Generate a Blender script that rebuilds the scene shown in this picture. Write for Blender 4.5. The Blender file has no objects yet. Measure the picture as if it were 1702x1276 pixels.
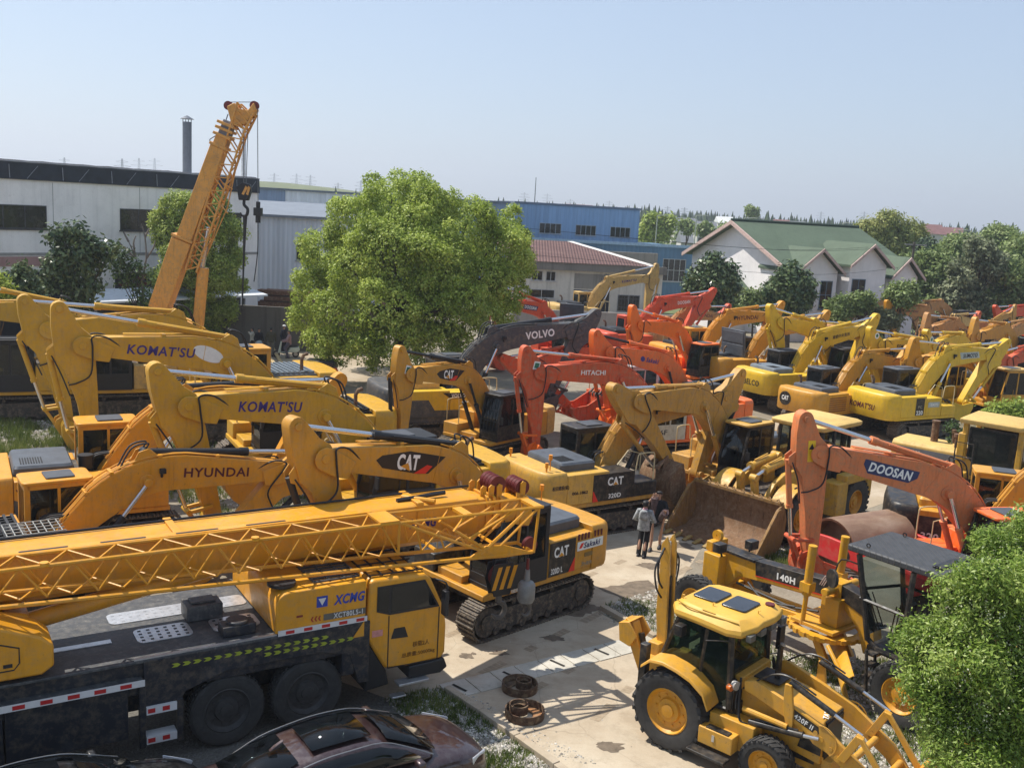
import bpy, math, random
from mathutils import Vector, Matrix, noise
R_=math.radians
C=bpy.context.scene.collection
scene=bpy.context.scene
# ---------------- camera ----------------
CAM_H=9.8; FPX=1654.0; HORIZON=345.0; ROLL=R_(3.3)
_h=(638-HORIZON)*math.cos(ROLL); _p=math.atan(_h/FPX)
fwd=Vector((0,math.cos(_p),-math.sin(_p))); _r=Vector((1,0,0)); _u=Vector((0,math.sin(_p),math.cos(_p)))
cr=_r*math.cos(ROLL)+_u*math.sin(ROLL); cu=-_r*math.sin(ROLL)+_u*math.cos(ROLL)
cam_d=bpy.data.cameras.new('camera'); cam=bpy.data.objects.new('camera',cam_d); C.objects.link(cam)
cam.matrix_world=Matrix(((cr.x,cu.x,-fwd.x,0),(cr.y,cu.y,-fwd.y,0),(cr.z,cu.z,-fwd.z,CAM_H),(0,0,0,1)))
cam_d.sensor_width=36; cam_d.lens=FPX*36/1702; cam_d.clip_start=.1; cam_d.clip_end=6000
scene.camera=cam
# ---------------- light ----------------
SUN_AZ=R_(152); SUN_EL=R_(57)
sd=Vector((math.cos(SUN_AZ)*math.cos(SUN_EL),math.sin(SUN_AZ)*math.cos(SUN_EL),math.sin(SUN_EL)))
w=bpy.data.worlds.new('World'); scene.world=w; w.use_nodes=True
nt=w.node_tree; bg=nt.nodes['Background']; sky=nt.nodes.new('ShaderNodeTexSky'); sky.sky_type='NISHITA'
sky.sun_disc=False; sky.sun_elevation=SUN_EL; sky.sun_rotation=math.atan2(sd.x,sd.y)
sky.altitude=0; sky.air_density=1.0; sky.dust_density=.7; sky.ozone_density=1.5
hz=nt.nodes.new('ShaderNodeMix'); hz.data_type='RGBA'; hz.inputs[0].default_value=.68; hz.inputs[7].default_value=(1.95,2.48,3.35,1)   # summer haze whitens the sky
nt.links.new(sky.outputs[0],hz.inputs[6]); nt.links.new(hz.outputs[2],bg.inputs[0]); bg.inputs[1].default_value=.15
sl=bpy.data.lights.new('sun','SUN'); sl.energy=4.9; sl.angle=R_(.53); sl.color=(1,.945,.86)
so=bpy.data.objects.new('sun',sl); C.objects.link(so); so.rotation_euler=sd.to_track_quat('Z','Y').to_euler(); so.location=(0,0,60)
scene.view_settings.view_transform='Standard'; scene.view_settings.look='None'; scene.view_settings.exposure=0.47; scene.view_settings.gamma=1
scene.cycles.max_bounces=6; scene.cycles.transparent_max_bounces=12
try: scene.cycles.use_denoising=True
except Exception: pass

# ---------------- picture-plane helper: where a point of the photograph lies on a known plane ----------------
def ray(u,v): return cr*((u-851)/FPX)+cu*(-(v-638)/FPX)+fwd
def gp(u,v,z=0.0):
    d=ray(u,v); t=(z-CAM_H)/d.z; return Vector((0,0,CAM_H))+d*t
def at_depth(u,v,y):
    d=ray(u,v); return Vector((0,0,CAM_H))+d*(y/d.y)

# ---------------- materials ----------------
def nodes(name):
    m=bpy.data.materials.new(name); m.use_nodes=True; t=m.node_tree; b=t.nodes['Principled BSDF']; return m,t,b
def N(t,k,**kw):
    n=t.nodes.new(k)
    for a,b in kw.items(): setattr(n,a,b)
    return n
def coords(t,scale=1.0,kind='Object'):
    c=N(t,'ShaderNodeTexCoord'); mp=N(t,'ShaderNodeMapping'); 
    mp.inputs['Scale'].default_value=(scale,)*3 if not isinstance(scale,tuple) else scale
    t.links.new(c.outputs[kind],mp.inputs[0]); return mp.outputs[0]
def noise_n(t,vec,scale,detail=5,rough=.6):
    n=N(t,'ShaderNodeTexNoise'); n.inputs['Scale'].default_value=scale; n.inputs['Detail'].default_value=detail; n.inputs['Roughness'].default_value=rough
    t.links.new(vec,n.inputs['Vector']); return n.outputs[0]
def ramp(t,fac,stops):
    r=N(t,'ShaderNodeValToRGB'); e=r.color_ramp.elements
    while len(e)<len(stops): e.new(.5)
    for x,(p,c) in zip(e,stops): x.position=p; x.color=(*c,1) if len(c)==3 else c
    t.links.new(fac,r.inputs[0]); return r.outputs[0]
def mix(t,fac,a,b):
    m=N(t,'ShaderNodeMix',data_type='RGBA')
    if isinstance(fac,(int,float)): m.inputs[0].default_value=fac
    else: t.links.new(fac,m.inputs[0])
    for i,x in ((6,a),(7,b)):
        if isinstance(x,tuple): m.inputs[i].default_value=(*x[:3],1)
        else: t.links.new(x,m.inputs[i])
    return m.outputs[2]
def bump(t,b,h,strength=.3,dist=.02):
    n=N(t,'ShaderNodeBump'); n.inputs['Strength'].default_value=strength; n.inputs['Distance'].default_value=dist
    t.links.new(h,n.inputs['Height']); t.links.new(n.outputs[0],b.inputs['Normal'])
_mc={}
def mul(c,k): return tuple(min(1,x*k) for x in c)
def paint(name,rgb,rough=.46,wear=.35,rust=(.16,.075,.03),scale=1.0,dirt=(.30,.22,.13)):
    """weathered machine paint: faded patches, dust film, rust chips and dark streaks"""
    if name in _mc: return _mc[name]
    wear=wear*1.35
    m,t,b=nodes(name); v=coords(t)
    n1=noise_n(t,v,1.1*scale,4,.6); n2=noise_n(t,v,7*scale,6,.7); n3=noise_n(t,coords(t,(9,9,1.2)),1.0,5,.65)
    fad=ramp(t,n1,[(.3,mul(rgb,.84)),(.55,rgb),(.75,tuple(min(1,x*.93+.035) for x in rgb))])
    dst=ramp(t,n2,[(.46,(0,0,0)),(.78,(.55*wear*2,)*3)])
    c=mix(t,dst,fad,dirt)
    st=ramp(t,n3,[(.52,(0,0,0)),(.72,(wear*.75,)*3)])
    c=mix(t,st,c,mul(rgb,.42))
    ch=ramp(t,noise_n(t,v,15*scale,8,.75),[(.64-.05*wear,(0,0,0)),(.69-.05*wear,(min(1,wear*1.5),)*3)])
    c=mix(t,ch,c,rust)
    t.links.new(c,b.inputs['Base Color'])
    rr=ramp(t,n2,[(.3,(rough*.8,)*3),(.7,(min(1,rough*1.45),)*3)]); t.links.new(rr,b.inputs['Roughness'])
    b.inputs['Specular IOR Level'].default_value=.4
    bump(t,b,n2,.06,.01)
    _mc[name]=m; return m
def plain(name,rgb,rough=.6,metal=0.0,var=.25,scale=4.0,bmp=0.0,spec=.4,stretch=None):
    if name in _mc: return _mc[name]
    m,t,b=nodes(name); v=coords(t,stretch or 1.0); n=noise_n(t,v,scale,6,.65)
    c=ramp(t,n,[(.25,mul(rgb,1-var)),(.5,rgb),(.8,mul(rgb,1+var))]); t.links.new(c,b.inputs['Base Color'])
    b.inputs['Roughness'].default_value=rough; b.inputs['Metallic'].default_value=metal; b.inputs['Specular IOR Level'].default_value=spec
    if bmp: bump(t,b,n,bmp,.03)
    _mc[name]=m; return m
def glassy(name,tint=(.55,.62,.6),alpha=.5,dark=(.015,.018,.02)):
    if name in _mc: return _mc[name]
    m=bpy.data.materials.new(name); m.use_nodes=True; t=m.node_tree; t.nodes.clear()
    o=N(t,'ShaderNodeOutputMaterial'); tr=N(t,'ShaderNodeBsdfTransparent'); tr.inputs[0].default_value=(*tint,1)
    g=N(t,'ShaderNodeBsdfGlossy'); g.inputs['Roughness'].default_value=.04; d=N(t,'ShaderNodeBsdfDiffuse'); d.inputs[0].default_value=(*dark,1)
    n=noise_n(t,coords(t),2.5,5,.7); rr=ramp(t,n,[(.35,(alpha*.55,)*3),(.7,(min(1,alpha*1.35),)*3)])
    m1=N(t,'ShaderNodeMixShader'); t.links.new(rr,m1.inputs[0]); t.links.new(tr.outputs[0],m1.inputs[1]); t.links.new(d.outputs[0],m1.inputs[2])
    fr=N(t,'ShaderNodeFresnel'); fr.inputs[0].default_value=1.5
    m2=N(t,'ShaderNodeMixShader'); t.links.new(fr.outputs[0],m2.inputs[0]); t.links.new(m1.outputs[0],m2.inputs[1]); t.links.new(g.outputs[0],m2.inputs[2])
    t.links.new(m2.outputs[0],o.inputs[0]); _mc[name]=m; return m
def leafmat(name,c1,c2,c3,trans=.35,rough=.5,scale=.7):
    if name in _mc: return _mc[name]
    m,t,b=nodes(name); oi=N(t,'ShaderNodeTexCoord'); 
    g=N(t,'ShaderNodeNewGeometry')
    n=noise_n(t,oi.outputs['Object'],scale,3,.6)
    rnd=N(t,'ShaderNodeMath',operation='ADD'); t.links.new(n,rnd.inputs[0])
    sc=N(t,'ShaderNodeMath',operation='MULTIPLY_ADD'); t.links.new(g.outputs['Random Per Island'],sc.inputs[0]); sc.inputs[1].default_value=.5; sc.inputs[2].default_value=-.25
    t.links.new(sc.outputs[0],rnd.inputs[1])
    c=ramp(t,rnd.outputs[0],[(.28,c1),(.5,c2),(.75,c3)]); t.links.new(c,b.inputs['Base Color'])
    b.inputs['Roughness'].default_value=rough; b.inputs['Specular IOR Level'].default_value=.3
    tl=N(t,'ShaderNodeBsdfTranslucent'); t.links.new(c,tl.inputs[0]); ms=N(t,'ShaderNodeMixShader'); ms.inputs[0].default_value=trans
    t.links.new(b.outputs[0],ms.inputs[1]); t.links.new(tl.outputs[0],ms.inputs[2])
    t.links.new(ms.outputs[0],t.nodes['Material Output'].inputs[0]); _mc[name]=m; return m
CHROME=lambda: plain('chrome rod',(.62,.62,.63),.22,.9,.08)
BLACK=lambda: plain('black plastic',(.018,.018,.02),.5,0,.3)
RUBBER=lambda: plain('hose rubber',(.02,.02,.021),.6,0,.3)
STEELD=lambda: paint('dark dirty steel',(.045,.04,.036),.62,.9,(.14,.07,.035),1.5,(.22,.17,.115))
TRACKM=lambda: paint('track steel',(.075,.062,.05),.6,1.0,(.17,.09,.045),2.0,(.27,.215,.15))
WHITE=lambda: plain('white lettering',(.78,.77,.73),.5,0,.08)
GLASS=lambda: glassy('cab glass',(.62,.68,.66),.38)

# ---------------- mesh builder ----------------
class MB:
    def __init__(s): s.v=[]; s.f=[]; s.m=[]; s.M=Matrix.Identity(4)
    def _add(s,vs,fs,m=0):
        o=len(s.v); s.v+=[tuple(s.M@Vector(x)) for x in vs]; s.f+=[tuple(i+o for i in f) for f in fs]; s.m+=[m]*len(fs); return s
    def box(s,x0,x1,y0,y1,z0,z1,m=0):
        return s._add([(x0,y0,z0),(x1,y0,z0),(x1,y1,z0),(x0,y1,z0),(x0,y0,z1),(x1,y0,z1),(x1,y1,z1),(x0,y1,z1)],
            [(3,2,1,0),(4,5,6,7),(0,1,5,4),(1,2,6,5),(2,3,7,6),(3,0,4,7)],m)
    def cbox(s,c,d,m=0): return s.box(c[0]-d[0]/2,c[0]+d[0]/2,c[1]-d[1]/2,c[1]+d[1]/2,c[2]-d[2]/2,c[2]+d[2]/2,m)
    def prism(s,poly,y0,y1,m=0):      # polygon in x,z extruded along y
        n=len(poly); a=sum(poly[i][0]*poly[(i+1)%n][1]-poly[(i+1)%n][0]*poly[i][1] for i in range(n))
        if a<0: poly=poly[::-1]
        vs=[(x,y0,z) for x,z in poly]+[(x,y1,z) for x,z in poly]
        return s._add(vs,[tuple(range(n)),tuple(range(2*n-1,n-1,-1))]+[(i,i+n,(i+1)%n+n,(i+1)%n) for i in range(n)],m)
    def slab(s,poly,z0,z1,m=0):       # polygon in x,y extruded along z
        n=len(poly); a=sum(poly[i][0]*poly[(i+1)%n][1]-poly[(i+1)%n][0]*poly[i][1] for i in range(n))
        if a<0: poly=poly[::-1]
        vs=[(x,y,z0) for x,y in poly]+[(x,y,z1) for x,y in poly]
        return s._add(vs,[tuple(range(n-1,-1,-1)),tuple(range(n,2*n))]+[(i,(i+1)%n,(i+1)%n+n,i+n) for i in range(n)],m)
    def cyl(s,p,q,r,n=12,r2=None,m=0,cap=True):
        p=Vector(p); q=Vector(q); d=q-p
        if d.length<1e-6: return s
        z=d.normalized(); x=z.orthogonal().normalized(); y=z.cross(x); r2=r if r2 is None else r2
        vs=[tuple(p+(x*math.cos(6.2832*i/n)+y*math.sin(6.2832*i/n))*r) for i in range(n)]+[tuple(q+(x*math.cos(6.2832*i/n)+y*math.sin(6.2832*i/n))*r2) for i in range(n)]
        fs=[(i,(i+1)%n,(i+1)%n+n,i+n) for i in range(n)]
        if cap: fs+=[tuple(range(n-1,-1,-1)),tuple(range(n,2*n))]
        return s._add(vs,fs,m)
    def tube(s,pts,r,n=6,m=0):
        pts=[Vector(p) for p in pts]; rs=r if isinstance(r,(list,tuple)) else [r]*len(pts); vs=[]; X=None
        for i,p in enumerate(pts):
            d=(pts[min(i+1,len(pts)-1)]-pts[max(i-1,0)]).normalized()
            X=d.orthogonal().normalized() if X is None else (X-d*X.dot(d)).normalized()
            Y=d.cross(X); vs+=[tuple(p+(X*math.cos(6.2832*k/n)+Y*math.sin(6.2832*k/n))*rs[i]) for k in range(n)]
        fs=[(i*n+k,i*n+(k+1)%n,(i+1)*n+(k+1)%n,(i+1)*n+k) for i in range(len(pts)-1) for k in range(n)]
        fs+=[tuple(range(n-1,-1,-1)),tuple(range((len(pts)-1)*n,len(pts)*n))]
        return s._add(vs,fs,m)
    def lathe(s,prof,n=24,m=0,closed=False):   # profile (r,y) spun about the local y axis
        k=len(prof); vs=[(r*math.cos(6.2832*i/n),y,r*math.sin(6.2832*i/n)) for i in range(n) for r,y in prof]
        fs=[(i*k+j,i*k+j+1,((i+1)%n)*k+j+1,((i+1)%n)*k+j) for i in range(n) for j in range(k-1)]
        if closed: fs+=[(i*k+k-1,i*k,((i+1)%n)*k,((i+1)%n)*k+k-1) for i in range(n)]
        return s._add(vs,fs,m)
    def loft(s,rings,m=0,cap=True):
        n=len(rings[0]); vs=[tuple(p) for r in rings for p in r]
        fs=[(i*n+k,i*n+(k+1)%n,(i+1)*n+(k+1)%n,(i+1)*n+k) for i in range(len(rings)-1) for k in range(n)]
        if cap: fs+=[tuple(range(n-1,-1,-1)),tuple(range((len(rings)-1)*n,len(rings)*n))]
        return s._add(vs,fs,m)
    def poly(s,pts,m=0): return s._add([tuple(p) for p in pts],[tuple(range(len(pts)))],m)
    def mesh(s,name,mats,smooth=35):
        me=bpy.data.meshes.new(name); me.from_pydata(s.v,[],s.f); me.update()
        mats=mats if isinstance(mats,(list,tuple)) else [mats]
        for x in mats: me.materials.append(x)
        if len(mats)>1: me.polygons.foreach_set('material_index',s.m)
        if smooth:
            me.polygons.foreach_set('use_smooth',[True]*len(me.polygons)); me.set_sharp_from_angle(angle=R_(smooth))
        return me
    def build(s,name,mats,parent=None,bevel=0,smooth=35):
        return put(name,s.mesh(name,mats,smooth),parent,bevel)
def put(name,me,parent=None,bevel=0):
    o=bpy.data.objects.new(name,me); C.objects.link(o)
    if parent: o.parent=parent
    if bevel:
        b=o.modifiers.new('edge','BEVEL'); b.width=bevel; b.segments=2; b.limit_method='ANGLE'; b.angle_limit=R_(40)
    return o
def tag(o,label,cat,group=None,kind=None):
    o['label']=label
    if cat: o['category']=cat
    if group: o['group']=group
    if kind: o['kind']=kind
    return o
def struct(o,label=None,kind='structure'):
    o['kind']=kind
    if label: o['label']=label
    return o
def empty(name,loc,rz=0,s=1.0):
    o=bpy.data.objects.new(name,None); C.objects.link(o); o.location=loc; o.rotation_euler=(0,0,rz); o.scale=(s,)*3; o.empty_display_size=.3; return o
def copy_tree(o,parent=None):
    c=o.copy(); C.objects.link(c); c.parent=parent
    for ch in o.children: copy_tree(ch,c)
    return c
_txt={}
def text_mesh(s,bold=.012,shear=0.0):
    k=(s,bold,shear)
    if k in _txt: return _txt[k]
    cu_=bpy.data.curves.new('t','FONT'); cu_.body=s; cu_.size=1; cu_.align_x='CENTER'; cu_.align_y='CENTER'; cu_.offset=bold; cu_.shear=shear; cu_.extrude=.004; cu_.space_character=1.1 if bold>.012 else 1.0; cu_.resolution_u=3
    o=bpy.data.objects.new('t',cu_); C.objects.link(o); bpy.context.view_layer.update()
    me=bpy.data.meshes.new_from_object(o.evaluated_get(bpy.context.evaluated_depsgraph_get())); bpy.data.objects.remove(o); bpy.data.curves.remove(cu_)
    xs=[v.co.x for v in me.vertices]; ys=[v.co.y for v in me.vertices]
    if xs:
        cx=(max(xs)+min(xs))/2; cy=(max(ys)+min(ys))/2
        for v in me.vertices: v.co.x-=cx; v.co.y-=cy
        _txt[k]=(me,max(xs)-min(xs),max(ys)-min(ys))
    else: _txt[k]=(me,1,1)
    return _txt[k]
def lettering(s,parent,pos,xd,up,w,h,mat,bold=.012,shear=0.0,name='lettering'):
    me0,tw,th=text_mesh(s,bold,shear); me=me0.copy(); me.materials.clear(); me.materials.append(mat)
    o=bpy.data.objects.new(name,me); C.objects.link(o); o.parent=parent
    xd=Vector(xd).normalized(); up=Vector(up); up=(up-xd*up.dot(xd)).normalized(); z=xd.cross(up)
    sx=w/tw; sy=h/th
    o.matrix_local=Matrix(((xd.x*sx,up.x*sy,z.x,pos[0]),(xd.y*sx,up.y*sy,z.y,pos[1]),(xd.z*sx,up.z*sy,z.z,pos[2]),(0,0,0,1)))
    return o
def bez(p0,p1,p2,n=6): return [tuple((1-t)**2*a+2*t*(1-t)*b+t*t*c for a,b,c in zip(p0,p1,p2)) for t in [i/n for i in range(n+1)]]
def smooth_pts(pts,k=4):
    pts=[Vector(p) for p in pts]; out=[]
    for i in range(len(pts)-1):
        a=pts[max(i-1,0)]; b=pts[i]; c=pts[i+1]; d=pts[min(i+2,len(pts)-1)]
        for j in range(k):
            t=j/k; out.append(.5*((2*b)+(c-a)*t+(2*a-5*b+4*c-d)*t*t+(3*b-a-3*c+d)*t**3))
    out.append(pts[-1]); return out
# ---------------- ground ----------------
def ground_mat():
    m,t,b=nodes('dry dirt and gravel'); v=coords(t)
    a=noise_n(t,v,.06,5,.6); f=noise_n(t,v,1.3,6,.7); g=noise_n(t,v,14,5,.8)
    base=ramp(t,a,[(.35,(.20,.165,.115)),(.5,(.27,.235,.18)),(.65,(.15,.14,.085))])
    c=mix(t,ramp(t,f,[(.4,(0,0,0)),(.7,(.6,.6,.6))]),base,(.13,.105,.075)); c=mix(t,ramp(t,g,[(.5,(0,0,0)),(.72,(.65,.65,.65))]),c,(.40,.37,.31))
    t.links.new(c,b.inputs['Base Color']); b.inputs['Roughness'].default_value=.95; b.inputs['Specular IOR Level'].default_value=.2; bump(t,b,g,.5,.03); return m
def concrete_mat(name,base,light,dark,joint=True,ang=0):
    m,t,b=nodes(name); v=coords(t); a=noise_n(t,v,.35,6,.65); f=noise_n(t,v,2.2,7,.72); g=noise_n(t,v,40,3,.7); st=noise_n(t,coords(t,(.25,1.4,1)),1.6,6,.7)
    c=ramp(t,a,[(.3,dark),(.48,base),(.66,light)]); c=mix(t,ramp(t,f,[(.5,(0,0,0)),(.74,(.55,.55,.55))]),c,mul(dark,.8)); c=mix(t,ramp(t,st,[(.55,(0,0,0)),(.8,(.55,.55,.55))]),c,mul(light,1.12)); c=mix(t,ramp(t,g,[(.45,(0,0,0)),(.8,(.2,.2,.2))]),c,mul(dark,.6))
    rs=ramp(t,noise_n(t,v,.8,5,.7),[(.6,(0,0,0)),(.78,(.5,.5,.5))]); c=mix(t,rs,c,(.36,.22,.12))
    # fine cracks
    vo=N(t,'ShaderNodeTexVoronoi',feature='DISTANCE_TO_EDGE'); vo.inputs['Scale'].default_value=.42; 
    wp=N(t,'ShaderNodeMix',data_type='VECTOR'); wp.inputs[0].default_value=.12
    nz=N(t,'ShaderNodeTexNoise'); nz.inputs['Scale'].default_value=2.5; t.links.new(v,nz.inputs['Vector']); t.links.new(v,wp.inputs[4]); t.links.new(nz.outputs['Color'],wp.inputs[5]); t.links.new(wp.outputs[1],vo.inputs['Vector'])
    ck=ramp(t,vo.outputs['Distance'],[(.0,(.3,.3,.3)),(.004,(0,0,0))]); c=mix(t,ck,c,mul(dark,.35))
    t.links.new(c,b.inputs['Base Color']); b.inputs['Roughness'].default_value=.88; b.inputs['Specular IOR Level'].default_value=.3; bump(t,b,f,.12,.02); return m
GM=ground_mat()
FLD=plain('far fields',(.13,.16,.065),.95,0,.45,.02)
struct(MB().poly([(-3400,96,.003),(-60,96,.003),(60,96,.003),(3400,96,.003),(3400,5100,.003),(-3400,5100,.003)]).build('field',FLD,None,0,0),'far green fields beyond the yard')
o=MB().poly([(-3500,-60,0),(3500,-60,0),(3500,5200,0),(-3500,5200,0)]).build('ground',GM,None,0,0); struct(o,'bare dirt and gravel ground of the machinery yard')
CM=concrete_mat('worn concrete',(.41,.335,.24),(.50,.43,.325),(.30,.235,.16)); CM2=concrete_mat('pale concrete',(.38,.31,.22),(.46,.39,.30),(.28,.22,.15)); CM3=concrete_mat('white trough concrete',(.45,.42,.35),(.60,.57,.50),(.27,.24,.19))
def sheet(name,px,z,mat,label=None,wob=0):
    pts=[gp(*p) for p in px]; vs=[]
    for i,p in enumerate(pts):
        q=pts[(i+1)%len(pts)]; n=max(1,int((q-p).length/.6)) if wob else 1
        for k in range(n):
            r=p.lerp(q,k/n); 
            if wob: r=r+Vector((noise.noise(r*1.3)*wob,noise.noise(r*1.3+Vector((7,3,1)))*wob,0))
            vs.append((r.x,r.y,z))
    return struct(MB().poly(vs).build(name,mat,None,0,0),label)
# the bare concrete apron in front
sheet('concrete_yard',[(560,1130),(700,1010),(860,905),(1020,868),(1105,878),(1180,890),(1135,958),(995,1018),(1085,1062),(1150,1052),(1260,1120),(1330,1276),(1330,1320),(950,1320),(925,1276),(760,1150),(640,1160)],.004,CM,'worn concrete apron in front of the parked machines',.04)
sheet('concrete_lane',[(1020,868),(1105,878),(1180,890),(1310,900),(1480,830),(1702,800),(1702,760),(1500,730),(1330,700),(1180,690),(1050,760),(940,850)],.006,CM2,'dusty concrete lane between the rows of machines',.1)
sheet('concrete_road',[(380,640),(470,585),(560,578),(700,600),(640,650),(470,690)],.005,CM2,'pale concrete lane by the back wall',.15)
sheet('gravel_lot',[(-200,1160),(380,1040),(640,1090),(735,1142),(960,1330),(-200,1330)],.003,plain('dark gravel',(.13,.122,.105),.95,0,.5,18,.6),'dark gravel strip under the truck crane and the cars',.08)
# covered drain trough crossing the apron
def trough():
    a=gp(742,1150); b_=gp(1150,1046); d=(b_-a).normalized(); n=Vector((-d.y,d.x,0)); L_=(b_-a).length
    m=MB(); k=int(L_/.62); 
    for i in range(k):
        p=a+d*(i*L_/k+.012); q=a+d*((i+1)*L_/k-.012); j=.02*noise.noise(Vector((i*1.7,0,0)))
        m.slab([tuple((p+n*(.33+j))[:2]),tuple((q+n*(.33+j))[:2]),tuple((q-n*(.33-j))[:2]),tuple((p-n*(.33-j))[:2])],.0,.02+abs(j)*.3)
    o=struct(m.build('drain_cover',CM3,None,0,0),'pale slotted drain cover crossing the concrete apron')
    g=MB()
    for i in range(0,k,2):
        p=a+d*((i+.5)*L_/k); e=(d*.25-n*.97).normalized(); f=Vector((-e.y,e.x,0)); g.slab([tuple((p-e*.2+f*.03)[:2]),tuple((p+e*.2+f*.03)[:2]),tuple((p+e*.2-f*.03)[:2]),tuple((p-e*.2-f*.03)[:2])],.03,.034)
    s=g.build('drain_slots',plain('slot dark',(.03,.027,.022),.9),o,0,0)
trough()
def kerb(name,px,label,w=.16,h=.12):
    pts=[gp(*p) for p in px]; m=MB()
    for a,b_ in zip(pts,pts[1:]):
        d=(b_-a).normalized(); n=Vector((-d.y,d.x,0))*w/2; L_=(b_-a).length; k=max(1,int(L_/.9))
        for i in range(k):
            p=a+d*(i*L_/k+.006); q=a+d*((i+1)*L_/k-.006); e=.02*noise.noise(p*3)
            m.slab([tuple((p+n)[:2]),tuple((q+n)[:2]),tuple((q-n)[:2]),tuple((p-n)[:2])],-.02,h+e)
    return struct(m.build(name,CM2,None,.012),label)
kerb('kerb',[(742,1148),(800,1186),(925,1276),(990,1325)],'low concrete kerb along the weedy strip by the car')
kerb('kerb',[(1000,1012),(1090,1062)],'short kerb at the corner of the gravel bed')
GRS=leafmat('grass blades',(.07,.10,.02),(.13,.19,.035),(.26,.27,.08),.3,.6,.5); WEED=leafmat('weeds',(.05,.09,.02),(.09,.15,.03),(.18,.24,.06),.3,.6,.8)
def inside(p,poly):
    r=False; j=len(poly)-1
    for i in range(len(poly)):
        a,b_=poly[i],poly[j]
        if (a.y>p.y)!=(b_.y>p.y) and p.x<(b_.x-a.x)*(p.y-a.y)/(b_.y-a.y)+a.x: r=not r
        j=i
    return r
def scatter(poly,n,rng):
    xs=[p.x for p in poly]; ys=[p.y for p in poly]; out=[]; tr=0
    while len(out)<n and tr<n*30:
        tr+=1; p=Vector((rng.uniform(min(xs),max(xs)),rng.uniform(min(ys),max(ys)),0))
        if inside(p,poly): out.append(p)
    return out
def grass(px,n,h,label,seed=1,mat=None,clump=7):
    rng=random.Random(seed); poly=[gp(*p) for p in px]; m=MB(); vs=[];fs=[]
    for p in scatter(poly,n,rng):
        dens=noise.noise(p*.9+Vector((seed,0,0)))
        if dens<-.12 and rng.random()<.75: continue
        for k in range(clump):
            a=rng.uniform(0,6.28); r=rng.uniform(0,.09); hh=h*rng.uniform(.35,1.1)*(1+dens); q=Vector((p.x+r*math.cos(a),p.y+r*math.sin(a),0)); t=rng.uniform(0,6.28); wx,wy=math.cos(t)*.012,math.sin(t)*.012; lx,ly=rng.uniform(-.5,.5)*hh,rng.uniform(-.5,.5)*hh
            o=len(vs); vs+=[(q.x-wx,q.y-wy,0),(q.x+wx,q.y+wy,0),(q.x+lx,q.y+ly,hh)]; fs.append((o,o+1,o+2))
    m.v=vs;m.f=fs;m.m=[0]*len(fs); return struct(m.build('grass',mat or GRS,None,0,0),label,'stuff')
def pebbles(px,n,r0,r1,label,mat,seed=1,name='gravel'):
    rng=random.Random(seed); poly=[gp(*p) for p in px]; vs=[];fs=[]
    for p in scatter(poly,n,rng):
        r=rng.uniform(r0,r1)*(.6+.8*rng.random()**3); o=len(vs); a=rng.uniform(0,6.28)
        for k in range(5): t=a+k*1.2566+rng.uniform(-.3,.3); vs.append((p.x+r*math.cos(t),p.y+r*math.sin(t),rng.uniform(0,.3)*r))
        vs.append((p.x+rng.uniform(-.3,.3)*r,p.y+rng.uniform(-.3,.3)*r,r*rng.uniform(.6,1.0)))
        fs+=[(o+k,o+(k+1)%5,o+5) for k in range(5)]
    m=MB(); m.v=vs;m.f=fs;m.m=[0]*len(fs); return struct(m.build(name,mat,None,0,0),label,'stuff')
STONE=leafmat('stones',(.20,.18,.15),(.36,.33,.28),(.55,.52,.46),.0,.9,2.0)
tri=[(1000,1008),(1090,1058),(1180,1040),(1200,985),(1150,960)]
grass(tri,700,.09,'thin green grass in the gravel bed by the kerb',3); pebbles(tri,5200,.018,.045,'pale gravel in the bed by the kerb',STONE,4)
st=[(728,1142),(745,1146),(925,1278),(985,1330),(800,1330),(640,1160)]
grass(st,1300,.10,'weeds and grass along the kerb beside the car',5); pebbles(st,7000,.015,.04,'pale gravel strip beside the car',STONE,6)
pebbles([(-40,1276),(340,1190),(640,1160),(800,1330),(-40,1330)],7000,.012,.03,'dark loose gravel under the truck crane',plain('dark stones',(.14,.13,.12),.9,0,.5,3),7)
rb=[(1200,1040),(1310,1085),(1480,1100),(1560,1276),(1320,1276),(1230,1160)]
grass(rb,1100,.15,'sparse weeds in the gravel under the motor grader',8); pebbles(rb,8000,.02,.05,'grey gravel under the motor grader and backhoe',STONE,9)
gl=[(-60,660),(80,640),(210,690),(260,720),(180,745),(-60,760)]
grass(gl,5200,.32,'green grass around the parked yellow machines at the left',11); pebbles([(-20,680),(150,690),(240,715),(160,740),(-30,730)],3000,.03,.09,'rubble and stones in the grass at the left',STONE,12,'rubble')
grass([(330,660),(470,690),(700,760),(640,860),(360,890),(250,800)],5200,.22,'grass between the machines at the left',13); pebbles([(330,680),(470,690),(700,760),(640,860),(360,890),(250,800)],6000,.02,.06,'scattered stones between the machines at the left',STONE,14)
grass([(1180,900),(1340,900),(1360,960),(1200,960)],900,.18,'grass tufts below the loader bucket',15); pebbles([(1180,890),(1360,895),(1380,980),(1200,960)],3500,.02,.05,'gravel below the loader bucket',STONE,16)

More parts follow.
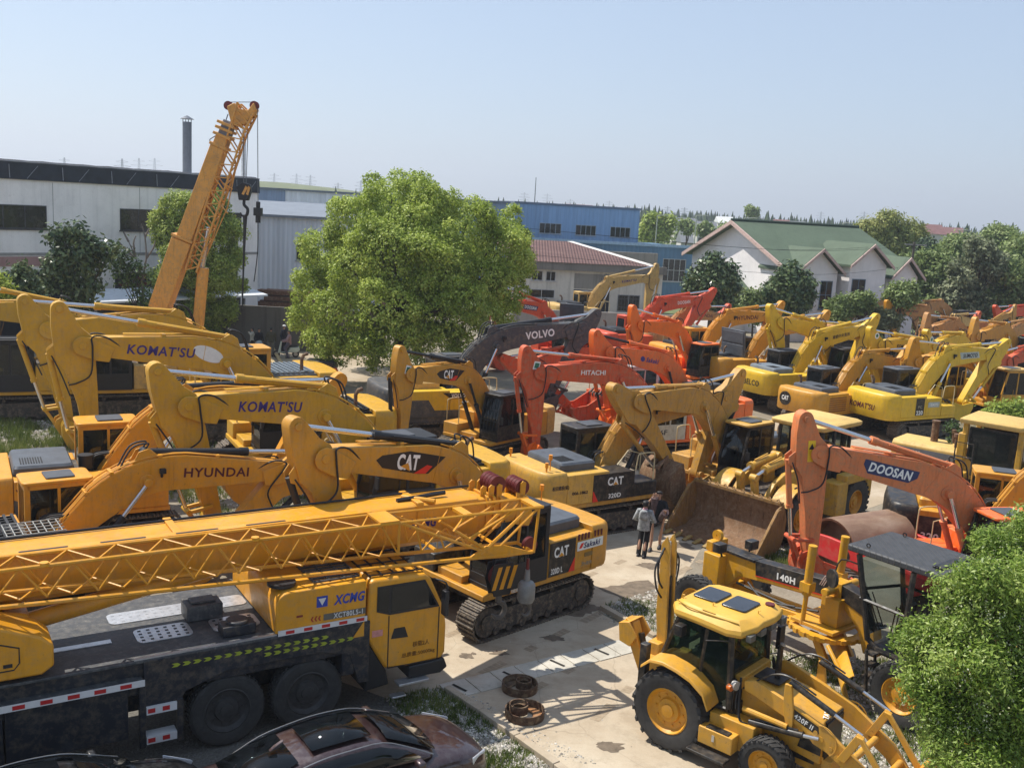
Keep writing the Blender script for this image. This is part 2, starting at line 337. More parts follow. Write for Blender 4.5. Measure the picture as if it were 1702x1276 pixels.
STAIN=plain('oil stained concrete',(.15,.115,.08),.8,0,.5,5,.1)
def blot(u,v,r,ax,seed,mat=STAIN,z=.009):
    rg=random.Random(seed); c=gp(u,v); pts=[]
    for i in range(26):
        t=6.2832*i/26; q=r*(.55+.9*abs(noise.noise(Vector((math.cos(t)*1.7+seed,math.sin(t)*1.7,seed*.3))))+.15*rg.random()); pts.append((c.x+q*math.cos(t)*ax,c.y+q*math.sin(t),z))
    struct(MB().poly(pts).build('oil_stain',mat,None,0,0),'dark oil stain on the concrete')
for k,(u,v,r,ax) in enumerate([(776,1090,.16,1.2),(787,1086,.07,1),(1055,985,.75,1.3),(1010,1085,.12,1),(1108,1130,.35,1.4),(920,1060,.2,1.6),(1080,940,.3,1.5),(1010,1240,.22,1.4),(960,1010,.5,1.5),(1120,905,.4,1.6),(830,1085,.14,1.5)]): blot(u,v,r,ax,k+3)
pebbles([(640,1010),(860,905),(1020,868),(1180,890),(1100,1060),(1150,1270),(930,1270),(760,1150)],500,.006,.018,'small grit on the concrete',STONE,31,'grit')
pebbles([(985,1022),(1085,1070),(1095,1058),(1000,1008)],160,.015,.04,'crumbled stones along the kerb',STONE,32,'rubble'); pebbles([(940,1265),(790,1180),(745,1142),(760,1135),(830,1180),(1000,1270)],420,.01,.03,'crumbled stones along the kerb by the car',STONE,33,'rubble')
TRK=plain('tyre track dust',(.30,.235,.16),.95,0,.3,9)
for k,(a,c,w_) in enumerate([((800,1120),(1170,930),.22),((860,1160),(1230,960),.2),((930,1250),(1120,1075),.2),((700,1075),(1040,930),.18)]):
    p=gp(*a); q=gp(*c); d=(q-p).normalized(); n_=Vector((-d.y,d.x,0))*w_; m_=MB(); K=int((q-p).length/.16)
    for i in range(K):
        if noise.noise(Vector((i*.21,k*3.1,0)))<-.05: continue
        s0=p+d*(i*.16); e=s0+d*.09; m_.poly([tuple(s0-n_*.5)[:2]+(.0075,),tuple(e-n_*.5+d*.05)[:2]+(.0075,),tuple(e+n_*.5+d*.05)[:2]+(.0075,),tuple(s0+n_*.5)[:2]+(.0075,)])
    struct(m_.build('tyre_tracks',TRK,None,0,0),'faint tyre tracks across the concrete','stuff')
# ---------------- excavators ----------------
def rot2(a,u,v): c,s=math.cos(a),math.sin(a); return (c*u-s*v,s*u+c*v)
_em={}
def cached(key,fn):
    if key not in _em: _em[key]=fn()
    return _em[key]
def tracks(root,L=4.1,gauge=2.25,wd=.6,hd=.92,light=1.0):
    def shoes():
        b=MB(); r=hd/2-.03; half=L/2-r; per=2*(2*half)+2*math.pi*r; n=46
        for i in range(n):
            d=per*i/n
            if d<2*half: x,z,a=-half+d,r*2,0
            elif d<2*half+math.pi*r: t=(d-2*half)/r; x,z,a=half+r*math.sin(t),r+r*math.cos(t),-t
            elif d<4*half+math.pi*r: x,z,a=half-(d-2*half-math.pi*r),0,math.pi
            else: t=(d-4*half-math.pi*r)/r; x,z,a=-half-r*math.sin(t),r-r*math.cos(t),math.pi-t
            b.M=Matrix.Translation((x,0,z+.03))@Matrix.Rotation(-a,4,'Y')
            w_=per/n*.47
            b.box(-w_,w_,-wd/2,wd/2,-.02,.012); b.box(-w_*.9,-w_*.55,-wd/2,wd/2,.012,.05); b.box(w_*.1,w_*.45,-wd/2,wd/2,.012,.04)
        b.M=Matrix.Identity(4); return b.mesh('shoes',TRACKM(),0)
    def frame():
        b=MB(); r=hd/2-.07
        st=[(L/2-r-.03+r*math.cos(t),hd/2+r*math.sin(t)) for t in [math.pi/2-math.pi*i/8 for i in range(9)]]+[(-L/2+r+.03-r*math.cos(t),hd/2-r*math.sin(t)) for t in [math.pi/2-math.pi*i/8 for i in range(9)]]
        b.prism([(x,z) for x,z in [(-L/2+.55,.18),(L/2-.55,.18),(L/2-.45,.45),(L/2-.6,.68),(-L/2+.6,.72),(-L/2+.4,.45)]],-.24,.24)
        for x in [ -L/2+.75+i*(L-1.5)/6 for i in range(7)]: b.cyl((x,-.27,.2),(x,.27,.2),.1,10)
        for x in (-.6,.7): b.cyl((x,-.2,.76),(x,.2,.76),.07,8)
        for x in (L/2-hd/2,-L/2+hd/2):
            b.cyl((x,-.24,hd/2),(x,.24,hd/2),hd/2-.1,20); b.cyl((x,-.29,hd/2),(x,.29,hd/2),.2,14)
        return b.mesh('frame',STEELD(),30)
    for s in (-1,1):
        o=put('track',cached(('sh',L,wd,hd),shoes),root); o.location=(0,s*gauge/2,0)
        put('track_frame',cached(('fr',L,wd,hd),frame),o)
    def car():
        b=MB(); b.prism([(-.9,.4),(.9,.4),(.75,.85),(-.75,.85)],-gauge/2+.25,gauge/2-.25); b.cyl((0,0,.8),(0,0,1.0),.72,24)
        for s in (-1,1):
            for q in (-1,1): b.tube([(q*.5,s*.3,.6),(q*.95,s*(gauge/2-.2),.5)],.17,6)
        return b.mesh('car_body',STEELD(),30)
    put('undercarriage',cached(('car',gauge),car),root)
def rr(x0,x1,z0,z1,r,n=4,corners='1111'):
    """rounded rectangle in 2-D, corners bl br tr tl"""
    out=[]
    for (cx,cz,a0,c) in ((x0+r,z0+r,math.pi,corners[0]),(x1-r,z0+r,1.5*math.pi,corners[1]),(x1-r,z1-r,0,corners[2]),(x0+r,z1-r,.5*math.pi,corners[3])):
        if c=='1': out+=[(cx+r*math.cos(a0+i*math.pi/2/n),cz+r*math.sin(a0+i*math.pi/2/n)) for i in range(n+1)]
        else: out.append((x0 if cx<(x0+x1)/2 else x1, z0 if cz<(z0+z1)/2 else z1))
    return out
def cab(root,frame_m,roof_m,x0=-.30,x1=1.40,y0=.42,y1=1.4,z0=1.12,z1=2.98,guard=False,slope=.28,hatch=True,key=''):
    g=cached(('cab',x0,x1,y0,y1,z0,z1,slope,frame_m.name,key),lambda:_cab(frame_m,x0,x1,y0,y1,z0,z1,slope))
    c=put('cab',g[0],root,.012)
    put('cab_interior',g[2],c)
    for me in g[1]: put('window',me,c)
    r=put('cab_roof',cached(('cr',x0,x1,y0,y1,z1,slope,roof_m.name),lambda:MB().slab(rr(x0-.04,x1-slope+.12,y0-.03,y1+.03,.14),z1-.02,z1+.06).mesh('roof',roof_m)),c,.02)
    if hatch: put('roof_hatch',cached(('ch',x0,x1,y0,y1,z1),lambda:MB().slab(rr((x0+x1)/2-.35,(x0+x1)/2+.3,y0+.16,y1-.16,.06),z1+.06,z1+.1).mesh('hatch',plain('hatch grey',(.06,.065,.075),.55))),r,.01)
    if guard:
        b=MB()
        for i in range(6): b.tube([(x1+.05-(0 if q==0 else slope+.02),y0+.08+i*(y1-y0-.16)/5,z0+.35 if q==0 else z1-.1) for q in (0,1)],.016,5)
        for k in range(4):
            t=k/3; b.tube([(x1+.05-t*(slope+.02),y,z0+.35+t*(z1-.45-z0)) for y in (y0+.05,y1-.05)],.018,5)
        b.build('front_guard',BLACK(),c)
    return c
def _cab(fm,x0,x1,y0,y1,z0,z1,sl):
    b=MB(); p=.075
    b.box(x0,x1,y0,y1,z0,z0+.1)
    zb=z0+.62
    def xf(z): return x1-sl*max(0,(z-zb))/(z1-zb)
    # lower panels
    b.box(x0,x1-.02,y1-.05,y1,z0+.1,zb); b.box(x0,x1-.02,y0,y0+.05,z0+.1,zb); b.box(x0,x0+.05,y0+.05,y1-.05,z0+.1,zb); b.box(x1-.07,x1-.02,y0+.05,y1-.05,z0+.1,zb-.3)
    # pillars
    for y in (y0,y1-p):
        b.box(x0,x0+p+.05,y,y+p,zb,z1)
        b.box(x0+.72,x0+.72+p*.9,y,y+p,zb,z1)
        b.prism([(x1-p-.02,zb),(x1,zb),(xf(z1),z1),(xf(z1)-p,z1)],y,y+p)
        b.box(x0+p,x1-sl,y,y+p,z1-.13,z1)
    b.box(x0,x0+p,y0+p,y1-p,z1-.14,z1); b.box(xf(z1)-p,xf(z1),y0+p,y1-p,z1-.1,z1); b.box(x0,x0+p,y0+p,y1-p,zb,zb+.08)
    b.box(x1-.1,x1-.03,y0+p,y1-p,zb-.3,zb-.22)
    for y in (y0+.02,y1-.035): b.cyl((x0+.98,y+(.03 if y>y0+.3 else -.02),zb-.15),(x0+.98,y+(.03 if y>y0+.3 else -.02),zb+.25),.012,6)
    w=[]
    for y in (y0+.02,y1-.03):
        w.append(MB().box(x0+p+.05,x0+.72,y,y+.01,zb,z1-.13).mesh('w',GLASS(),0))
        w.append(MB().prism([(x0+.78,zb),(x1-p,zb),(xf(z1)-p,z1-.12),(x0+.78,z1-.12)],y,y+.01).mesh('w',GLASS(),0))
    w.append(MB().box(x0+.02,x0+.03,y0+p,y1-p,zb+.08,z1-.14).mesh('w',GLASS(),0))
    f=MB(); f._add([(x1-.03,y0+p,zb-.22),(x1-.03,y1-p,zb-.22),(x1-.03,y1-p,zb),(x1-.03,y0+p,zb),(xf(z1)-.03,y1-p,z1-.1),(xf(z1)-.03,y0+p,z1-.1)],[(0,1,2,3),(3,2,4,5)]); w.append(f.mesh('w',GLASS(),0))
    i=MB(); i.box(x0+.3,x0+.78,y0+.25,y1-.25,z0+.1,z0+.62); i.box(x0+.22,x0+.36,y0+.27,y1-.27,z0+.5,z0+1.25); i.box(x0+.22,x0+.3,y0+.36,y1-.36,z0+1.25,z0+1.45); i.box(x1-.5,x1-.3,y0+.12,y0+.3,z0+.1,z0+1.0)
    for y in (y0+.18,y1-.22): i.box(x0+.5,x0+.95,y,y+.07,z0+.6,z0+.75)
    for y in (.45,.58): i.cyl((x1-.45,y0+y,z0+.1),(x1-.5,y0+y,z0+.85),.02,6)
    return b.mesh('cab',fm),w,i.mesh('seat',plain('cab interior',(.03,.03,.033),.8))
DEF=dict(CH=5.55,B=(2.25,1.42),ST=2.9,SP=(-.98,.45),al=20,be=-95,bk=None)
def boom_outline(CH,BT):
    bu,bv=BT; P0=(0,0); P1=(bu-.05,(bv-.42)*1.2); P2=(CH,0)
    cl=[]; 
    for t in (0,.12,.3,.5): cl.append((P0[0]+(P1[0]-P0[0])*t,P0[1]+(P1[1]-P0[1])*t,.25+.15*t/.5))
    a=(P0[0]+(P1[0]-P0[0])*.56,P0[1]+(P1[1]-P0[1])*.56); c=(P1[0]+(P2[0]-P1[0])*.3,P1[1]+(P2[1]-P1[1])*.3)
    for p in bez(a,P1,c,8): cl.append((p[0],p[1],.425))
    for t in (.5,.75,.93): cl.append((P1[0]+(P2[0]-P1[0])*t,P1[1]+(P2[1]-P1[1])*t,.425-.2*(t-.3)/.7))
    cl.append((CH,0,.2))
    top=[];bot=[]
    for i,(u,v,h) in enumerate(cl):
        a=cl[max(i-1,0)]; c=cl[min(i+1,len(cl)-1)]; du,dv=c[0]-a[0],c[1]-a[1]; l=math.hypot(du,dv); nx,ny=-dv/l,du/l
        top.append((u+nx*h,v+ny*h)); bot.append((u-nx*h,v-ny*h))
    return top,bot
def arm(root,p,bm,sm,bkm,cylm,rodm,hose=True,lamp=True,thin=1.0):
    d=dict(DEF); d.update(p); al=R_(d['al']); be=R_(d['be']); F=(FX,FZ)=(.35,1.75)
    L=lambda u,v:(lambda q:(FX+q[0],FZ+q[1]))(rot2(al,u,v))
    CH=d['CH']; T=L(CH,0)
    S=lambda u,v:(lambda q:(T[0]+q[0],T[1]+q[1]))(rot2(be,u,v))
    top,bot=boom_outline(CH,d['B'])
    n=8; endc=[(CH+.2*math.cos(a),.2*math.sin(a)) for a in [math.pi/2-math.pi*i/n for i in range(1,n)]]
    ft=[(.25*math.cos(a),.25*math.sin(a)) for a in [-math.pi*.55-math.pi*.75*i/5 for i in range(1,5)]]
    poly=[L(*q) for q in top+endc+bot[::-1]+ft]
    W=.23*thin
    b=MB(); b.prism(poly,-W,W)
    # foot bosses and tip fork plates, pins
    b.cyl((L(0,0)[0],-W-.14,L(0,0)[1]),(L(0,0)[0],W+.14,L(0,0)[1]),.21,16)
    tip=[L(*q) for q in [(CH-.75,.24),(CH-.3,.27),(CH,.25)]+[(CH+.25*math.cos(a),.25*math.sin(a)) for a in [math.pi/2-math.pi*i/8 for i in range(1,8)]]+[(CH,-.25),(CH-.4,-.25),(CH-.75,-.16)]]
    for s in (-1,1): b.prism(tip,s*(W+.002) if s>0 else -W-.035,W+.035 if s>0 else -W-.002)
    b.cyl((T[0],-W-.06,T[1]),(T[0],W+.06,T[1]),.1,14)
    bm_=d['B']; cp=(bm_[0]+.15,bm_[1]-.52); Cc=L(*cp); b.cyl((Cc[0],-W-.17,Cc[1]),(Cc[0],W+.17,Cc[1]),.1,14); b.cyl((Cc[0],-W-.04,Cc[1]),(Cc[0],W+.04,Cc[1]),.19,16)
    # flange lips along the top edge and stick cylinder lug
    lugp=(bm_[0]+.28,bm_[1]+.16); lug=[L(*q) for q in [(bm_[0]-.15,bm_[1]-.1),(bm_[0]+.12,bm_[1]+.24),(bm_[0]+.38,bm_[1]+.26),(bm_[0]+.75,bm_[1]-.25)]]
    for s in (-1,1): b.prism(lug,s*.15-.02,s*.15+.02)
    boom=b.build('boom',bm,root,.014)
    # pipes on top
    pb=MB(); tt=top[1:-1]
    for y in (-.17,-.1,-.03,.17):
        pts=[]
        for i,q in enumerate(tt):
            a=tt[max(i-1,0)]; c=tt[min(i+1,len(tt)-1)]; l=math.hypot(c[0]-a[0],c[1]-a[1]) or 1
            e=L(q[0]-(c[1]-a[1])/l*.055,q[1]+(c[0]-a[0])/l*.055); pts.append((e[0],y*thin,e[1]))
        pb.tube(pts[:(14 if y<0 else 11)],.021,5)
    for i in (2,5,9,12):
        if i<len(tt): q=tt[i]; e=L(q[0],q[1]+.04); pb.cbox((e[0],-.03,e[1]),(.09,.4*thin,.07))
    pb.build('hydraulic_pipes',bm,boom)
    # boom cylinders
    bx,bz=.95,1.2; dx,dz=Cc[0]-bx,Cc[1]-bz; ln=math.hypot(dx,dz)
    for s in (-1,1):
        y=s*(W+.105); e=.56
        cb=MB().cyl((bx,y,bz),(bx+dx*e,y,bz+dz*e),.085,14).cyl((bx+dx*(e-.03),y,bz+dz*(e-.03)),(bx+dx*(e+.01),y,bz+dz*(e+.01)),.1,14).build('boom_cylinder',cylm,root)
        MB().cyl((bx+dx*e,y,bz+dz*e),Cc and (Cc[0],y,Cc[1]),.052,12).build('cylinder_rod',rodm,cb)
    # stick
    ST=d['ST']; pu,pv=d['SP']
    oc=[(pu-.2*math.cos(a)*1.0,pv+.2*math.sin(a)) for a in [-math.pi*.35+math.pi*.85*i/6 for i in range(7)]]
    prof=oc+[(-.55,pv+.24),(.3,pv+.22),(.62,pv+.02),(ST*.6,.26),(ST-.05,.17)]+[(ST+.16*math.cos(a),.16*math.sin(a)) for a in [math.pi/2-math.pi*i/6 for i in range(1,6)]]+[(ST-.05,-.17),(ST*.5,-.25),(.45,-.28),(0,-.3),(-.22,-.24),(-.45,-.02)]
    w2=.165*thin
    sb=MB(); sb.prism([S(*q) for q in prof],-w2,w2)
    sb.cyl((*[S(pu,pv)[0],-w2-.05,S(pu,pv)[1]],),(S(pu,pv)[0],w2+.05,S(pu,pv)[1]),.085,12)
    e=S(ST,0); sb.cyl((e[0],-.3,e[1]),(e[0],.3,e[1]),.12,14)
    lg=[S(*q) for q in [(-.1,pv+.2),(.05,pv+.4),(.25,pv+.4),(.4,pv+.18)]]
    for s in (-1,1): sb.prism(lg,s*.11-.018,s*.11+.018)
    stick=sb.build('stick',sm,root,.012)
    # stick cylinder
    A=L(*lugp); B_=S(pu,pv); dx,dz=B_[0]-A[0],B_[1]-A[1]; e=d.get('ext',.55)
    cb=MB().cyl((A[0],0,A[1]),(A[0]+dx*e,0,A[1]+dz*e),.092,14).cyl((A[0]+dx*(e-.035),0,A[1]+dz*(e-.035)),(A[0]+dx*(e+.01),0,A[1]+dz*(e+.01)),.112,14).cyl((A[0],-.13,A[1]),(A[0],.13,A[1]),.11,12)
    cb.tube([(A[0]+dx*.05,.13,A[1]+dz*.05+.05),(A[0]+dx*(e-.1),.13,A[1]+dz*(e-.1)+.04)],.02,5)
    sc=cb.build('stick_cylinder',cylm,root); MB().cyl((A[0]+dx*e,0,A[1]+dz*e),(B_[0],0,B_[1]),.06,12).build('cylinder_rod',rodm,sc)
    # bucket
    bk=R_(d['bk']) if d['bk'] is not None else be-R_(62); P=S(ST,0)
    K=lambda u,v:(lambda q:(P[0]+q[0],P[1]+q[1]))(rot2(bk,u,v))
    # hinge side: +v is the curved back
    shell=[(-.12,-.05),(-.16,.2),(-.05,.5),(.2,.78),(.55,.92),(.9,.88),(1.2,.68),(1.42,.38),(1.5,.1)]
    inner=[(1.46,.1),(1.37,.36),(1.16,.63),(.88,.82),(.55,.86),(.24,.73),(.02,.47),(-.08,.2),(-.04,-.05)]
    bw=d.get('bw',.56); kb=MB(); kb.prism([K(*q) for q in shell+inner],-bw,bw)
    side=[K(*q) for q in shell]+[K(.6,.16),K(.2,.02)]
    for s in (-1,1): kb.prism(side,s*bw-.02,s*bw+.02); kb.prism([K(.15,.0),K(.62,.14),K(1.5,.06),K(1.48,.16),K(.62,.24),K(.15,.12)],s*bw-.035,s*bw+.035)
    for s in (-1,1): kb.prism([K(-.12,-.1),K(.12,-.1),K(.2,.3),K(-.02,.55),K(-.3,.3),K(-.3,.1)],s*.2-.02,s*.2+.02)
    bucket=kb.build('bucket',bkm,root,.008)
    for i in range(5):
        y=-bw+.08+i*(2*bw-.16)/4; tb=MB()
        q=[K(1.4,.2),K(1.44,.06),K(1.72,-.02),K(1.73,.02)]; tb.prism(q,y-.045,y+.045); tb.build('tooth',STEELD(),bucket)
    # bucket cylinder + linkage
    H=K(-.3,.22); Pv=S(ST-.38,.0); D=S(.15,pv+.36); 
    mx=S(ST-.42,.55)
    dx,dz=mx[0]-D[0],mx[1]-D[1]
    bc=MB().cyl((D[0],0,D[1]),(D[0]+dx*.6,0,D[1]+dz*.6),.078,12).cyl((D[0]+dx*.57,0,D[1]+dz*.57),(D[0]+dx*.61,0,D[1]+dz*.61),.095,12).build('bucket_cylinder',d.get('bcm',cylm),root)
    MB().cyl((D[0]+dx*.6,0,D[1]+dz*.6),(mx[0],0,mx[1]),.05,10).build('cylinder_rod',rodm,bc)
    lb=MB()
    for s in (-1,1):
        lb.tube([(mx[0],s*.2,mx[1]),(Pv[0],s*.2,Pv[1])],.05,6); lb.tube([(mx[0],s*.1,mx[1]),(H[0],s*.12,H[1])],.05,6)
    lb.cyl((mx[0],-.24,mx[1]),(mx[0],.24,mx[1]),.065,10); lb.build('bucket_link',bkm,root)
    if hose:
        def hose_(pts,r,mat=None): MB().tube(pts,r,6).build('hydraulic_hose',RUBBER(),root,0,60)
        for s in (-1,1):
            a=L(CH-1.0,.28); m1=L(CH-.45,.42); m4=S(.95,.2); m5=S(1.0,.42)
            hose_(smooth_pts([(a[0],s*.2,a[1]),(m1[0],s*.24,m1[1]),(L(CH-.12,.3)[0],s*.29,L(CH-.12,.3)[1]),(S(.1,-.22)[0],s*.30,S(.1,-.22)[1]),(S(.75,-.12)[0],s*.27,S(.75,-.12)[1]),(m4[0],s*.24,m4[1]),(m5[0],s*.17,m5[1])],5),.022)
        for y in (-.12,.0,.1):
            a=L(.25,.42); hose_(smooth_pts([(FX-.35,y*1.6,FZ-.05),(FX-.35,y*1.5,FZ+.5),(a[0],y,a[1]+.12),(L(.7,.52)[0],y,L(.7,.52)[1])],5),.026)
        for y in (-.1,.09): hose_(smooth_pts([(L(lugp[0]-.75,lugp[1]-.35)[0],y,L(lugp[0]-.75,lugp[1]-.35)[1]),(L(lugp[0]-.3,lugp[1]+.2)[0],y*1.2,L(lugp[0]-.3,lugp[1]+.2)[1]),(L(lugp[0]+.1,lugp[1]+.22)[0],y*1.3,L(lugp[0]+.1,lugp[1]+.22)[1]),(A[0]+dx*.0,y,A[1]+.1)],5),.022)
        # hose tucked along the stick to the bucket cylinder, weld seams across the boom
        hose_(smooth_pts([(S(.2,pv+.3)[0],.12,S(.2,pv+.3)[1]),(S(.7,pv+.12)[0],.14,S(.7,pv+.12)[1]),(S(1.3,.42)[0],.12,S(1.3,.42)[1])],5),.02)
    b=MB()
    for u,w_ in ((d['B'][0]-.55,.02),(d['B'][0]+.75,.02)):
        k=min(range(len(top)),key=lambda i:abs(top[i][0]-u)); k2=min(range(len(bot)),key=lambda i:abs(bot[i][0]-u)); t0,t1=top[k],bot[k2]
        for s in (-1,1): b.tube([(L(*t0)[0],s*(W+.001),L(*t0)[1]),(L(*t1)[0],s*(W+.001),L(*t1)[1])],.009,4)
    b.build('weld_seam',bm,boom,0,0)
    if lamp:
        q=L(d['B'][0]+.55,d['B'][1]-.35); MB().cbox((q[0],-W-.06,q[1]),(.14,.12,.12)).cbox((q[0]-.02,-W-.03,q[1]-.1),(.05,.06,.12)).build('work_lamp',BLACK(),boom,.01)
    return dict(L=L,S=S,W=W,w2=w2,boom=boom,stick=stick,bucket=bucket,al=al,be=be,d=d)
def boom_text(A,s,side,u,v,w,h,mat,bold=.015,shear=0,off=.004,tilt=None,thick=None):
    """lettering on the side plate of the boom; the slope of the fore boom is followed"""
    d=A['d']; a=A['al']+math.atan2(-(d['B'][1]-.42)*1.2,d['CH']-d['B'][0]+.05) if tilt is None else A['al']+tilt
    q=A['L'](u,v); y=side*(A['W']+off)
    xd=(math.cos(a),0,math.sin(a)) if side<0 else (-math.cos(a),0,-math.sin(a))
    return lettering(s,A['boom'],(q[0],y,q[1]),xd,(-math.sin(a),0,math.cos(a)),w,h,mat,bold,shear)
def boom_plate(A,pts,side,mat,off=.002,name='decal'):
    """thin decal plate on the boom side; pts in boom (u,v)"""
    y0=side*(A['W']+off); y1=side*(A['W']+off+.003)
    return MB().prism([A['L'](*q) for q in pts],min(y0,y1),max(y0,y1)).build(name,mat,A['boom'],0,0)
def boom_uv(A,u,h):
    """v of the boom axis at station u, plus h across"""
    d=A['d']; P1=(d['B'][0]-.05,(d['B'][1]-.42)*1.2); return P1[1]*(d['CH']-u)/(d['CH']-P1[0])+h
def house(root,c,hood_m=None,cw_m=None,side_m=None,skirt_m=None,cab_frame=None,cab_roof=None,guard=False,cabin=True,hood='box',rail=True,exhaust=True,sk_z=.98,mirror=True,beacon=False,hatch=True,tank_m=None):
    tank_m=tank_m or c
    hood_m=hood_m or BLACK(); cw_m=cw_m or c; side_m=side_m or c; skirt_m=skirt_m or c; cab_frame=cab_frame or BLACK(); cab_roof=cab_roof or cab_frame
    put('deck',cached(('deck',skirt_m.name),lambda:MB().box(-2.2,1.72,-1.34,1.34,sk_z,1.12).box(.1,1.6,-.5,.42,1.12,1.3).mesh('deck',skirt_m)),root,.02)
    def cwf():
        o=[(-1.95,-1.38)]+[(-2.2-.62*math.cos(a)**.8,1.38*math.sin(a)) for a in [-math.pi/2+math.pi*i/14*.999 for i in range(1,14)]]+[(-1.95,1.38)]
        o=[(-1.95,-1.38),(-2.45,-1.38),(-2.68,-1.22),(-2.78,-.9),(-2.83,-.4),(-2.83,.4),(-2.78,.9),(-2.68,1.22),(-2.45,1.38),(-1.95,1.38)]
        b=MB(); lv=[(1.0,.93),(1.08,1.0),(1.95,1.0),(2.1,.97),(2.17,.9)]
        b.loft([[( -1.95+(x+1.95)*k if x<-1.96 else x, y*(1-(1-k)*.6), z) for x,y in o] for z,k in lv]); return b.mesh('cw',cw_m,50)
    cw=put('counterweight',cached(('cw',cw_m.name),cwf),root,.02)
    put('side_panel',cached(('sp',side_m.name),lambda:MB().box(-1.94,-.32,-1.37,-.6,1.12,2.08).box(-1.94,-.36,.62,1.37,1.12,2.04).mesh('sp',side_m)),root,.03)
    MB().box(-1.94,-.35,-.62,.62,1.12,2.02).build('engine_bay',STEELD(),root)
    def tank():
        b=MB(); b.box(-.30,.72,-1.36,-.48,1.12,1.98); b.box(.74,1.68,-1.36,-.55,1.12,1.58); return b.mesh('tank',tank_m)
    put('fuel_tank',cached(('tk',tank_m.name),tank),root,.03)
    if hood=='box':
        hd=put('engine_hood',cached(('hd',hood_m.name),lambda:MB().loft([[(x*k-1.3*(1-k),y*k,z) for x,y in rr(-1.93,-.55,-.95,.95,.12)] for z,k in ((2.06,1),(2.28,1),(2.34,.94))]).mesh('hood',hood_m,40)),root)
        def vents():
            b=MB()
            for k in range(9): b.box(-1.75+k*.06,-1.72+k*.06,-.7,-.1,2.339,2.352)
            return b.mesh('v',plain('vent dark',(.008,.008,.009),.7))
        put('hood_vents',cached('vents',vents),hd)
    elif hood=='grid':
        def gridf():
            b=MB(); 
            for i in range(9): b.box(-1.9+i*.17,-1.84+i*.17,-1.0,1.0,2.12,2.18)
            for i in range(11): b.box(-1.9,-.48,-1.0+i*.19,-.95+i*.19,2.1,2.15)
            b.box(-1.95,-.45,-1.05,1.05,2.0,2.09); return b.mesh('grid',hood_m)
        put('engine_hood',cached(('gr',hood_m.name),gridf),root)
    if exhaust: MB().tube([(-1.55,.75,2.1),(-1.55,.75,2.55),(-1.62,.75,2.68),(-1.75,.75,2.72)],.06,8).build('exhaust_pipe',paint('rusty pipe',(.12,.06,.035),.7,.8),root)
    if rail:
        m=paint('rail pale',(.55,.45,.25),.5,.3)
        put('handrail',cached('rail',lambda:MB().tube(smooth_pts([(1.55,-1.3,1.58),(1.55,-1.3,2.35),(1.45,-1.3,2.5),(.95,-1.3,2.5),(.85,-1.3,2.4),(.8,-1.3,1.98)],3),.022,6).tube([(1.55,-.62,1.58),(1.55,-.62,2.3),(1.0,-.62,2.45),(.6,-.62,2.0)],.02,6).mesh('rail',m)),root)
    if beacon: MB().cyl((-2.3,-.9,2.1),(-2.3,-.9,2.5),.02,6).cyl((-2.3,-.9,2.5),(-2.3,-.9,2.66),.06,10).build('beacon',plain('amber lens',(.75,.28,.02),.3),root)
    k=None
    if cabin:
        k=cab(root,cab_frame,cab_roof,guard=guard,hatch=hatch)
        if mirror: MB().tube([(1.25,1.4,2.2),(1.4,1.55,2.3),(1.4,1.6,2.2)],.014,5).box(1.38,1.42,1.52,1.68,1.9,2.2).build('mirror',BLACK(),k)
    return cw,k
def cw_text(cw,s,mat,y=0,z=1.6,w=1.3,h=.22,bold=.02,shear=0):
    return lettering(s,cw,(-2.836,y,z),(0,-1,0),(0,0,1),w,h,mat,bold,shear)
def side_text(root,s,mat,side,x,z,w,h,bold=.015,shear=0,y=1.374,name='lettering'):
    return lettering(s,root,(x,side*y,z),(1,0,0) if side<0 else (-1,0,0),(0,0,1),w,h,mat,bold,shear,name)
def cat_plate(A,side,u0,u1,mat_red):
    """dark side emblem of the boom with a red corner"""
    v=lambda u,h: boom_uv(A,u,h); um=(u0+u1)/2
    a,b=u0,u1; hi=.27
    # toward the boom foot the emblem is cut by a red slash
    pts=[(a,v(a,hi*.78)),(b,v(b,hi*.1)),(b-.1,v(b,-hi*.45)),(b-.55,v(b-.55,-hi*.85)),(a+.45,v(a+.45,-hi*.95)),(a+.28,v(a+.28,-hi*.6))]
    p=boom_plate(A,[(a-.05,v(a,hi*.8)),(a+.02+(b-a)*.55,v(um,hi*.92)),(b-.1,v(b-.1,hi*.55)),(b,v(b,hi*.1)),(b-.25,v(b-.25,-hi*.55)),(a+.5,v(a+.5,-hi*.95)),(a+.22,v(a+.22,-hi*.9))],side,plain('emblem black',(.015,.013,.013),.4))
    boom_plate(A,[(a+.2,v(a+.2,-hi*.2)),(a+.36,v(a+.36,-hi*.1)),(a+.62,v(a+.62,-hi*.93)),(a+.3,v(a+.3,-hi*.9))],side,mat_red,.0055)
    return p
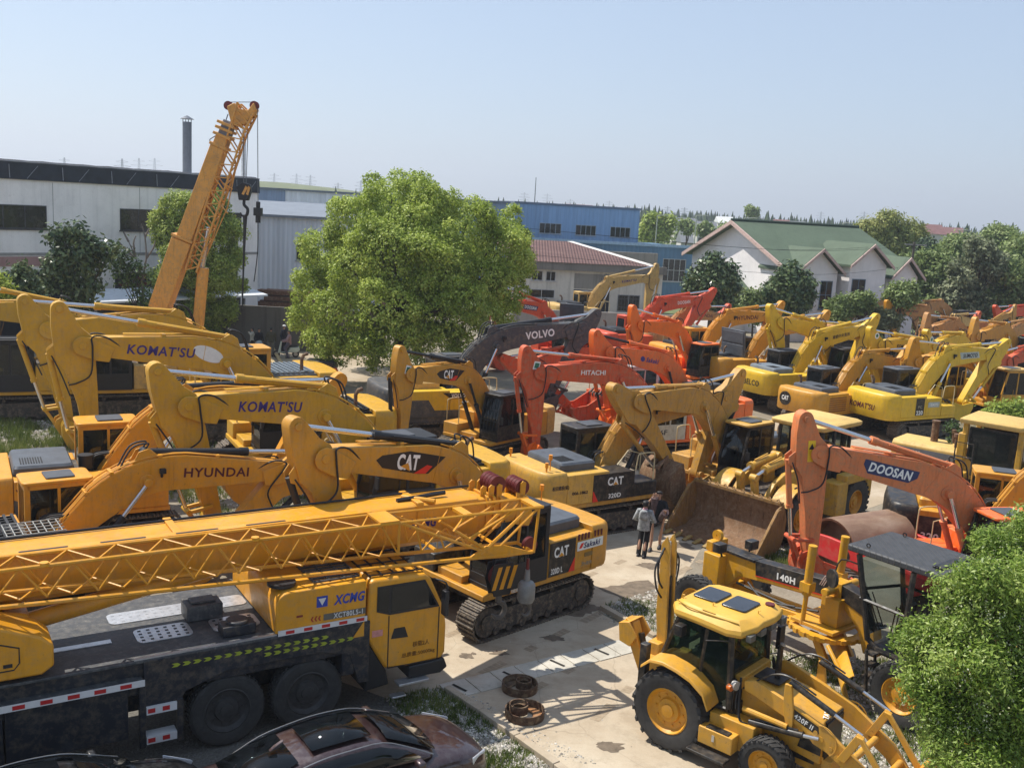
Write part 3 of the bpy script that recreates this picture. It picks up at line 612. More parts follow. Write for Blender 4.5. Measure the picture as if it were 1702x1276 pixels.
FIT=dict(
 A1=(-10.84,40.19,212.0,1.251,17.8,-100.0,5.91,(2.25,1.42),2.74,(-0.91,0.44)),
 A2=(-7.50,34.05,208.4,1.201,22.9,-94.4,5.81,(2.08,1.44),2.65,(-0.98,0.46)),
 A3=(-3.16,28.24,213.6,1.122,22.8,-103.0,5.56,(2.22,1.38),2.85,(-0.95,0.46)),
 HY1=(-10.51,21.68,34.9,0.980,11.0,-135.4,5.74,(2.01,1.34),2.66,(-0.95,0.37)),
 R3=(-11.50,26.72,29.6,1.053,17.5,-121.5,6.00,(2.25,1.42),2.46,(-0.80,0.29)),
 C1=(-0.06,23.46,223.7,0.976,30.0,-104.1,5.83,(2.13,1.56),2.90,(-0.87,0.42)),
 C2=(-0.63,38.47,230.4,0.925,25.8,-86.0,5.48,(2.19,1.43),2.73,(-0.89,0.49)),
 V1=(-2.83,41.40,25.6,1.120,25.0,-114.3,5.83,(2.05,1.45),2.90,(-0.80,0.39)),
 G1=(6.08,39.81,207.2,1.006,20.0,-91.0,5.75,(2.12,1.44),2.78,(-0.84,0.54)),
 G2=(7.86,42.52,216.3,0.975,28.6,-101.2,5.64,(2.17,1.40),2.80,(-0.88,0.52)),
 G3=(5.69,45.80,208.6,1.029,12.6,-141.1,5.50,(2.29,1.45),2.94,(-1.08,0.41)),
 O1=(10.54,56.79,220.0,0.960,25.4,-94.1,5.58,(2.25,1.35),2.77,(-0.98,0.46)),
 D2=(7.76,65.88,28.4,1.032,25.7,-121.3,5.64,(2.15,1.47),2.90,(-1.01,0.47)),
 H1=(10.02,68.00,36.1,0.980,13.0,-111.0,5.62,(2.08,1.37),2.90,(-0.99,0.46)),
 H2=(11.22,60.70,29.1,1.028,21.7,-111.2,5.64,(2.22,1.45),2.90,(-0.98,0.45)),
 H3=(13.29,57.38,30.5,1.017,21.0,-113.2,5.62,(2.24,1.41),2.90,(-0.99,0.46)),
 KB=(14.80,53.00,29.6,0.998,25.7,-112.2,5.76,(2.08,1.35),2.90,(-0.91,0.43)),
 K7=(19.29,47.84,27.7,1.026,21.5,-126.2,5.63,(2.25,1.41),2.96,(-0.96,0.44)),
 K8=(23.67,54.61,210.9,0.982,22.8,-105.9,5.65,(2.17,1.41),2.76,(-0.95,0.49)),
 K9=(28.22,60.31,219.3,1.001,17.0,-108.9,5.55,(2.25,1.42),2.85,(-1.02,0.47)),
 C3=(2.67,30.89,33.7,0.981,21.5,-108.5,5.68,(2.10,1.34),2.82,(-1.02,0.48)),
 C4=(7.98,34.51,221.4,1.011,23.9,-130.2,5.56,(2.25,1.42),2.95,(-0.95,0.46)),
 DO=(13.00,25.27,192.4,0.969,26.4,-92.9,5.97,(1.94,1.28),2.67,(-0.91,0.39)),
 K4=(18.72,57.21,212.6,1.001,29.3,-105.4,5.60,(2.25,1.42),2.90,(-0.94,0.45)),
 K5=(22.48,59.05,208.3,1.014,21.5,-116.9,5.63,(2.25,1.42),2.90,(-0.92,0.45)),
 D1=(3.14,62.95,218.5,0.975,26.9,-80.0,5.54,(2.25,1.35),2.90,(-0.98,0.45)),
 TT=(28.06,93.97,17.6,0.847,36.6,-90.1,5.85,(2.07,1.45),2.92,(-0.97,0.47)),
 KF=(5.55,82.15,21.6,1.069,26.4,-92.2,5.85,(2.19,1.44),2.89,(-0.97,0.44)),
 RS=(39.20,83.05,27.1,0.638,39.2,-86.3,5.70,(2.16,1.43),2.89,(-0.97,0.46)),
 RO=(43.01,78.64,197.6,1.039,1.2,-80.0,5.65,(2.19,1.49),2.90,(-0.98,0.45)),
 H5=(35.12,81.75,202.7,0.965,18.2,-104.9,5.69,(2.16,1.43),2.67,(-0.88,0.47)),
 H6=(26.30,80.71,41.7,0.982,14.6,-107.3,5.59,(2.18,1.40),2.90,(-0.94,0.44)),
 CR=(15.70,48.38,35.7,0.940,15.0,-110.0,5.55,(2.25,1.42),2.90,(-0.98,0.45)),
 C32=(13.97,28.10,341.7,0.968,24.5,-110.0,5.55,(2.07,1.39),2.90,(-0.98,0.45)),
 RC=(26.06,52.33,198.2,1.015,15.0,-80.0,5.55,(2.25,1.42),2.90,(-0.98,0.45)),
 PX=(-17.10,42.83,204.8,1.123,23.7,-80.0,5.55,(2.31,1.45),2.90,(-0.98,0.45)),
 X0=(-20.54,41.30,204.4,1.120,15.0,-80.0,5.55,(2.25,1.42),2.90,(-0.98,0.45)),
 X1=(47.84,90.60,206.4,0.994,12.7,-114.6,5.55,(2.25,1.42),2.90,(-0.95,0.45)),
 X2=(34.18,61.53,210.3,0.989,8.0,-121.3,5.55,(2.25,1.42),2.90,(-0.93,0.45)),
 X3=(40.06,90.39,205.9,0.995,13.3,-116.7,5.55,(2.25,1.42),2.90,(-0.95,0.45)),
 X4=(31.07,73.31,40.2,0.959,15.0,-110.0,5.55,(2.25,1.42),2.90,(-0.98,0.45)),
 X6=(34.87,68.27,214.8,1.025,15.0,-80.0,5.55,(2.25,1.42),2.90,(-0.98,0.45)),
 X7=(32.81,71.10,214.7,0.998,15.0,-80.0,5.55,(2.25,1.42),2.90,(-0.98,0.45)),
)
YK=paint('komatsu style yellow',(0.585,0.316,0.018),.4,.35); YC=paint('warm machine yellow',(0.568,0.269,0.022),.42,.38); YC2=paint('worn machine yellow',(0.516,0.265,0.036),.5,.6)
YH=paint('orange yellow',(.68,.295,.018),.38,.3); YL=paint('bright lemon yellow',(0.688,0.429,0.020),.38,.28); YP=paint('pale faded yellow',(0.568,0.359,0.104),.5,.6); TAN=paint('faded tan yellow',(0.516,0.242,0.068),.55,.75)
OR=paint('safety orange',(0.800,0.145,0.018),.4,.35); OR2=paint('worn red orange',(0.600,0.085,0.022),.5,.6); OR3=paint('bright signal orange',(0.860,0.160,0.012),.38,.25); RED=paint('orange red',(0.660,0.070,0.020),.42,.4); DOO=paint('sun faded orange',(0.680,0.200,0.065),.48,.45)
VG=paint('charcoal grey',(0.060,0.063,0.068),.5,.35); GH=plain('hood slate',(.075,.085,.1),.5,0,.35,3); GH2=plain('hood blue grey',(.15,.18,.21),.55,0,.3,3); BK=paint('machine black',(0.014,0.014,0.015),.4,.25,(.03,.02,.015))
REDM=plain('decal red',(.65,.03,.015),.45,0,.1); NAVY=plain('navy lettering',(.035,.02,.16),.5,0,.1); DKL=plain('black lettering',(.02,.012,.02),.5,0,.1); DRK=plain('maroon lettering',(.09,.01,.02),.5,0,.1); ROD=CHROME(); W_=WHITE(); DECW=plain('sticker white',(.7,.72,.68),.5,0,.15); GRN=plain('sticker green',(.03,.16,.09),.5,0,.2); BRN=paint('rusty bucket',(0.190,0.100,0.050),.75,1.0,(.2,.085,.035),1.5)
DBLU=plain('navy decal',(.02,.03,.10),.45,0,.1)
def machine(key,label,c,stick=None,bucket=None,cyl=None,rod=None,arm_kw={},**hk):
    x,y,ps,s,al,be,CH,B,ST,SP=FIT[key]
    root=empty('excavator',(x,y,0),R_(ps),s); tag(root,label,'excavator','excavators parked in the yard')
    tracks(root); kw=dict(al=al,be=be,CH=CH,B=B,ST=ST,SP=SP); kw.update(arm_kw)
    cw,k=house(root,hk.pop('body',c),**hk)
    A=arm(root,kw,c,stick or c,bucket or stick or c,cyl or c,rod or ROD)
    A['root']=root; A['cw']=cw; A['cab']=k; return A
def stripe(root,mat,x0,x1,z0,z1,side,name='decal',y=1.375): return MB().box(x0,x1,min(side*y,side*(y+.004)),max(side*y,side*(y+.004)),z0,z1).build(name,mat,root,0,0)
def black_side(root,side,x0,x1,txt='CAT',sub='320D',red=True):
    """dark rear side panel with the white emblem, model number and red slash"""
    y0,y1=sorted((side*1.372,side*1.384)); f=1 if side>0 else -1
    p=MB().prism([(x0,1.14),(x1,1.14),(x1,2.0),(x0,2.0)],y0,y1).build('side_door',BK,root,0)
    tw=min(.62,(x1-x0)*.55)
    lettering(txt,p,((x0+x1)/2+.05,side*1.386,1.74),(-f,0,0),(0,0,1),tw,.27,W_,.03)
    MB().prism([((x0+x1)/2+.05-.1,1.62),((x0+x1)/2+.05+.1,1.62),((x0+x1)/2+.05,1.72)],*sorted((side*1.387,side*1.393))).build('emblem_triangle',YH,p,0,0)
    lettering(sub,p,((x0+x1)/2+(.18 if side>0 else .05),side*1.386,1.27),(-f,0,0),(0,0,1),tw*.8,.15,W_,.02)
    xr=x0
    MB().prism([(xr+.0,1.14),(xr+.22,1.14),(xr+.02,1.48),(xr+.0,1.48)],*sorted((side*1.386,side*1.392))).build('red_slash',REDM,p,0,0)
    return p
# --- front left row ---
A=machine('A1','yellow excavator with the leftmost raised arm, just behind the other tall yellow arm',YK,hood='grid',hood_m=GH2,cab_frame=YC,cab_roof=YC,rail=True)
A=machine('A2','yellow excavator with purple lettering and a white oval on its boom, bare trampled tracks',YK,hood='grid',hood_m=BLACK(),bucket=YK,arm_kw=dict(bk=-200))
boom_text(A,"KOMAT'SU",1,3.95,boom_uv(A,3.95,.0),1.75,.27,NAVY,.02,.12); q=boom_uv(A,2.78,0)
boom_plate(A,[(2.78+.43*math.cos(t),q+.2*math.sin(t)) for t in [i*math.pi/12 for i in range(24)]],1,DECW,name='oval_patch')
A=machine('A3','ochre excavator with purple lettering but no white oval on its boom',YK,hood='grid',hood_m=BLACK())
boom_text(A,"KOMAT'SU",1,3.75,boom_uv(A,3.75,.02),1.55,.26,NAVY,.02,.12)
A=machine('HY1','orange yellow excavator with dark maroon capitals on its boom behind the crane truck',YH,cyl=BLACK(),hood='grid',hood_m=BLACK(),cab_frame=YH,cab_roof=YH,guard=True,sk_z=1.0,rail=False)
boom_text(A,'HYUNDAI',-1,3.85,boom_uv(A,3.85,.0),1.65,.24,DRK,.02)
b=MB()
for i in range(8): b.box(-.9+i*.16,-.88+i*.16,-1.2,-.3,2.32,2.34)
for i in range(5): b.box(-.9,.3,-1.2+i*.22,-1.18+i*.22,2.32,2.345)
for s in (-1.2,-.3): b.cyl((-.9,s,2.0),(-.9,s,2.33),.015,5); b.cyl((.3,s,2.0),(.3,s,2.33),.015,5)
b.build('wire_guard',plain('wire grey',(.3,.3,.28),.5),A['root'])
A=machine('R3','orange yellow excavator with ribbed dark hood and slatted side at the left border',YH,cyl=BLACK(),hood_m=GH,cab_frame=YH,cab_roof=YH,exhaust=False)
r=A['root']; MB().prism([(-1.94,1.13),(-.9,1.13),(-1.94,1.62)],-1.384,-1.372).build('dark_triangle',VG,r,0,0); lettering('00',r,(-1.62,-1.386,1.25),(1,0,0),(0,0,1),.34,.16,W_,.02)
b=MB()
for i in range(9): b.prism([(-1.9+i*.09,1.88),(-1.86+i*.09,1.88),(-1.74+i*.09,1.7),(-1.78+i*.09,1.7)],-1.378,-1.37)
b.build('louvres',DRK,r); MB().cyl((-.2,-.2,2.0),(-.2,-.2,2.3),.17,16).cyl((-.2,-.2,2.3),(-.2,-.2,2.36),.19,16).build('air_cleaner',BLACK(),r)
A=machine('PX','yellow excavator with black cab standing in shadow behind the two tall yellow arms',YK,cab_frame=BLACK(),cab_roof=BLACK(),side_m=YP)
p=stripe(A['root'],BLACK(),-1.5,-.75,1.6,1.98,1,'number_plate'); lettering('PC',p,(-1.02,1.382,1.87),(-1,0,0),(0,0,1),.3,.13,W_,.02); lettering('350-1',p,(-1.12,1.382,1.7),(-1,0,0),(0,0,1),.55,.13,W_,.02)
A=machine('X0','dark cabbed yellow excavator cut off by the left border of the photo',YK,cab_frame=BLACK(),cab_roof=BLACK())
# --- middle ---
A=machine('C1','black and yellow excavator with a white sticker on its rear side, beside the bare concrete',YC,cyl=BLACK(),hood_m=GH,cab_frame=BLACK(),exhaust=False,beacon=True,tank_m=BK)
r=A['root']; cat_plate(A,1,2.85,4.6,REDM); boom_text(A,'CAT',1,3.75,boom_uv(A,3.75,.02),.62,.36,W_,.04)
q=boom_uv(A,3.75,-.14); boom_plate(A,[(3.6,q),(3.9,q),(3.75,q+.15)],1,YH,.0095)
black_side(r,1,-1.3,-.38,'CAT','320D L')
p=stripe(r,DECW,-2.32,-1.36,1.62,1.86,1,'sticker',1.386); lettering('Sakaki',p,(-1.9,1.392,1.74),(-1,0,0),(0,0,1),.62,.15,DBLU,.02,.2); MB().prism([(-1.52,1.68),(-1.42,1.68),(-1.5,1.81),(-1.6,1.81)],1.391,1.394).build('sticker_mark',REDM,p,0,0)
b=MB()
for i in range(8):
    if i!=3: b.box(-2.28+i*.12,-2.22+i*.12,1.372,1.39,1.9,2.06)
b.build('air_slots',DRK,r); stripe(r,plain('plate bronze',(.2,.13,.04),.5),-1.95,-1.65,1.42,1.53,1,'data_plate',1.386); lettering('7NER',r,(-1.75,1.39,1.24),(-1,0,0),(0,0,1),.4,.09,plain('grey lettering',(.3,.27,.2),.5),.0)
lettering('TIER',r,(.75,1.345,1.05),(-1,0,0),(0,0,1),.4,.08,W_,.02)
A=machine('C2','yellow excavator with black guarded cab and black cylinders, before the charcoal boomed machine',YC,cyl=BLACK(),cab_frame=BK,cab_roof=BK,hood_m=GH,guard=True,rod=BLACK(),cw_m=YP)
cat_plate(A,1,2.75,4.15,REDM); boom_text(A,'CAT',1,3.5,boom_uv(A,3.5,.02),.55,.34,W_,.04); q=boom_uv(A,3.5,-.13); boom_plate(A,[(3.37,q),(3.63,q),(3.5,q+.13)],1,YH,.0095)
p=MB().prism([A['S'](-.35,.2),A['S'](-.02,.28),A['S'](.02,.0),A['S'](-.3,-.06)],A['w2']+.002,A['w2']+.006).build('sticker',DECW,A['stick'],0,0); MB().prism([A['S'](-.27,.17),A['S'](-.08,.22),A['S'](-.06,.03),A['S'](-.25,-.01)],A['w2']+.007,A['w2']+.009).build('sticker_mark',GRN,p,0,0)
A=machine('V1','yellow excavator with charcoal boom and charcoal rounded rear weight, half under the big tree',VG,body=YL,cw_m=VG,cab_frame=VG,side_m=YL,skirt_m=VG,hood_m=YP,stick=VG,bucket=VG,cyl=BLACK(),sk_z=.9)
boom_text(A,'VOLVO',-1,4.05,boom_uv(A,4.05,.0),1.25,.3,W_,.03); r=A['root']; p=MB().prism([(-.62,2.0),(.28,2.0),(.28,1.78),(-.3,1.78)],-1.385,-1.365).build('name_plate',BK,r,0,0); lettering('VOLVO',p,(0,-1.388,1.89),(1,0,0),(0,0,1),.55,.14,W_,.03)
MB().prism([(-1.94,1.12),(.72,1.12),(.72,1.36),(-.9,1.36),(-1.15,1.75),(-1.94,1.75)],-1.384,-1.371).build('lower_cladding',VG,r,0,0)
A=machine('G1','red orange excavator with white capital lettering on its boom, in front of the grey boom',OR2,stick=OR2,bucket=OR3,body=OR,hood_m=GH2,cab_frame=paint('cream cab',(0.500,0.470,0.380),.5,.4),cab_roof=paint('cream cab',(0.500,0.470,0.380),.5,.4))
boom_text(A,'HITACHI',1,3.55,boom_uv(A,3.55,.03),1.1,.19,W_,.012)
for kx in (-.45,):
    p=MB().prism([A['S'](kx,.22),A['S'](kx+.3,.3),A['S'](kx+.34,.04),A['S'](kx+.04,-.04)],A['w2']+.002,A['w2']+.006).build('sticker',DECW,A['stick'],0,0); MB().prism([A['S'](kx+.06,.19),A['S'](kx+.25,.24),A['S'](kx+.28,.06),A['S'](kx+.09,.01)],A['w2']+.007,A['w2']+.009).build('sticker_mark',GRN,p,0,0)
lettering('6F',A['cab'],(.75,1.405,1.45),(-1,0,0),(0,0,1),.35,.2,DKL,.01)
A=machine('G2','orange excavator with a small blue and white sign on its boom and a black cab',OR,stick=OR,bucket=OR3,cab_frame=BK,cab_roof=BK,hood_m=GH2,cyl=OR,rod=BLACK())
boom_text(A,'Sakaki',1,3.3,boom_uv(A,3.3,.0),.75,.2,NAVY,.02,.2); q=boom_uv(A,3.85,0); boom_plate(A,[(3.85+.13*math.cos(t),q+.11*math.sin(t)) for t in [i*math.pi/8 for i in range(16)]],1,NAVY,name='logo_disc')
A=machine('G3','faded red orange excavator with its stick folded under, just behind the lettered red boom',OR2,cab_frame=paint('white cab',(0.473,0.421,0.400),.5,.35),cab_roof=paint('white cab',(0.473,0.421,0.400),.5,.35),hood_m=GH)
A=machine('O1','bright orange excavator with plain unlettered boom sloping down to the right',OR3,hood_m=GH,cab_frame=BK,cab_roof=OR3)
A=machine('D1','red excavator with white lettering in a dark frame, boom half hidden by the big tree',RED,hood=None)
hm=MB().box(-.06,.06,-.8,.8,0,2.1); hm.box(-.1,-.06,-.7,.7,.15,.9); hm.box(-.1,-.06,-.7,.7,1.05,1.95); hm.box(.06,.1,-.7,.7,.15,1.95); o=hm.build('engine_hood',GH,A['root'],.03); o.location=(-.5,.1,2.05); o.rotation_euler=(0,R_(8),R_(35))
boom_plate(A,[(4.05,boom_uv(A,4.05,.16)),(2.95,boom_uv(A,2.95,.16)),(2.95,boom_uv(A,2.95,-.16)),(4.05,boom_uv(A,4.05,-.16))],1,DBLU); boom_text(A,'DOOSAN',1,3.5,boom_uv(A,3.5,0),.95,.2,W_,.02,0,.009)
A=machine('D2','red orange excavator with arched boom near the old workshop, tip pointing right',RED,hood_m=BLACK(),cab_frame=RED,cab_roof=RED)
boom_text(A,'DOOSAN',-1,4.1,boom_uv(A,4.1,0),1.0,.22,W_,.015)
A=machine('H1','tan excavator with dark lettering on its arched boom, behind the bright yellow one like it',TAN,stick=RED,hood_m=BLACK(),cab_frame=TAN,cab_roof=TAN)
boom_text(A,'HYUNDAI',-1,3.9,boom_uv(A,3.9,0),1.6,.24,DRK,.015)
A=machine('H2','golden yellow excavator with dark lettering high on its boom, left of the open hood',YH,hood_m=BLACK(),cab_frame=YH,cab_roof=YH)
boom_text(A,'HYUNDAI',-1,3.7,boom_uv(A,3.7,.0),1.65,.26,DRK,.02)
A=machine('H3','golden yellow excavator with unlettered worn boom, between two lettered booms',YC,hood=None,cab_frame=BK,cab_roof=BK)
hm=MB().box(-.05,.05,-.95,.95,0,1.55); hm.box(-.08,-.05,-.85,.85,.1,.72); hm.box(-.08,-.05,-.85,.85,.82,1.45); o=hm.build('engine_hood',GH,A['root'],.03); o.location=(-.62,.1,2.05); o.rotation_euler=(0,R_(-6),0)
A=machine('KB','lemon yellow excavator with black name on its rear and white disc on its cab',YL,hood_m=GH2,cab_frame=BK,cab_roof=GH,side_m=YL)
cw_text(A['cw'],'KOBELCO',BK,0,1.55,1.7,.3,.02); boom_text(A,'建機中央直送',-1,3.75,boom_uv(A,3.75,0),1.3,.2,DKL,.01)
MB().cyl((.115,.9,2.35),(.1,.9,2.35),.17,20).build('white_disc',DECW,A['cab'],0)
MB().tube(smooth_pts([(-.3,-1.376,1.85),(.2,-1.376,1.75),(.55,-1.366,1.5),(.62,-1.366,1.3)],4),.02,5).build('swoosh',DKL,A['root'])
A=machine('K4','lemon yellow excavator with rounded stick top showing between two lettered booms',YL,hood_m=GH)
A=machine('K5','lemon yellow excavator whose round stick top rises behind the black cab with white disc',YL,hood_m=GH)
A=machine('K7','bright yellow excavator with model number 220 on a black patch and arm stretched right',YL,hood_m=GH,cab_frame=BK,cab_roof=GH,bucket=YL)
r=A['root']; cw_text(A['cw'],"KOMAT'SU",DRK,.1,1.5,1.5,.27,.02,.12)
p=stripe(r,BK,-1.0,-.45,1.2,2.0,-1,'number_patch'); lettering('220',p,(-.73,-1.382,1.33),(1,0,0),(0,0,1),.42,.2,W_,.03); lettering('PC',p,(-.73,-1.382,1.6),(1,0,0),(0,0,1),.25,.12,plain('grey lettering',(.3,.27,.2),.5),.02)
p=stripe(r,plain('sticker grey',(.4,.43,.38),.5),-.2,.55,1.55,1.8,-1,'sticker'); lettering('SUMOTO',p,(.2,-1.382,1.67),(1,0,0),(0,0,1),.5,.12,W_,.01)
boom_plate(A,[(3.2,boom_uv(A,3.2,.2)),(4.45,boom_uv(A,4.45,.17)),(4.45,boom_uv(A,4.45,-.15)),(3.2,boom_uv(A,3.2,-.15))],-1,plain('sticker grey',(.4,.43,.38),.5)); boom_text(A,'SUMOTO',-1,3.85,boom_uv(A,3.85,.01),1.0,.2,DKL,.02,.1,.009)
A=machine('K8','yellow excavator with dark boom lettering and a clover sticker on its stick',YL,hood_m=GH,cab_frame=YL,cab_roof=YL)
boom_text(A,"KOMAT'SU",1,3.9,boom_uv(A,3.9,0),1.15,.2,DKL,.03,.1)
for M_ in (A,):
    c0=M_['S'](-.55,.2); p=MB().cyl((c0[0],M_['w2'],c0[1]),(c0[0],M_['w2']+.005,c0[1]),.17,16).build('sticker',DECW,M_['stick'],0); MB().cyl((c0[0],M_['w2']+.006,c0[1]),(c0[0],M_['w2']+.009,c0[1]),.1,6).build('sticker_mark',GRN,p,0)
A=machine('K9','yellow excavator whose round stick top with clover sticker stands left of the stretched arm',YL,hood_m=GH,cab_frame=YL,cab_roof=YL)
c0=A['S'](-.5,.2); p=MB().cyl((c0[0],A['w2'],c0[1]),(c0[0],A['w2']+.005,c0[1]),.18,16).build('sticker',DECW,A['stick'],0); MB().cyl((c0[0],A['w2']+.006,c0[1]),(c0[0],A['w2']+.009,c0[1]),.11,6).build('sticker_mark',GRN,p,0)
A=machine('C3','yellow excavator with black side door, arched boom reaching over the loader bucket',YC2,hood_m=GH,cyl=BLACK(),cab_frame=BK,cab_roof=BK,body=YC2,side_m=paint('light machine yellow',(0.602,0.343,0.056),.45,.45),cw_m=paint('light machine yellow',(0.602,0.343,0.056),.45,.45),beacon=True,exhaust=False,tank_m=BK)
r=A['root']; black_side(r,-1,-.95,.7,'CAT','320D'); boom_text(A,'松田建設(机)',-1,3.35,boom_uv(A,3.35,.05),1.5,.17,DKL,.012)
lettering('松田建設(机)',A['cw'],(-2.2,-1.385,1.72),(1,0,0),(0,0,1),.62,.16,DKL,.01); lettering('006-1862',r,(-1.45,-1.38,1.5),(1,0,0),(0,0,1),.6,.1,DKL,.01)
for y in (-1.0,1.0): MB().cyl((-2.5,y,2.1),(-2.5,y,2.3),.03,6).cyl((-2.5,y,2.3),(-2.5,y,2.45),.055,10).build('beacon',plain('amber lens',(.75,.28,.02),.3),r)
lettering('CATERPILLAR',A['cab'],(.08,.9,2.88),(0,-1,0),(0,0,1),.6,.07,W_,.02)
A=machine('C4','muddy yellow excavator with a rusty bucket hanging beside the two standing people',YC2,stick=YC2,bucket=BRN,cab_frame=BK,cab_roof=paint('light machine yellow',(0.602,0.343,0.056),.45,.45),hood_m=GH,arm_kw=dict(bk=-118,bw=.68))
A=machine('DO','sun faded orange excavator with white letters on a navy shield along its big boom',DOO,stick=DOO,bucket=OR2,hood_m=BLACK(),cab_frame=BK,cab_roof=OR,body=OR)
boom_plate(A,[(4.75,boom_uv(A,4.75,.17)),(3.15,boom_uv(A,3.15,.17)),(3.12,boom_uv(A,3.12,-.02)),(3.3,boom_uv(A,3.3,-.19)),(4.5,boom_uv(A,4.5,-.19)),(4.72,boom_uv(A,4.72,.02))],1,DBLU,name='name_shield'); boom_text(A,'DOOSAN',1,3.92,boom_uv(A,3.92,0),1.3,.25,W_,.03,.12,.008)
p=MB().prism([A['S'](-.35,.3),A['S'](.2,.3),A['S'](.2,.1),A['S'](-.35,.1)],A['w2']+.002,A['w2']+.006).build('warning_sticker',plain('sticker yellow',(.8,.5,.02),.5),A['stick'],0,0)
lettering('▲',p,(A['S'](-.2,.2)[0],A['w2']+.008,A['S'](-.2,.2)[1]),(-1,0,0),(0,0,1),.15,.15,DKL,.0)
A=machine('C32','yellow excavator with rounded yellow hood and black sides, behind the red roller',YC,hood_m=YC,cab_frame=YC,cab_roof=YC,exhaust=False,cw_m=BK)
r=A['root']; black_side(r,-1,-.6,.66,'CAT',''); lettering('320',r,(-1.55,-1.386,1.3),(1,0,0),(0,0,1),.5,.22,W_,.03); MB().box(-1.94,-.62,-1.384,-1.372,1.14,1.9).build('dark_side',BK,r,0,0)
A=machine('CR','small yellow excavator with louvred rear and round dark emblem panel, beside the 220 machine',YC,hood_m=GH,cab_frame=BK,cab_roof=GH)
p=MB().cyl((-2.834,.62,1.62),(-2.845,.62,1.62),.36,24).build('emblem_panel',BK,A['cw'],0); lettering('CAT',p,(-2.848,.62,1.65),(0,-1,0),(0,0,1),.42,.24,W_,.04)
b=MB()
for i in range(7): b.box(-1.85,-.5,-1.384,-1.37,1.2+i*.11,1.24+i*.11)
b.build('louvres',DRK,A['root'])
A=machine('RC','yellow excavator with white cab pillar at the right border, cab facing the green plants',YC,cab_frame=YC,cab_roof=YP,hood_m=GH)
A=machine('TT','weathered tan excavator with its arm raised high in front of the white house',TAN,hood_m=BLACK(),cab_frame=TAN,cab_roof=TAN)
A=machine('KF','pale yellow excavator with faded dark lettering and raised arm in front of the old workshop',YP,hood_m=BLACK(),cab_frame=YP,cab_roof=YP)
boom_text(A,"KOMAT'SU",-1,4.0,boom_uv(A,4.0,0),1.3,.2,NAVY,.02,.12)
A=machine('RS','small ochre excavator with arm bent like an upturned V at the right border',YC2,hood_m=BLACK())
A=machine('RO','orange tan excavator with low boom running out of the photo at the right border',TAN,hood_m=BLACK(),cab_frame=BK,cab_roof=BK); boom_text(A,'607',1,4.6,boom_uv(A,4.6,0),.6,.22,DKL,.01)
A=machine('H5','tan excavator with dark lettering on a low boom, orange stick standing upright',TAN,stick=YH,hood_m=BLACK(),cab_frame=BK,cab_roof=BK); boom_text(A,'HYUNDAI',1,3.9,boom_uv(A,3.9,0),1.3,.2,DRK,.01)
A=machine('X1','dull red excavator at the far right border, arm top against the hedge',RED,hood_m=BLACK())
A=machine('X2','red orange excavator with low boom at the right border, below the small ochre one',OR2,hood_m=BLACK())
A=machine('X3','tan excavator with low boom at the foot of the hedge, behind the orange upright stick',TAN,hood_m=BLACK())
A=machine('X4','pale yellow excavator with black glass cab seen from behind, before the right hedge',YP,hood_m=BLACK(),cab_frame=BK,cab_roof=GH,stick=OR2)
A=machine('X6','yellow excavator at the right border whose boom ends left of the ochre one',YC,hood_m=GH)
A=machine('X7','tan excavator with pale cab roof, right of the black glass cab',TAN,hood_m=BLACK(),cab_frame=BK,cab_roof=YP)
A=machine('H6','tan excavator with faded lettering, leftmost of the scrapped machines below the green hedge',TAN,stick=TAN,bucket=OR2,hood_m=BLACK()); boom_text(A,'HYUNDAI',-1,3.9,boom_uv(A,3.9,0),1.3,.2,DRK,.01)
# ---------------- buildings ----------------
def wallmat(name,rgb,streak=.4,rib=0,scale=1.0,rough=.8):
    m,t,b=nodes(name); v=coords(t,1.0,'Generated') ; vo=coords(t)
    a=noise_n(t,vo,.5*scale,5,.6); s=noise_n(t,coords(t,(2.2,2.2,.12)),1.0,6,.7); g=noise_n(t,vo,5,5,.7)
    c=ramp(t,a,[(.3,mul(rgb,.85)),(.55,rgb),(.8,mul(rgb,1.08))]); c=mix(t,ramp(t,s,[(.5,(0,0,0)),(.75,(streak,)*3)]),c,mul(rgb,.45)); c=mix(t,ramp(t,g,[(.55,(0,0,0)),(.8,(streak*.5,)*3)]),c,(.18,.15,.12))
    t.links.new(c,b.inputs['Base Color']); b.inputs['Roughness'].default_value=rough; b.inputs['Specular IOR Level'].default_value=.25; bump(t,b,g,.15,.02); return m
DARKWIN=glassy('dark window glass',(.3,.33,.36),.8,(.012,.014,.017))
FACW=glassy('dusty factory glass',(.3,.33,.36),.92,(.05,.05,.045))
class Wall:
    """a straight wall: origin on the ground, direction d, outward normal n (towards the yard)"""
    def __init__(s,a,b_):
        s.a=Vector((a[0],a[1],0)); v=Vector((b_[0]-a[0],b_[1]-a[1],0)); s.L=v.length; s.d=v/s.L; s.n=Vector((s.d.y,-s.d.x,0))
        s.M=Matrix(((s.d.x,-s.n.x,0,s.a.x),(s.d.y,-s.n.y,0,s.a.y),(0,0,1,0),(0,0,0,1)))   # local: x along, y inward, z up
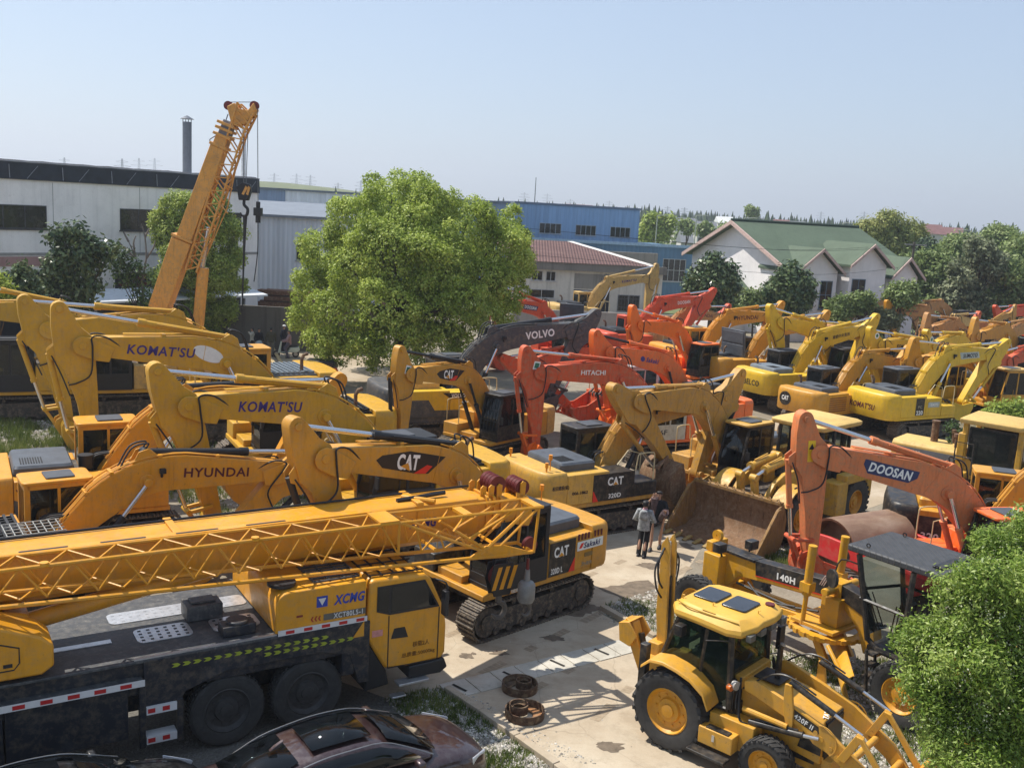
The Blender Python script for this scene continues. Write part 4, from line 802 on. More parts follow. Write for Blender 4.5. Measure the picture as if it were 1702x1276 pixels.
def window(root,M,x0,x1,z0,z1,nx=2,nz=1,frame=None,rec=.12,sill=True,bars=0,glass=None):
    frame=frame or plain('window frame grey',(.32,.33,.34),.5); f=.06
    b=MB(); b.M=M
    for i in range(nx+1): x=x0+(x1-x0-f)*i/nx; b.box(x,x+f,-.035,.02,z0,z1)
    for k in range(nz+1): z=z0+(z1-z0-f)*k/nz; b.box(x0+f,x1-f,-.033,.018,z,z+f)
    if sill: b.box(x0-.08,x1+.08,-.10,-.036,z0-.08,z0-.004)
    w_=b.build('window',frame,root,0,0)
    p=MB(); p.M=M; p.box(x0+.02,x1-.02,-.012,-.004,z0+.02,z1-.02); p.build('pane',glass or DARKWIN,w_,0,0)
    if bars:
        q=MB(); q.M=M
        for i in range(bars): x=x0+(x1-x0)*(i+.5)/bars; q.box(x-.012,x+.012,-.075,-.05,z0,z1)
        for z in (z0+.25*(z1-z0),z0+.75*(z1-z0)): q.box(x0,x1,-.05,-.04,z,z+.03)
        q.build('window_bars',plain('bars',(.12,.12,.12),.6),w_,0,0)
    return w_
# white factory at the left
wl=Wall((-33.5,51),(-18.8,72)); L_=wl.L
WH=wallmat('stained white render',(.86,.83,.79),.35); r=empty('factory_building',(0,0,0)); tag(r,'long white factory building with black shade netting along its roof edge','building')
b=MB(); b.M=wl.M; b.box(0,L_,0,14,0,9.8); b.build('wall',WH,r,0,0)
b=MB(); b.M=wl.M
for x in (4.5,10.2,16.0,21.8): b.box(x,x+.035,-.006,-.001,5.6,9.7)
b.box(0,L_,-.03,-.002,5.45,5.62); b.build('wall_joints',plain('joint grey',(.3,.29,.27),.9),r,0,0)
b=MB(); b.M=wl.M; b.box(0,11.5,-.05,-.003,4.85,5.4); b.build('band',wallmat('faded pink band',(.40,.24,.22),.5),r,0,0)
for x0 in (5.9,14.6,20.2): window(r,wl.M,x0,x0+3.9,7.0,8.35,3,1,plain('dark frame',(.05,.05,.055),.5),glass=FACW)
for x0 in (14.2,19.2): window(r,wl.M,x0,x0+4.6,2.6,4.3,3,2,plain('dark frame',(.05,.05,.055),.5),glass=FACW)
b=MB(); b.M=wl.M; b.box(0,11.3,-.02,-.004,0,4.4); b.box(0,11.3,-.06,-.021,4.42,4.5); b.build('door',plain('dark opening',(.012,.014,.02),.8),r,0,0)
NET=plain('black shade netting',(.028,.034,.045),.85,0,.4,2,.4); b=MB(); b.M=wl.M
n=60; rows=[]
for i in range(n+1):
    x=L_*i/n; s=.03*noise.noise(Vector((i*.5,0,0)))
    rows.append([(x,-.12,9.78+s*.4),(x,-.06,10.75+s),(x,.35,10.88+s*1.5),(x,.35,9.8)])
b.loft(rows,0,False); nb=b.build('shade_netting',NET,r,0,0)
b=MB(); b.M=wl.M
for x in [1.2+i*3.2 for i in range(8)]: b.cyl((x,-.16,9.85),(x,-.1,10.6),.022,6); b.tube([(x+1.0,-.16,9.85),(x+1.7,-.1,10.6)],.016,5)
b.tube([(0,-.1,10.78),(L_,-.1,10.78)],.025,5)
b.build('net_posts',plain('grey post',(.28,.29,.31),.6),r,0,0)
CHX=at_depth(311,245,74).x; b=MB(); b.cyl((CHX,74,9),(CHX,74,14.55),.32,16); b.cyl((CHX,74,14.75),(CHX,74,15.0),.5,16,.05); 
for k in range(4): b.cyl((CHX+.3*math.cos(k*1.57),74+.3*math.sin(k*1.57),14.5),(CHX+.3*math.cos(k*1.57),74+.3*math.sin(k*1.57),14.8),.03,5)
tag(b.build('chimney',plain('slate pipe',(.10,.115,.14),.5,0,.2)),'tall grey metal chimney pipe with small cap behind the white factory','chimney')
tag(MB().cyl((-20.3,73.4,0),(-20.3,73.4,14.2),.17,12).build('chimney',plain('pale pipe',(.55,.56,.57),.5,.1)),'pale slim vent pipe behind the crane hook','chimney')
# grey metal shed
def ribbed(name,rgb,period=.3,ang=0): 
    m,t,b=nodes(name); c=N(t,'ShaderNodeTexCoord'); w_=N(t,'ShaderNodeTexWave',wave_type='BANDS'); w_.inputs['Scale'].default_value=1/period*.314*1.0; w_.inputs['Distortion'].default_value=0
    mp=N(t,'ShaderNodeMapping'); mp.inputs['Rotation'].default_value=(0,0,ang); t.links.new(c.outputs['Object'],mp.inputs[0]); t.links.new(mp.outputs[0],w_.inputs['Vector'])
    s=noise_n(t,coords(t,(1.5,1.5,.1)),1.0,6,.7); a=ramp(t,s,[(.4,rgb),(.75,mul(rgb,.72))]); a=mix(t,ramp(t,w_.outputs[0],[(.0,(.35,)*3),(.25,(0,0,0))]),a,mul(rgb,.7))
    t.links.new(a,b.inputs['Base Color']); b.inputs['Roughness'].default_value=.5; bump(t,b,w_.outputs[0],.6,.05); return m
ga=at_depth(422,520,74); gw=Wall((ga.x,74),(ga.x+10.5,77)); ang=-math.atan2(gw.d.y,gw.d.x)
r=empty('metal_shed',(0,0,0)); tag(r,'pale grey ribbed metal shed with a low sloping roof beside the white factory','building')
b=MB(); b.M=gw.M; b.box(0,gw.L,0,.3,0,8.1); b.build('wall',ribbed('grey ribbed sheet',(.66,.70,.75),.35,ang),r,0,0)
b=MB(); b.M=gw.M; b._add([(-.3,-.35,8.12),(gw.L,-.35,8.12),(gw.L,11,9.0),(-.3,11,9.0),(-.3,-.35,8.3),(gw.L,-.35,8.3),(gw.L,11,9.2),(-.3,11,9.2)],[(3,2,1,0),(4,5,6,7),(0,1,5,4),(1,2,6,5),(2,3,7,6),(3,0,4,7)]); b.build('roof',plain('roof sheet grey',(.17,.19,.22),.5,0,.2,1),r,0,0)
window(r,gw.M,3.0,4.3,5.0,6.2,1,1); 
b=MB(); b.M=gw.M; b.cyl((-.05,-.12,0),(-.05,-.12,8.0),.09,8); b.build('downpipe',plain('pipe white',(.5,.5,.48),.5),r,0,0)
# blue and white hall further back
ha=at_depth(424,330,104); hw=Wall((ha.x-1,104),(ha.x+26,109)); ang=-math.atan2(hw.d.y,hw.d.x)
r=empty('metal_hall',(0,0,0)); tag(r,'blue and white striped metal hall behind the grey shed','building')
BL=ribbed('slate blue sheet',(.20,.28,.42),.5,ang); WHB=ribbed('bluish white sheet',(.68,.73,.8),.5,ang)
b=MB(); b.M=hw.M; b.box(0,4,0,.3,0,10.2); b.build('wall',BL,r,0,0); b=MB(); b.M=hw.M; b.box(14.6,hw.L,0,.3,0,10.2); b.build('wall',BL,r,0,0)
b=MB(); b.M=hw.M; b.box(4.01,14.59,.01,.3,0,10.2); b.build('wall_panel',WHB,r,0,0); b=MB(); b.M=hw.M; b.box(-.2,hw.L+.2,-.2,20,10.21,10.4); b.build('roof',plain('roof edge',(.12,.15,.2),.5),r,0,0)
# blue workshop at the centre
def px_wall(p0,p1,y0,y1): a=at_depth(*p0,y0); b_=at_depth(*p1,y1); return Wall((a.x,a.y),(b_.x,b_.y))
lw=px_wall((860,430),(1152,440),108,112); uw=px_wall((855,370),(1062,375),117,120)
r=empty('workshop_building',(0,0,0)); tag(r,'two storey blue metal workshop with three window rows under its flat roof','building')
ang=-math.atan2(lw.d.y,lw.d.x); B1=ribbed('bright blue sheet',(.24,.36,.52),.5,ang); B2=ribbed('deep blue sheet',(.09,.19,.31),.5,ang)
b=MB(); b.M=lw.M; b.box(0,lw.L,0,14,0,6.45); b.build('wall',B2,r,0,0); b=MB(); b.M=lw.M; b.box(-.1,lw.L+.15,-.15,0,6.46,6.75); b.build('roof_trim',plain('trim pale blue',(.30,.42,.55),.5),r,0,0)
b=MB(); b.M=uw.M; b.box(0,uw.L,0,12,5.0,10.3); b.build('upper_wall',B1,r,0,0); b=MB(); b.M=uw.M; b.box(-.1,uw.L+.1,-.12,12,10.31,10.55); b.build('roof',plain('roof edge',(.12,.15,.2),.5),r,0,0)
for px0,px1 in ((896,932),(956,990),(1014,1048)):
    x0=(px0-855)/207*uw.L; x1=(px1-855)/207*uw.L; window(r,uw.M,x0,x1,7.05,8.25,4,1,plain('window frame grey',(.32,.33,.34),.5))
x0=(1100-860)/292*lw.L; window(r,lw.M,x0,x0+2.7,2.7,5.2,4,2,plain('window frame pale',(.42,.42,.42),.5))
# the parapet wall and old workshop
r=empty('old_workshop',(0,0,0)); tag(r,'old weathered workshop with a rust brown corrugated roof and dark doorway','building')
ow=px_wall((850,470),(1100,480),92,95); OWM=wallmat('mouldy plaster',(.62,.59,.53),.8); 
b=MB(); b.M=ow.M; b.box(0,ow.L,0,.3,0,5.0); b.build('wall',OWM,r,0,0)
b=MB(); b.M=ow.M; b.box(-.2,ow.L+.2,-.45,-.002,4.35,5.05); b.build('eaves_beam',wallmat('mouldy concrete',(.20,.185,.165),.9),r,0,0)
def rusty_roof():
    m,t,b=nodes('rust brown corrugated'); w_=N(t,'ShaderNodeTexWave',wave_type='BANDS'); w_.inputs['Scale'].default_value=1.1; t.links.new(coords(t),w_.inputs['Vector']); n=noise_n(t,coords(t,(.25,1.2,1)),.9,6,.7)
    c=ramp(t,n,[(.35,(.075,.032,.026)),(.55,(.12,.055,.045)),(.72,(.19,.12,.10)),(.8,(.36,.32,.28))]); c=mix(t,ramp(t,w_.outputs[0],[(.1,(.5,)*3),(.45,(0,0,0))]),c,(.08,.03,.025)); t.links.new(c,b.inputs['Base Color']); b.inputs['Roughness'].default_value=.8; bump(t,b,w_.outputs[0],.8,.08); return m
b=MB(); b.M=ow.M; xa=ow.L*.04; xb=ow.L*.9
b._add([(xa-1,-.6,5.08),(xb,-.6,5.08),(ow.L*.52,10,6.7),(xa-1,10,6.7)],[(0,1,2,3)]); b.build('roof',rusty_roof(),r,0,0)
b=MB(); b.M=ow.M; b._add([(xb,-.62,5.1),(xb+.9,-.6,5.1),(ow.L*.56,10,6.75),(ow.L*.52,10,6.72)],[(0,1,2,3)]); b.build('roof_edge',plain('white flashing',(.66,.62,.56),.6,0,.3,3),r,0,0)
for a_,c_,z0,z1 in ((882,900,3.3,4.2),(905,921,3.3,4.2),(878,921,1.7,2.5)):
    x0=(a_-850)/250*ow.L; x1=(c_-850)/250*ow.L; window(r,ow.M,x0,x1,z0,z1,2,1,plain('window frame pale',(.42,.42,.42),.5))
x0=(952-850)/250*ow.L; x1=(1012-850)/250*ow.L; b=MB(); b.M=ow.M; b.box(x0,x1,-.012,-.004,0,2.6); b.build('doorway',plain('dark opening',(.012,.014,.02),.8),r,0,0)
b=MB(); b.M=ow.M; b.box(x0,x1,-.03,-.013,2.7,4.1); b.build('lintel',wallmat('mouldy concrete light',(.26,.245,.22),.9),r,0,0)
x0=(1026-850)/250*ow.L; x1=(1064-850)/250*ow.L; window(r,ow.M,x0,x1,.7,2.3,2,1,bars=8)
pw=px_wall((990,440),(1092,445),101,103); b=MB(); b.M=pw.M; b.box(0,pw.L,0,.4,0,6.0); tag(b.build('parapet_wall',wallmat('stained concrete',(.34,.30,.25),.8),None,0,0),'stained bare concrete wall rising behind the brown roof','wall')
# white house with green roofs
GRF=wallmat('green roof tiles',(.085,.118,.078),.45,rough=.75); PNK=plain('pink eaves',(.50,.36,.31),.6); HWM=wallmat('white house render',(.80,.76,.74),.12)
r=empty('white_house',(0,0,0)); tag(r,'white house with green tiled roofs and pink eaves beyond the machines','house')
A0=Vector((17.2,100,0)); B0=Vector((22.7,85,0)); gd=(B0-A0).normalized(); rd=Vector((math.cos(R_(20)),math.sin(R_(20)),0)); gl_=(B0-A0).length; hl=12.6
def HP(a,c,z): return A0+gd*a+rd*c+Vector((0,0,z))     # a across the gable, c along the ridge
ez,rz=6.5,9.6; md=gl_/2
b=MB(); b.poly([HP(0,0,0),HP(gl_,0,0),HP(gl_,0,ez),HP(md,0,rz),HP(0,0,ez)][::-1]); b.poly([HP(gl_,0,0),HP(gl_,hl,0),HP(gl_,hl,ez),HP(gl_,0,ez)][::-1]); b.poly([HP(0,hl,0),HP(gl_,hl,0),HP(gl_,hl,ez),HP(md,hl,rz),HP(0,hl,ez)]); b.poly([HP(0,0,0),HP(0,hl,0),HP(0,hl,ez),HP(0,0,ez)]); b.build('wall',HWM,r,0,0)
def roof(name,pts,mat,th=.18):
    m=MB(); k=len(pts); up=Vector((0,0,th)); m._add([tuple(p) for p in pts]+[tuple(p+up) for p in pts],[tuple(range(k-1,-1,-1)),tuple(range(k,2*k))]+[(i,(i+1)%k,(i+1)%k+k,i+k) for i in range(k)]); return m.build(name,mat,r,0,0)
roof('roof',[HP(gl_+.5,-.8,ez-.28),HP(gl_+.5,hl+.6,ez-.28),HP(md,hl+.6,rz+.02),HP(md,-.8,rz+.02)],GRF); roof('roof',[HP(-.5,-.8,ez-.28),HP(md,-.8,rz+.02),HP(md,hl+.6,rz+.02),HP(-.5,hl+.6,ez-.28)],GRF)
for a0,a1,z0,z1 in ((-.5,md,ez-.45,rz-.15),(gl_+.5,md,ez-.45,rz-.15)): b=MB(); b.loft([[HP(a,-.95,z),HP(a,-.82,z),HP(a,-.82,z+.34),HP(a,-.95,z+.34)] for a,z in ((a0,z0),(a1,z1))]); b.build('eaves_trim',PNK,r,0,0)
b=MB(); b.tube([HP(md,-.9,rz+.25),HP(md,hl+.6,rz+.25)],.14,6); b.build('roof_ridge',plain('ridge dark green',(.03,.05,.035),.7),r,0,0)
def gablet(c0,c1,a1,ez2,rz2,wn):
    """cross gable standing forward of the long front"""
    cm=(c0+c1)/2; b=MB(); b.poly([HP(a1,c0,0),HP(a1,c1,0),HP(a1,c1,ez2),HP(a1,cm,rz2),HP(a1,c0,ez2)][::-1]); b.poly([HP(gl_-2,c0,0),HP(a1,c0,0),HP(a1,c0,ez2),HP(gl_-2,c0,ez2)][::-1]); b.poly([HP(gl_-2,c1,0),HP(a1,c1,0),HP(a1,c1,ez2),HP(gl_-2,c1,ez2)]); b.build('gable_wall',HWM,r,0,0)
    for s,ce in ((1,c0-.4),(-1,c1+.4)): roof('gable_roof',[HP(a1+.5,ce,ez2-.2),HP(a1+.5,cm,rz2+.05),HP(gl_-4,cm,rz2+.05),HP(gl_-4,ce,ez2-.2)],GRF); 
    for ce in (c0-.4,c1+.4):
        b=MB(); b.loft([[HP(a1+.52,c,z),HP(a1+.62,c,z),HP(a1+.62,c,z+.26),HP(a1+.52,c,z+.26)] for c,z in ((ce,ez2-.32),(cm,rz2-.05))]); b.build('eaves_trim',PNK,r,0,0)
    for (x0,x1,z0,z1) in wn:
        M=Matrix(((rd.x,-gd.x,0,HP(a1,0,0).x),(rd.y,-gd.y,0,HP(a1,0,0).y),(0,0,1,0),(0,0,0,1))); window(r,M,x0,x1,z0,z1,2,2,plain('window frame blue',(.12,.17,.22),.5))
gablet(.2,4.2,gl_+1.3,6.0,7.7,[(.9,1.9,3.4,5.2),(2.6,3.8,2.8,5.2)])
gablet(4.9,8.6,gl_+2.0,6.7,8.3,[(5.2,6.6,3.3,5.5)])
gablet(9.6,12.4,gl_+1.6,5.8,7.3,[(10.4,11.8,2.8,5.0)])
b=MB(); pz=3.3
for s in (1,): b.poly([HP(6,-2.6,0),HP(10.5,-2.6,0),HP(10.5,-2.6,pz+.4),HP(8.2,-2.6,pz+1.6),HP(6,-2.6,pz+.4)][::-1]); b.poly([HP(10.5,-2.6,0),HP(10.5,0,0),HP(10.5,0,pz+.4),HP(10.5,-2.6,pz+.4)][::-1])
b.build('porch_wall',HWM,r,0,0)
for a in (5.7,10.8): roof('porch_roof',[HP(a,-2.9,pz+.25),HP(8.2,-2.9,pz+1.62),HP(8.2,.1,pz+1.62),HP(a,.1,pz+.25)],GRF)
M=Matrix(((gd.x,rd.x,0,HP(0,-2.6,0).x),(gd.y,rd.y,0,HP(0,-2.6,0).y),(0,0,1,0),(0,0,0,1))); window(r,M,8.6,9.8,1.6,3.3,2,2,plain('window frame blue',(.12,.17,.22),.5))
# yard walls and low sheds at the back
def bwall(name,p0,p1,h,mat,label,cat,th=.25):
    a=gp(*p0); c=gp(*p1); w_=Wall((a.x,a.y),(c.x,c.y)); b=MB(); b.M=w_.M; b.box(0,w_.L,0,th,0,h); return tag(b.build(name,mat,None,0,0),label,cat),w_
bwall('boundary_wall',(255,572),(640,590),2.75,wallmat('dark mossy wall',(.13,.12,.105),.9),'dark mossy boundary wall behind the standing people','wall')
bwall('boundary_wall',(850,560),(1120,570),2.2,wallmat('grey yard wall',(.33,.31,.28),.8),'grey yard wall below the old workshop','wall')
a=gp(150,555); r=empty('lean_to',(0,0,0)); tag(r,'low lean-to with white sheet roof in front of the factory','shed')
w_=Wall((at_depth(150,500,56).x,56),(at_depth(440,500,66).x,66)); b=MB(); b.M=w_.M
for x in [0.3+i*2.6 for i in range(int(w_.L/2.6)+1)]: b.box(x,x+.12,0,.12,0,3.0)
b.build('post',plain('post grey',(.2,.2,.2),.6),r,0,0); b=MB(); b.M=w_.M; b._add([(0,-.3,3.1),(w_.L,-.3,3.1),(w_.L,2.6,3.5),(0,2.6,3.5),(0,-.3,3.22),(w_.L,-.3,3.22),(w_.L,2.6,3.62),(0,2.6,3.62)],[(3,2,1,0),(4,5,6,7),(0,1,5,4),(1,2,6,5),(2,3,7,6),(3,0,4,7)]); b.build('roof',plain('white sheet',(.66,.69,.72),.5,0,.15),r,0,0)
b=MB(); b.M=w_.M; b.box(0,w_.L,2.5,2.6,0,3.0); b.build('back_wall',plain('dark corrugated',(.06,.06,.055),.8,0,.4),r,0,0)
for (u,v,h,wd,lab) in ((470,505,1.6,9,'stack of rusty steel beams beside the grey shed'),):
    a=at_depth(430,500,68); b=MB()
    rng=random.Random(4)
    for k in range(9): b.box(a.x+rng.uniform(-.2,.4),a.x+6.5+rng.uniform(-.6,.6),68+k%3*.45,68.35+k%3*.45,2.2+k//3*.4,2.5+k//3*.4)
    for x in (.8,3.2,5.6): b.box(a.x+x,a.x+x+.15,68,69.2,0,2.2)
    tag(b.build('steel_rack',paint('rusty beam',(.16,.06,.035),.8,.9),None,0,0),lab,'steel rack')
# ---------------- wheels ----------------
TYRE=plain('tyre rubber',(.042,.04,.038),.8,0,.35,8,.15); TYRE2=plain('dusty tyre rubber',(.055,.05,.045),.85,0,.35,8,.15)
def wheel(parent,x,y,z,r,w,rim_m,lug='ag',out=-1,rim=.58,name='wheel',tm=None):
    def mk():
        b=MB(); ri=r*rim; h=w/2
        b.lathe([(ri,-h*.8),(r*.72,-h),(r*.9,-h*.96),(r*.965,-h*.8),(r*.975,0),(r*.965,h*.8),(r*.9,h*.96),(r*.72,h),(ri,h*.8)],40)
        n={'ag':20,'block':26,'truck':44,'car':0}[lug]
        for i in range(n):
            a=6.2832*i/n
            for s in (-1,1):
                if lug=='truck':
                    b.M=Matrix.Rotation(a+(.07 if s>0 else 0),4,'Y'); b.box(-.03,.03,s*h*.3-h*.28,s*h*.3+h*.28,r*.965,r*1.0)
                else:
                    b.M=Matrix.Rotation(a+(3.1416/n if s>0 else 0),4,'Y'); k=r*(.05 if lug=='ag' else .04); t=r*.055 if lug=='ag' else r*.07
                    b._add([(-t*2.2,s*.02*r,r*.965),(-t*.6,s*.02*r,r*.965),(t*2.4,s*h*1.0,r*.90),(t*.6,s*h*1.0,r*.90),(-t*2.2,s*.02*r,r*.97+k),(-t*.6,s*.02*r,r*.97+k),(t*2.4,s*h*1.01,r*.97),(t*.6,s*h*1.01,r*.97)],[(4,5,6,7) if s>0 else (7,6,5,4),(0,1,5,4),(1,2,6,5),(2,3,7,6),(3,0,4,7)])
        b.M=Matrix.Identity(4); return b.mesh('tyre',tm or TYRE,30)
    def rm():
        b=MB(); ri=r*rim; h=w/2
        b.lathe([(ri*1.02,h*.82),(ri*.97,h*.86),(ri*.9,h*.6),(ri*.82,h*.45),(ri*.55,h*.42),(ri*.5,h*.62),(ri*.3,h*.66),(ri*.28,h*.78),(0.001,h*.8)],28); b.lathe([(0.001,-h*.5),(ri*1.0,-h*.5)],20)
        for i in range(10): a=.6283*i; b.cyl((ri*.68*math.cos(a),h*.42,ri*.68*math.sin(a)),(ri*.68*math.cos(a),h*.52,ri*.68*math.sin(a)),ri*.05,6)
        return b.mesh('rim',rim_m,30)
    o=put(name,cached(('ty',r,w,lug,(tm or TYRE).name),mk),parent); o.location=(x,y,z); o.rotation_euler=(0,0,math.pi if out<0 else 0)
    p=put('rim',cached(('rim',r,w,rim_m.name),rm),o); return o
# ---------------- the big truck crane ----------------
TY=paint('crane yellow',(.68,.30,.015),.38,.28); TDK=paint('chassis navy black',(0.017,0.019,0.026),.42,.25,(.05,.04,.03)); DECK=paint('deck charcoal',(0.050,0.052,0.056),.55,.5,(.2,.19,.17),1,(.2,.19,.17)); ALU=plain('bright checker plate',(.55,.55,.55),.35,.7,.25,6); REFW=plain('reflector white',(.62,.6,.58),.4,0,.12); REFR=plain('reflector red',(.45,.02,.02),.4,0,.1); LIME=plain('lime chevron',(.30,.34,.03),.5,0,.15); BLU=plain('crane lettering blue',(.02,.05,.32),.45,0,.1)
xc=empty('truck_crane',(-4.12,18.28,0),R_(32)); tag(xc,'long yellow mobile crane truck with lattice jib folded along its boom','crane truck')
b=MB(); b.box(-12,1.0,-1.3,1.3,1.35,1.94); b.box(-12,1.6,-.5,.5,.65,1.4)
for x in (-11.2,-7.6,-7.0): b.box(x-.3,x+.3,-1.2,1.2,.8,1.4)
b.prism([(-2.95,1.0),(-2.45,1.0),(-2.25,1.3),(-1.55,1.52),(.2,1.52),(.75,1.35),(.95,.75),(1.15,.75),(1.15,1.98),(-2.95,1.98)],-1.38,-1.3); b.prism([(-2.95,1.0),(-2.25,1.3),(-1.55,1.52),(.2,1.52),(.75,1.35),(1.15,.75),(1.15,1.98),(-2.95,1.98)],1.3,1.38)
b.box(-5.05,-3.2,-1.36,-.6,.62,1.62); b.box(-5.2,-5.08,-1.37,-.6,.5,1.62); b.box(-9,-6.6,-1.36,-.6,.65,1.62); b.build('chassis',TDK,xc,.015)
b=MB(); b.box(-12,-.62,-1.38,1.38,1.95,2.0); b.build('deck',DECK,xc,.01)
b=MB(); b.box(-8.8,-2.98,-1.5,-.55,1.63,1.70); b.box(-4.1,-3.55,-1.15,-.75,1.70,1.86); b.build('side_platform',DECK,xc,.01)
b=MB(); b.box(-8.8,-2.96,-1.512,-1.502,1.60,1.715); ed=b.build('platform_edge',REFW,xc,0,0)
b=MB()
for i in range(14): x=-3.35-i*.40; b.box(x,x+.18,-1.516,-1.513,1.62,1.69)
b.build('red_marks',REFR,ed,0,0)
for (x0,x1,y0,y1,hn) in ((-2.9,-1.95,-.72,-.12,1),(-1.6,-.75,-.78,-.2,1),(-3.2,-.7,.25,.75,0)):
    b=MB(); b.slab(rr(x0,x1,y0,y1,.12),2.002,2.014); pl=b.build('tread_plate',ALU,xc,0,0)
    h=MB(); nx=int((x1-x0)/.14); ny=int((y1-y0)/.15)
    for i in range(nx):
        for j in range(ny): x=x0+.1+i*(x1-x0-.2)/max(1,nx-1); y=y0+.1+j*(y1-y0-.2)/max(1,ny-1); h.box(x-.028,x+.028,y-.028,y+.028,2.015,2.018)
    h.build('tread_holes' if hn else 'tread_studs',BLACK() if hn else ALU,pl,0,0)
b=MB(); b.box(-1.95,-1.3,-.2,.3,2.01,2.3); b.box(-1.85,-1.4,-.1,.2,2.301,2.34); b.build('boom_rest',DECK,xc,.02); b=MB(); b.box(-1.55,-.95,-1.1,-.75,2.01,2.2); b.cyl((-1.25,-.92,2.2),(-1.25,-.92,2.26),.2,16); b.build('filler_box',TDK,xc,.02)
b=MB(); b.box(-3.1,-.66,-1.36,-1.30,2.003,2.03); b.box(-4.9,-3.3,-.5,-.35,2.003,2.015); b.build('edge_strip',ALU,xc,0,0)
b=MB(); b.cyl((-2.73,-1.12,1.08),(-2.73,-1.12,1.93),.26,20); b.cyl((-2.73,-1.12,1.93),(-2.73,-1.12,1.99),.29,20); b.box(-2.95,-2.5,-1.05,-.6,1.1,1.9); b.build('outrigger_post',TDK,xc,.01)
for x in (-2.98,-2.36): MB().box(x-.05,x+.05,-1.42,-1.3,.42,1.62 if x<-2.5 else 1.2).build('ladder_rail',TDK,xc,.01)
for z in (1.02,.48):
    s=MB().box(-2.92,-2.42,-1.43,-1.2,z,z+.14).build('ladder_step',REFW,xc,0,0); MB().box(-2.9,-2.78,-1.434,-1.431,z+.03,z+.11).box(-2.66,-2.54,-1.434,-1.431,z+.03,z+.11).build('red_marks',REFR,s,0,0)
for z,x0,x1 in ((1.78,-2.5,.35),(1.66,-.9,.85)):
    b=MB(); n=int((x1-x0)/.17)
    for i in range(n): x=x0+i*(x1-x0)/n; b._add([(x,-1.386,z),(x+.1,-1.386,z),(x+.15,-1.386,z+.035),(x+.1,-1.386,z+.07),(x,-1.386,z+.07),(x+.05,-1.386,z+.035)],[(0,1,2,5),(5,2,3,4)])
    b.build('chevron_strip',LIME,xc,0,0)
DKR=plain('dark wheel disc',(.055,.052,.05),.6,.2,.35,8)
for x in (.0,-1.5,-5.9,-7.4,-8.8):
    for s in (-1,1): wheel(xc,x,s*1.08,.69,.69,.4,DKR,'truck',s,.6)
# cab
def xcab():
    b=MB(); o=[(1.1,2.0),(1.12,2.68),(1.2,2.76),(2.3,2.72),(2.42,2.62),(2.74,1.95),(2.80,1.6),(2.80,1.02),(2.72,.9),(1.95,.88),(1.5,.92),(1.1,1.6)]
    b.prism(o,-1.36,1.36); return b
cb=xcab().build('cab',TY,xc,.05)
b=MB(); b.prism([(1.28,2.12),(1.28,2.62),(2.28,2.62),(2.62,2.02),(1.55,2.02)],-1.374,-1.364); b.build('window_surround',BLACK(),cb,0,0)
for nm,pts in (('window',[(1.58,2.07),(1.58,2.58),(2.26,2.58),(2.55,2.07)]),('quarter_window',[(1.31,2.14),(1.31,2.58),(1.52,2.58),(1.52,2.06)])): MB().prism(pts,-1.38,-1.375).build(nm,glassy('truck glass',(.4,.44,.44),.75),cb,0,0)
b=MB(); b._add([(2.45,-1.2,2.58),(2.45,1.2,2.58),(2.735,1.2,2.0),(2.735,-1.2,2.0)],[(0,1,2,3)]); 
for i in range(4): b.v[i]=(b.v[i][0]+.015,b.v[i][1],b.v[i][2]+.01)
b.build('windscreen',glassy('truck glass',(.4,.44,.44),.75),cb,0,0)
b=MB()
for x0,z0,x1,z1 in ((1.54,2.0,1.545,.94),(2.62,2.0,2.62,.92),(1.54,.93,2.62,.91)): b.tube([(x0,-1.363,z0),(x1,-1.363,z1)],.012,4)
b.build('door_seam',BLACK(),cb,0,0)
MB().prism([(1.6,1.52),(1.66,1.72),(1.88,1.72),(1.96,1.5)],-1.372,-1.362).build('door_handle',BLACK(),cb,0,0)
b=MB(); b.prism([(1.12,1.55),(1.55,.86),(1.62,.55),(1.12,.5)],-1.3,1.3); b.prism([(2.0,.87),(2.78,.9),(2.86,.7),(2.7,.6),(2.0,.62)],-1.38,1.38); b.build('bumper',BLACK(),cb,.03)
MB().box(1.75,2.4,-1.5,-1.25,.55,.6).build('step',ALU,cb,.01); MB().box(1.65,1.95,-1.42,-1.25,.28,.32).build('step',ALU,cb,.01)
b=MB(); b.tube(smooth_pts([(2.45,-1.38,2.62),(2.6,-1.62,2.6),(2.62,-1.66,2.45)],3),.022,5); b.box(2.55,2.64,-1.72,-1.56,1.95,2.45); b.build('mirror',BLACK(),cb,.01); b=MB(); b.tube([(2.5,1.38,2.6),(2.62,1.62,2.5)],.022,5).box(2.55,2.64,1.55,1.72,2.0,2.45); b.build('mirror',BLACK(),cb,.01)
b=MB()
for i in range(5): b.tube([(1.2+i*.25,-1.2,2.78),(1.2+i*.25,1.2,2.78)],.018,4)
for y in (-1.2,-.6,.0,.6,1.2): b.tube([(1.15,y,2.80),(2.3,y,2.78)],.018,4)
b.build('roof_guard',BLACK(),cb)
lettering('核载2人',cb,(2.25,-1.366,1.32),(1,0,0),(0,0,1),.36,.11,plain('dark paint lettering',(.22,.09,.01),.5),.0); lettering('总质量:50000kg',cb,(2.2,-1.366,1.12),(1,0,0),(0,0,1),.72,.11,plain('dark paint lettering',(.22,.09,.01),.5),.0)
MB().box(1.2,1.42,-1.366,-1.362,1.62,1.75).build('sticker',plain('pale red sticker',(.6,.25,.22),.5,0,.3,12),cb,0,0)
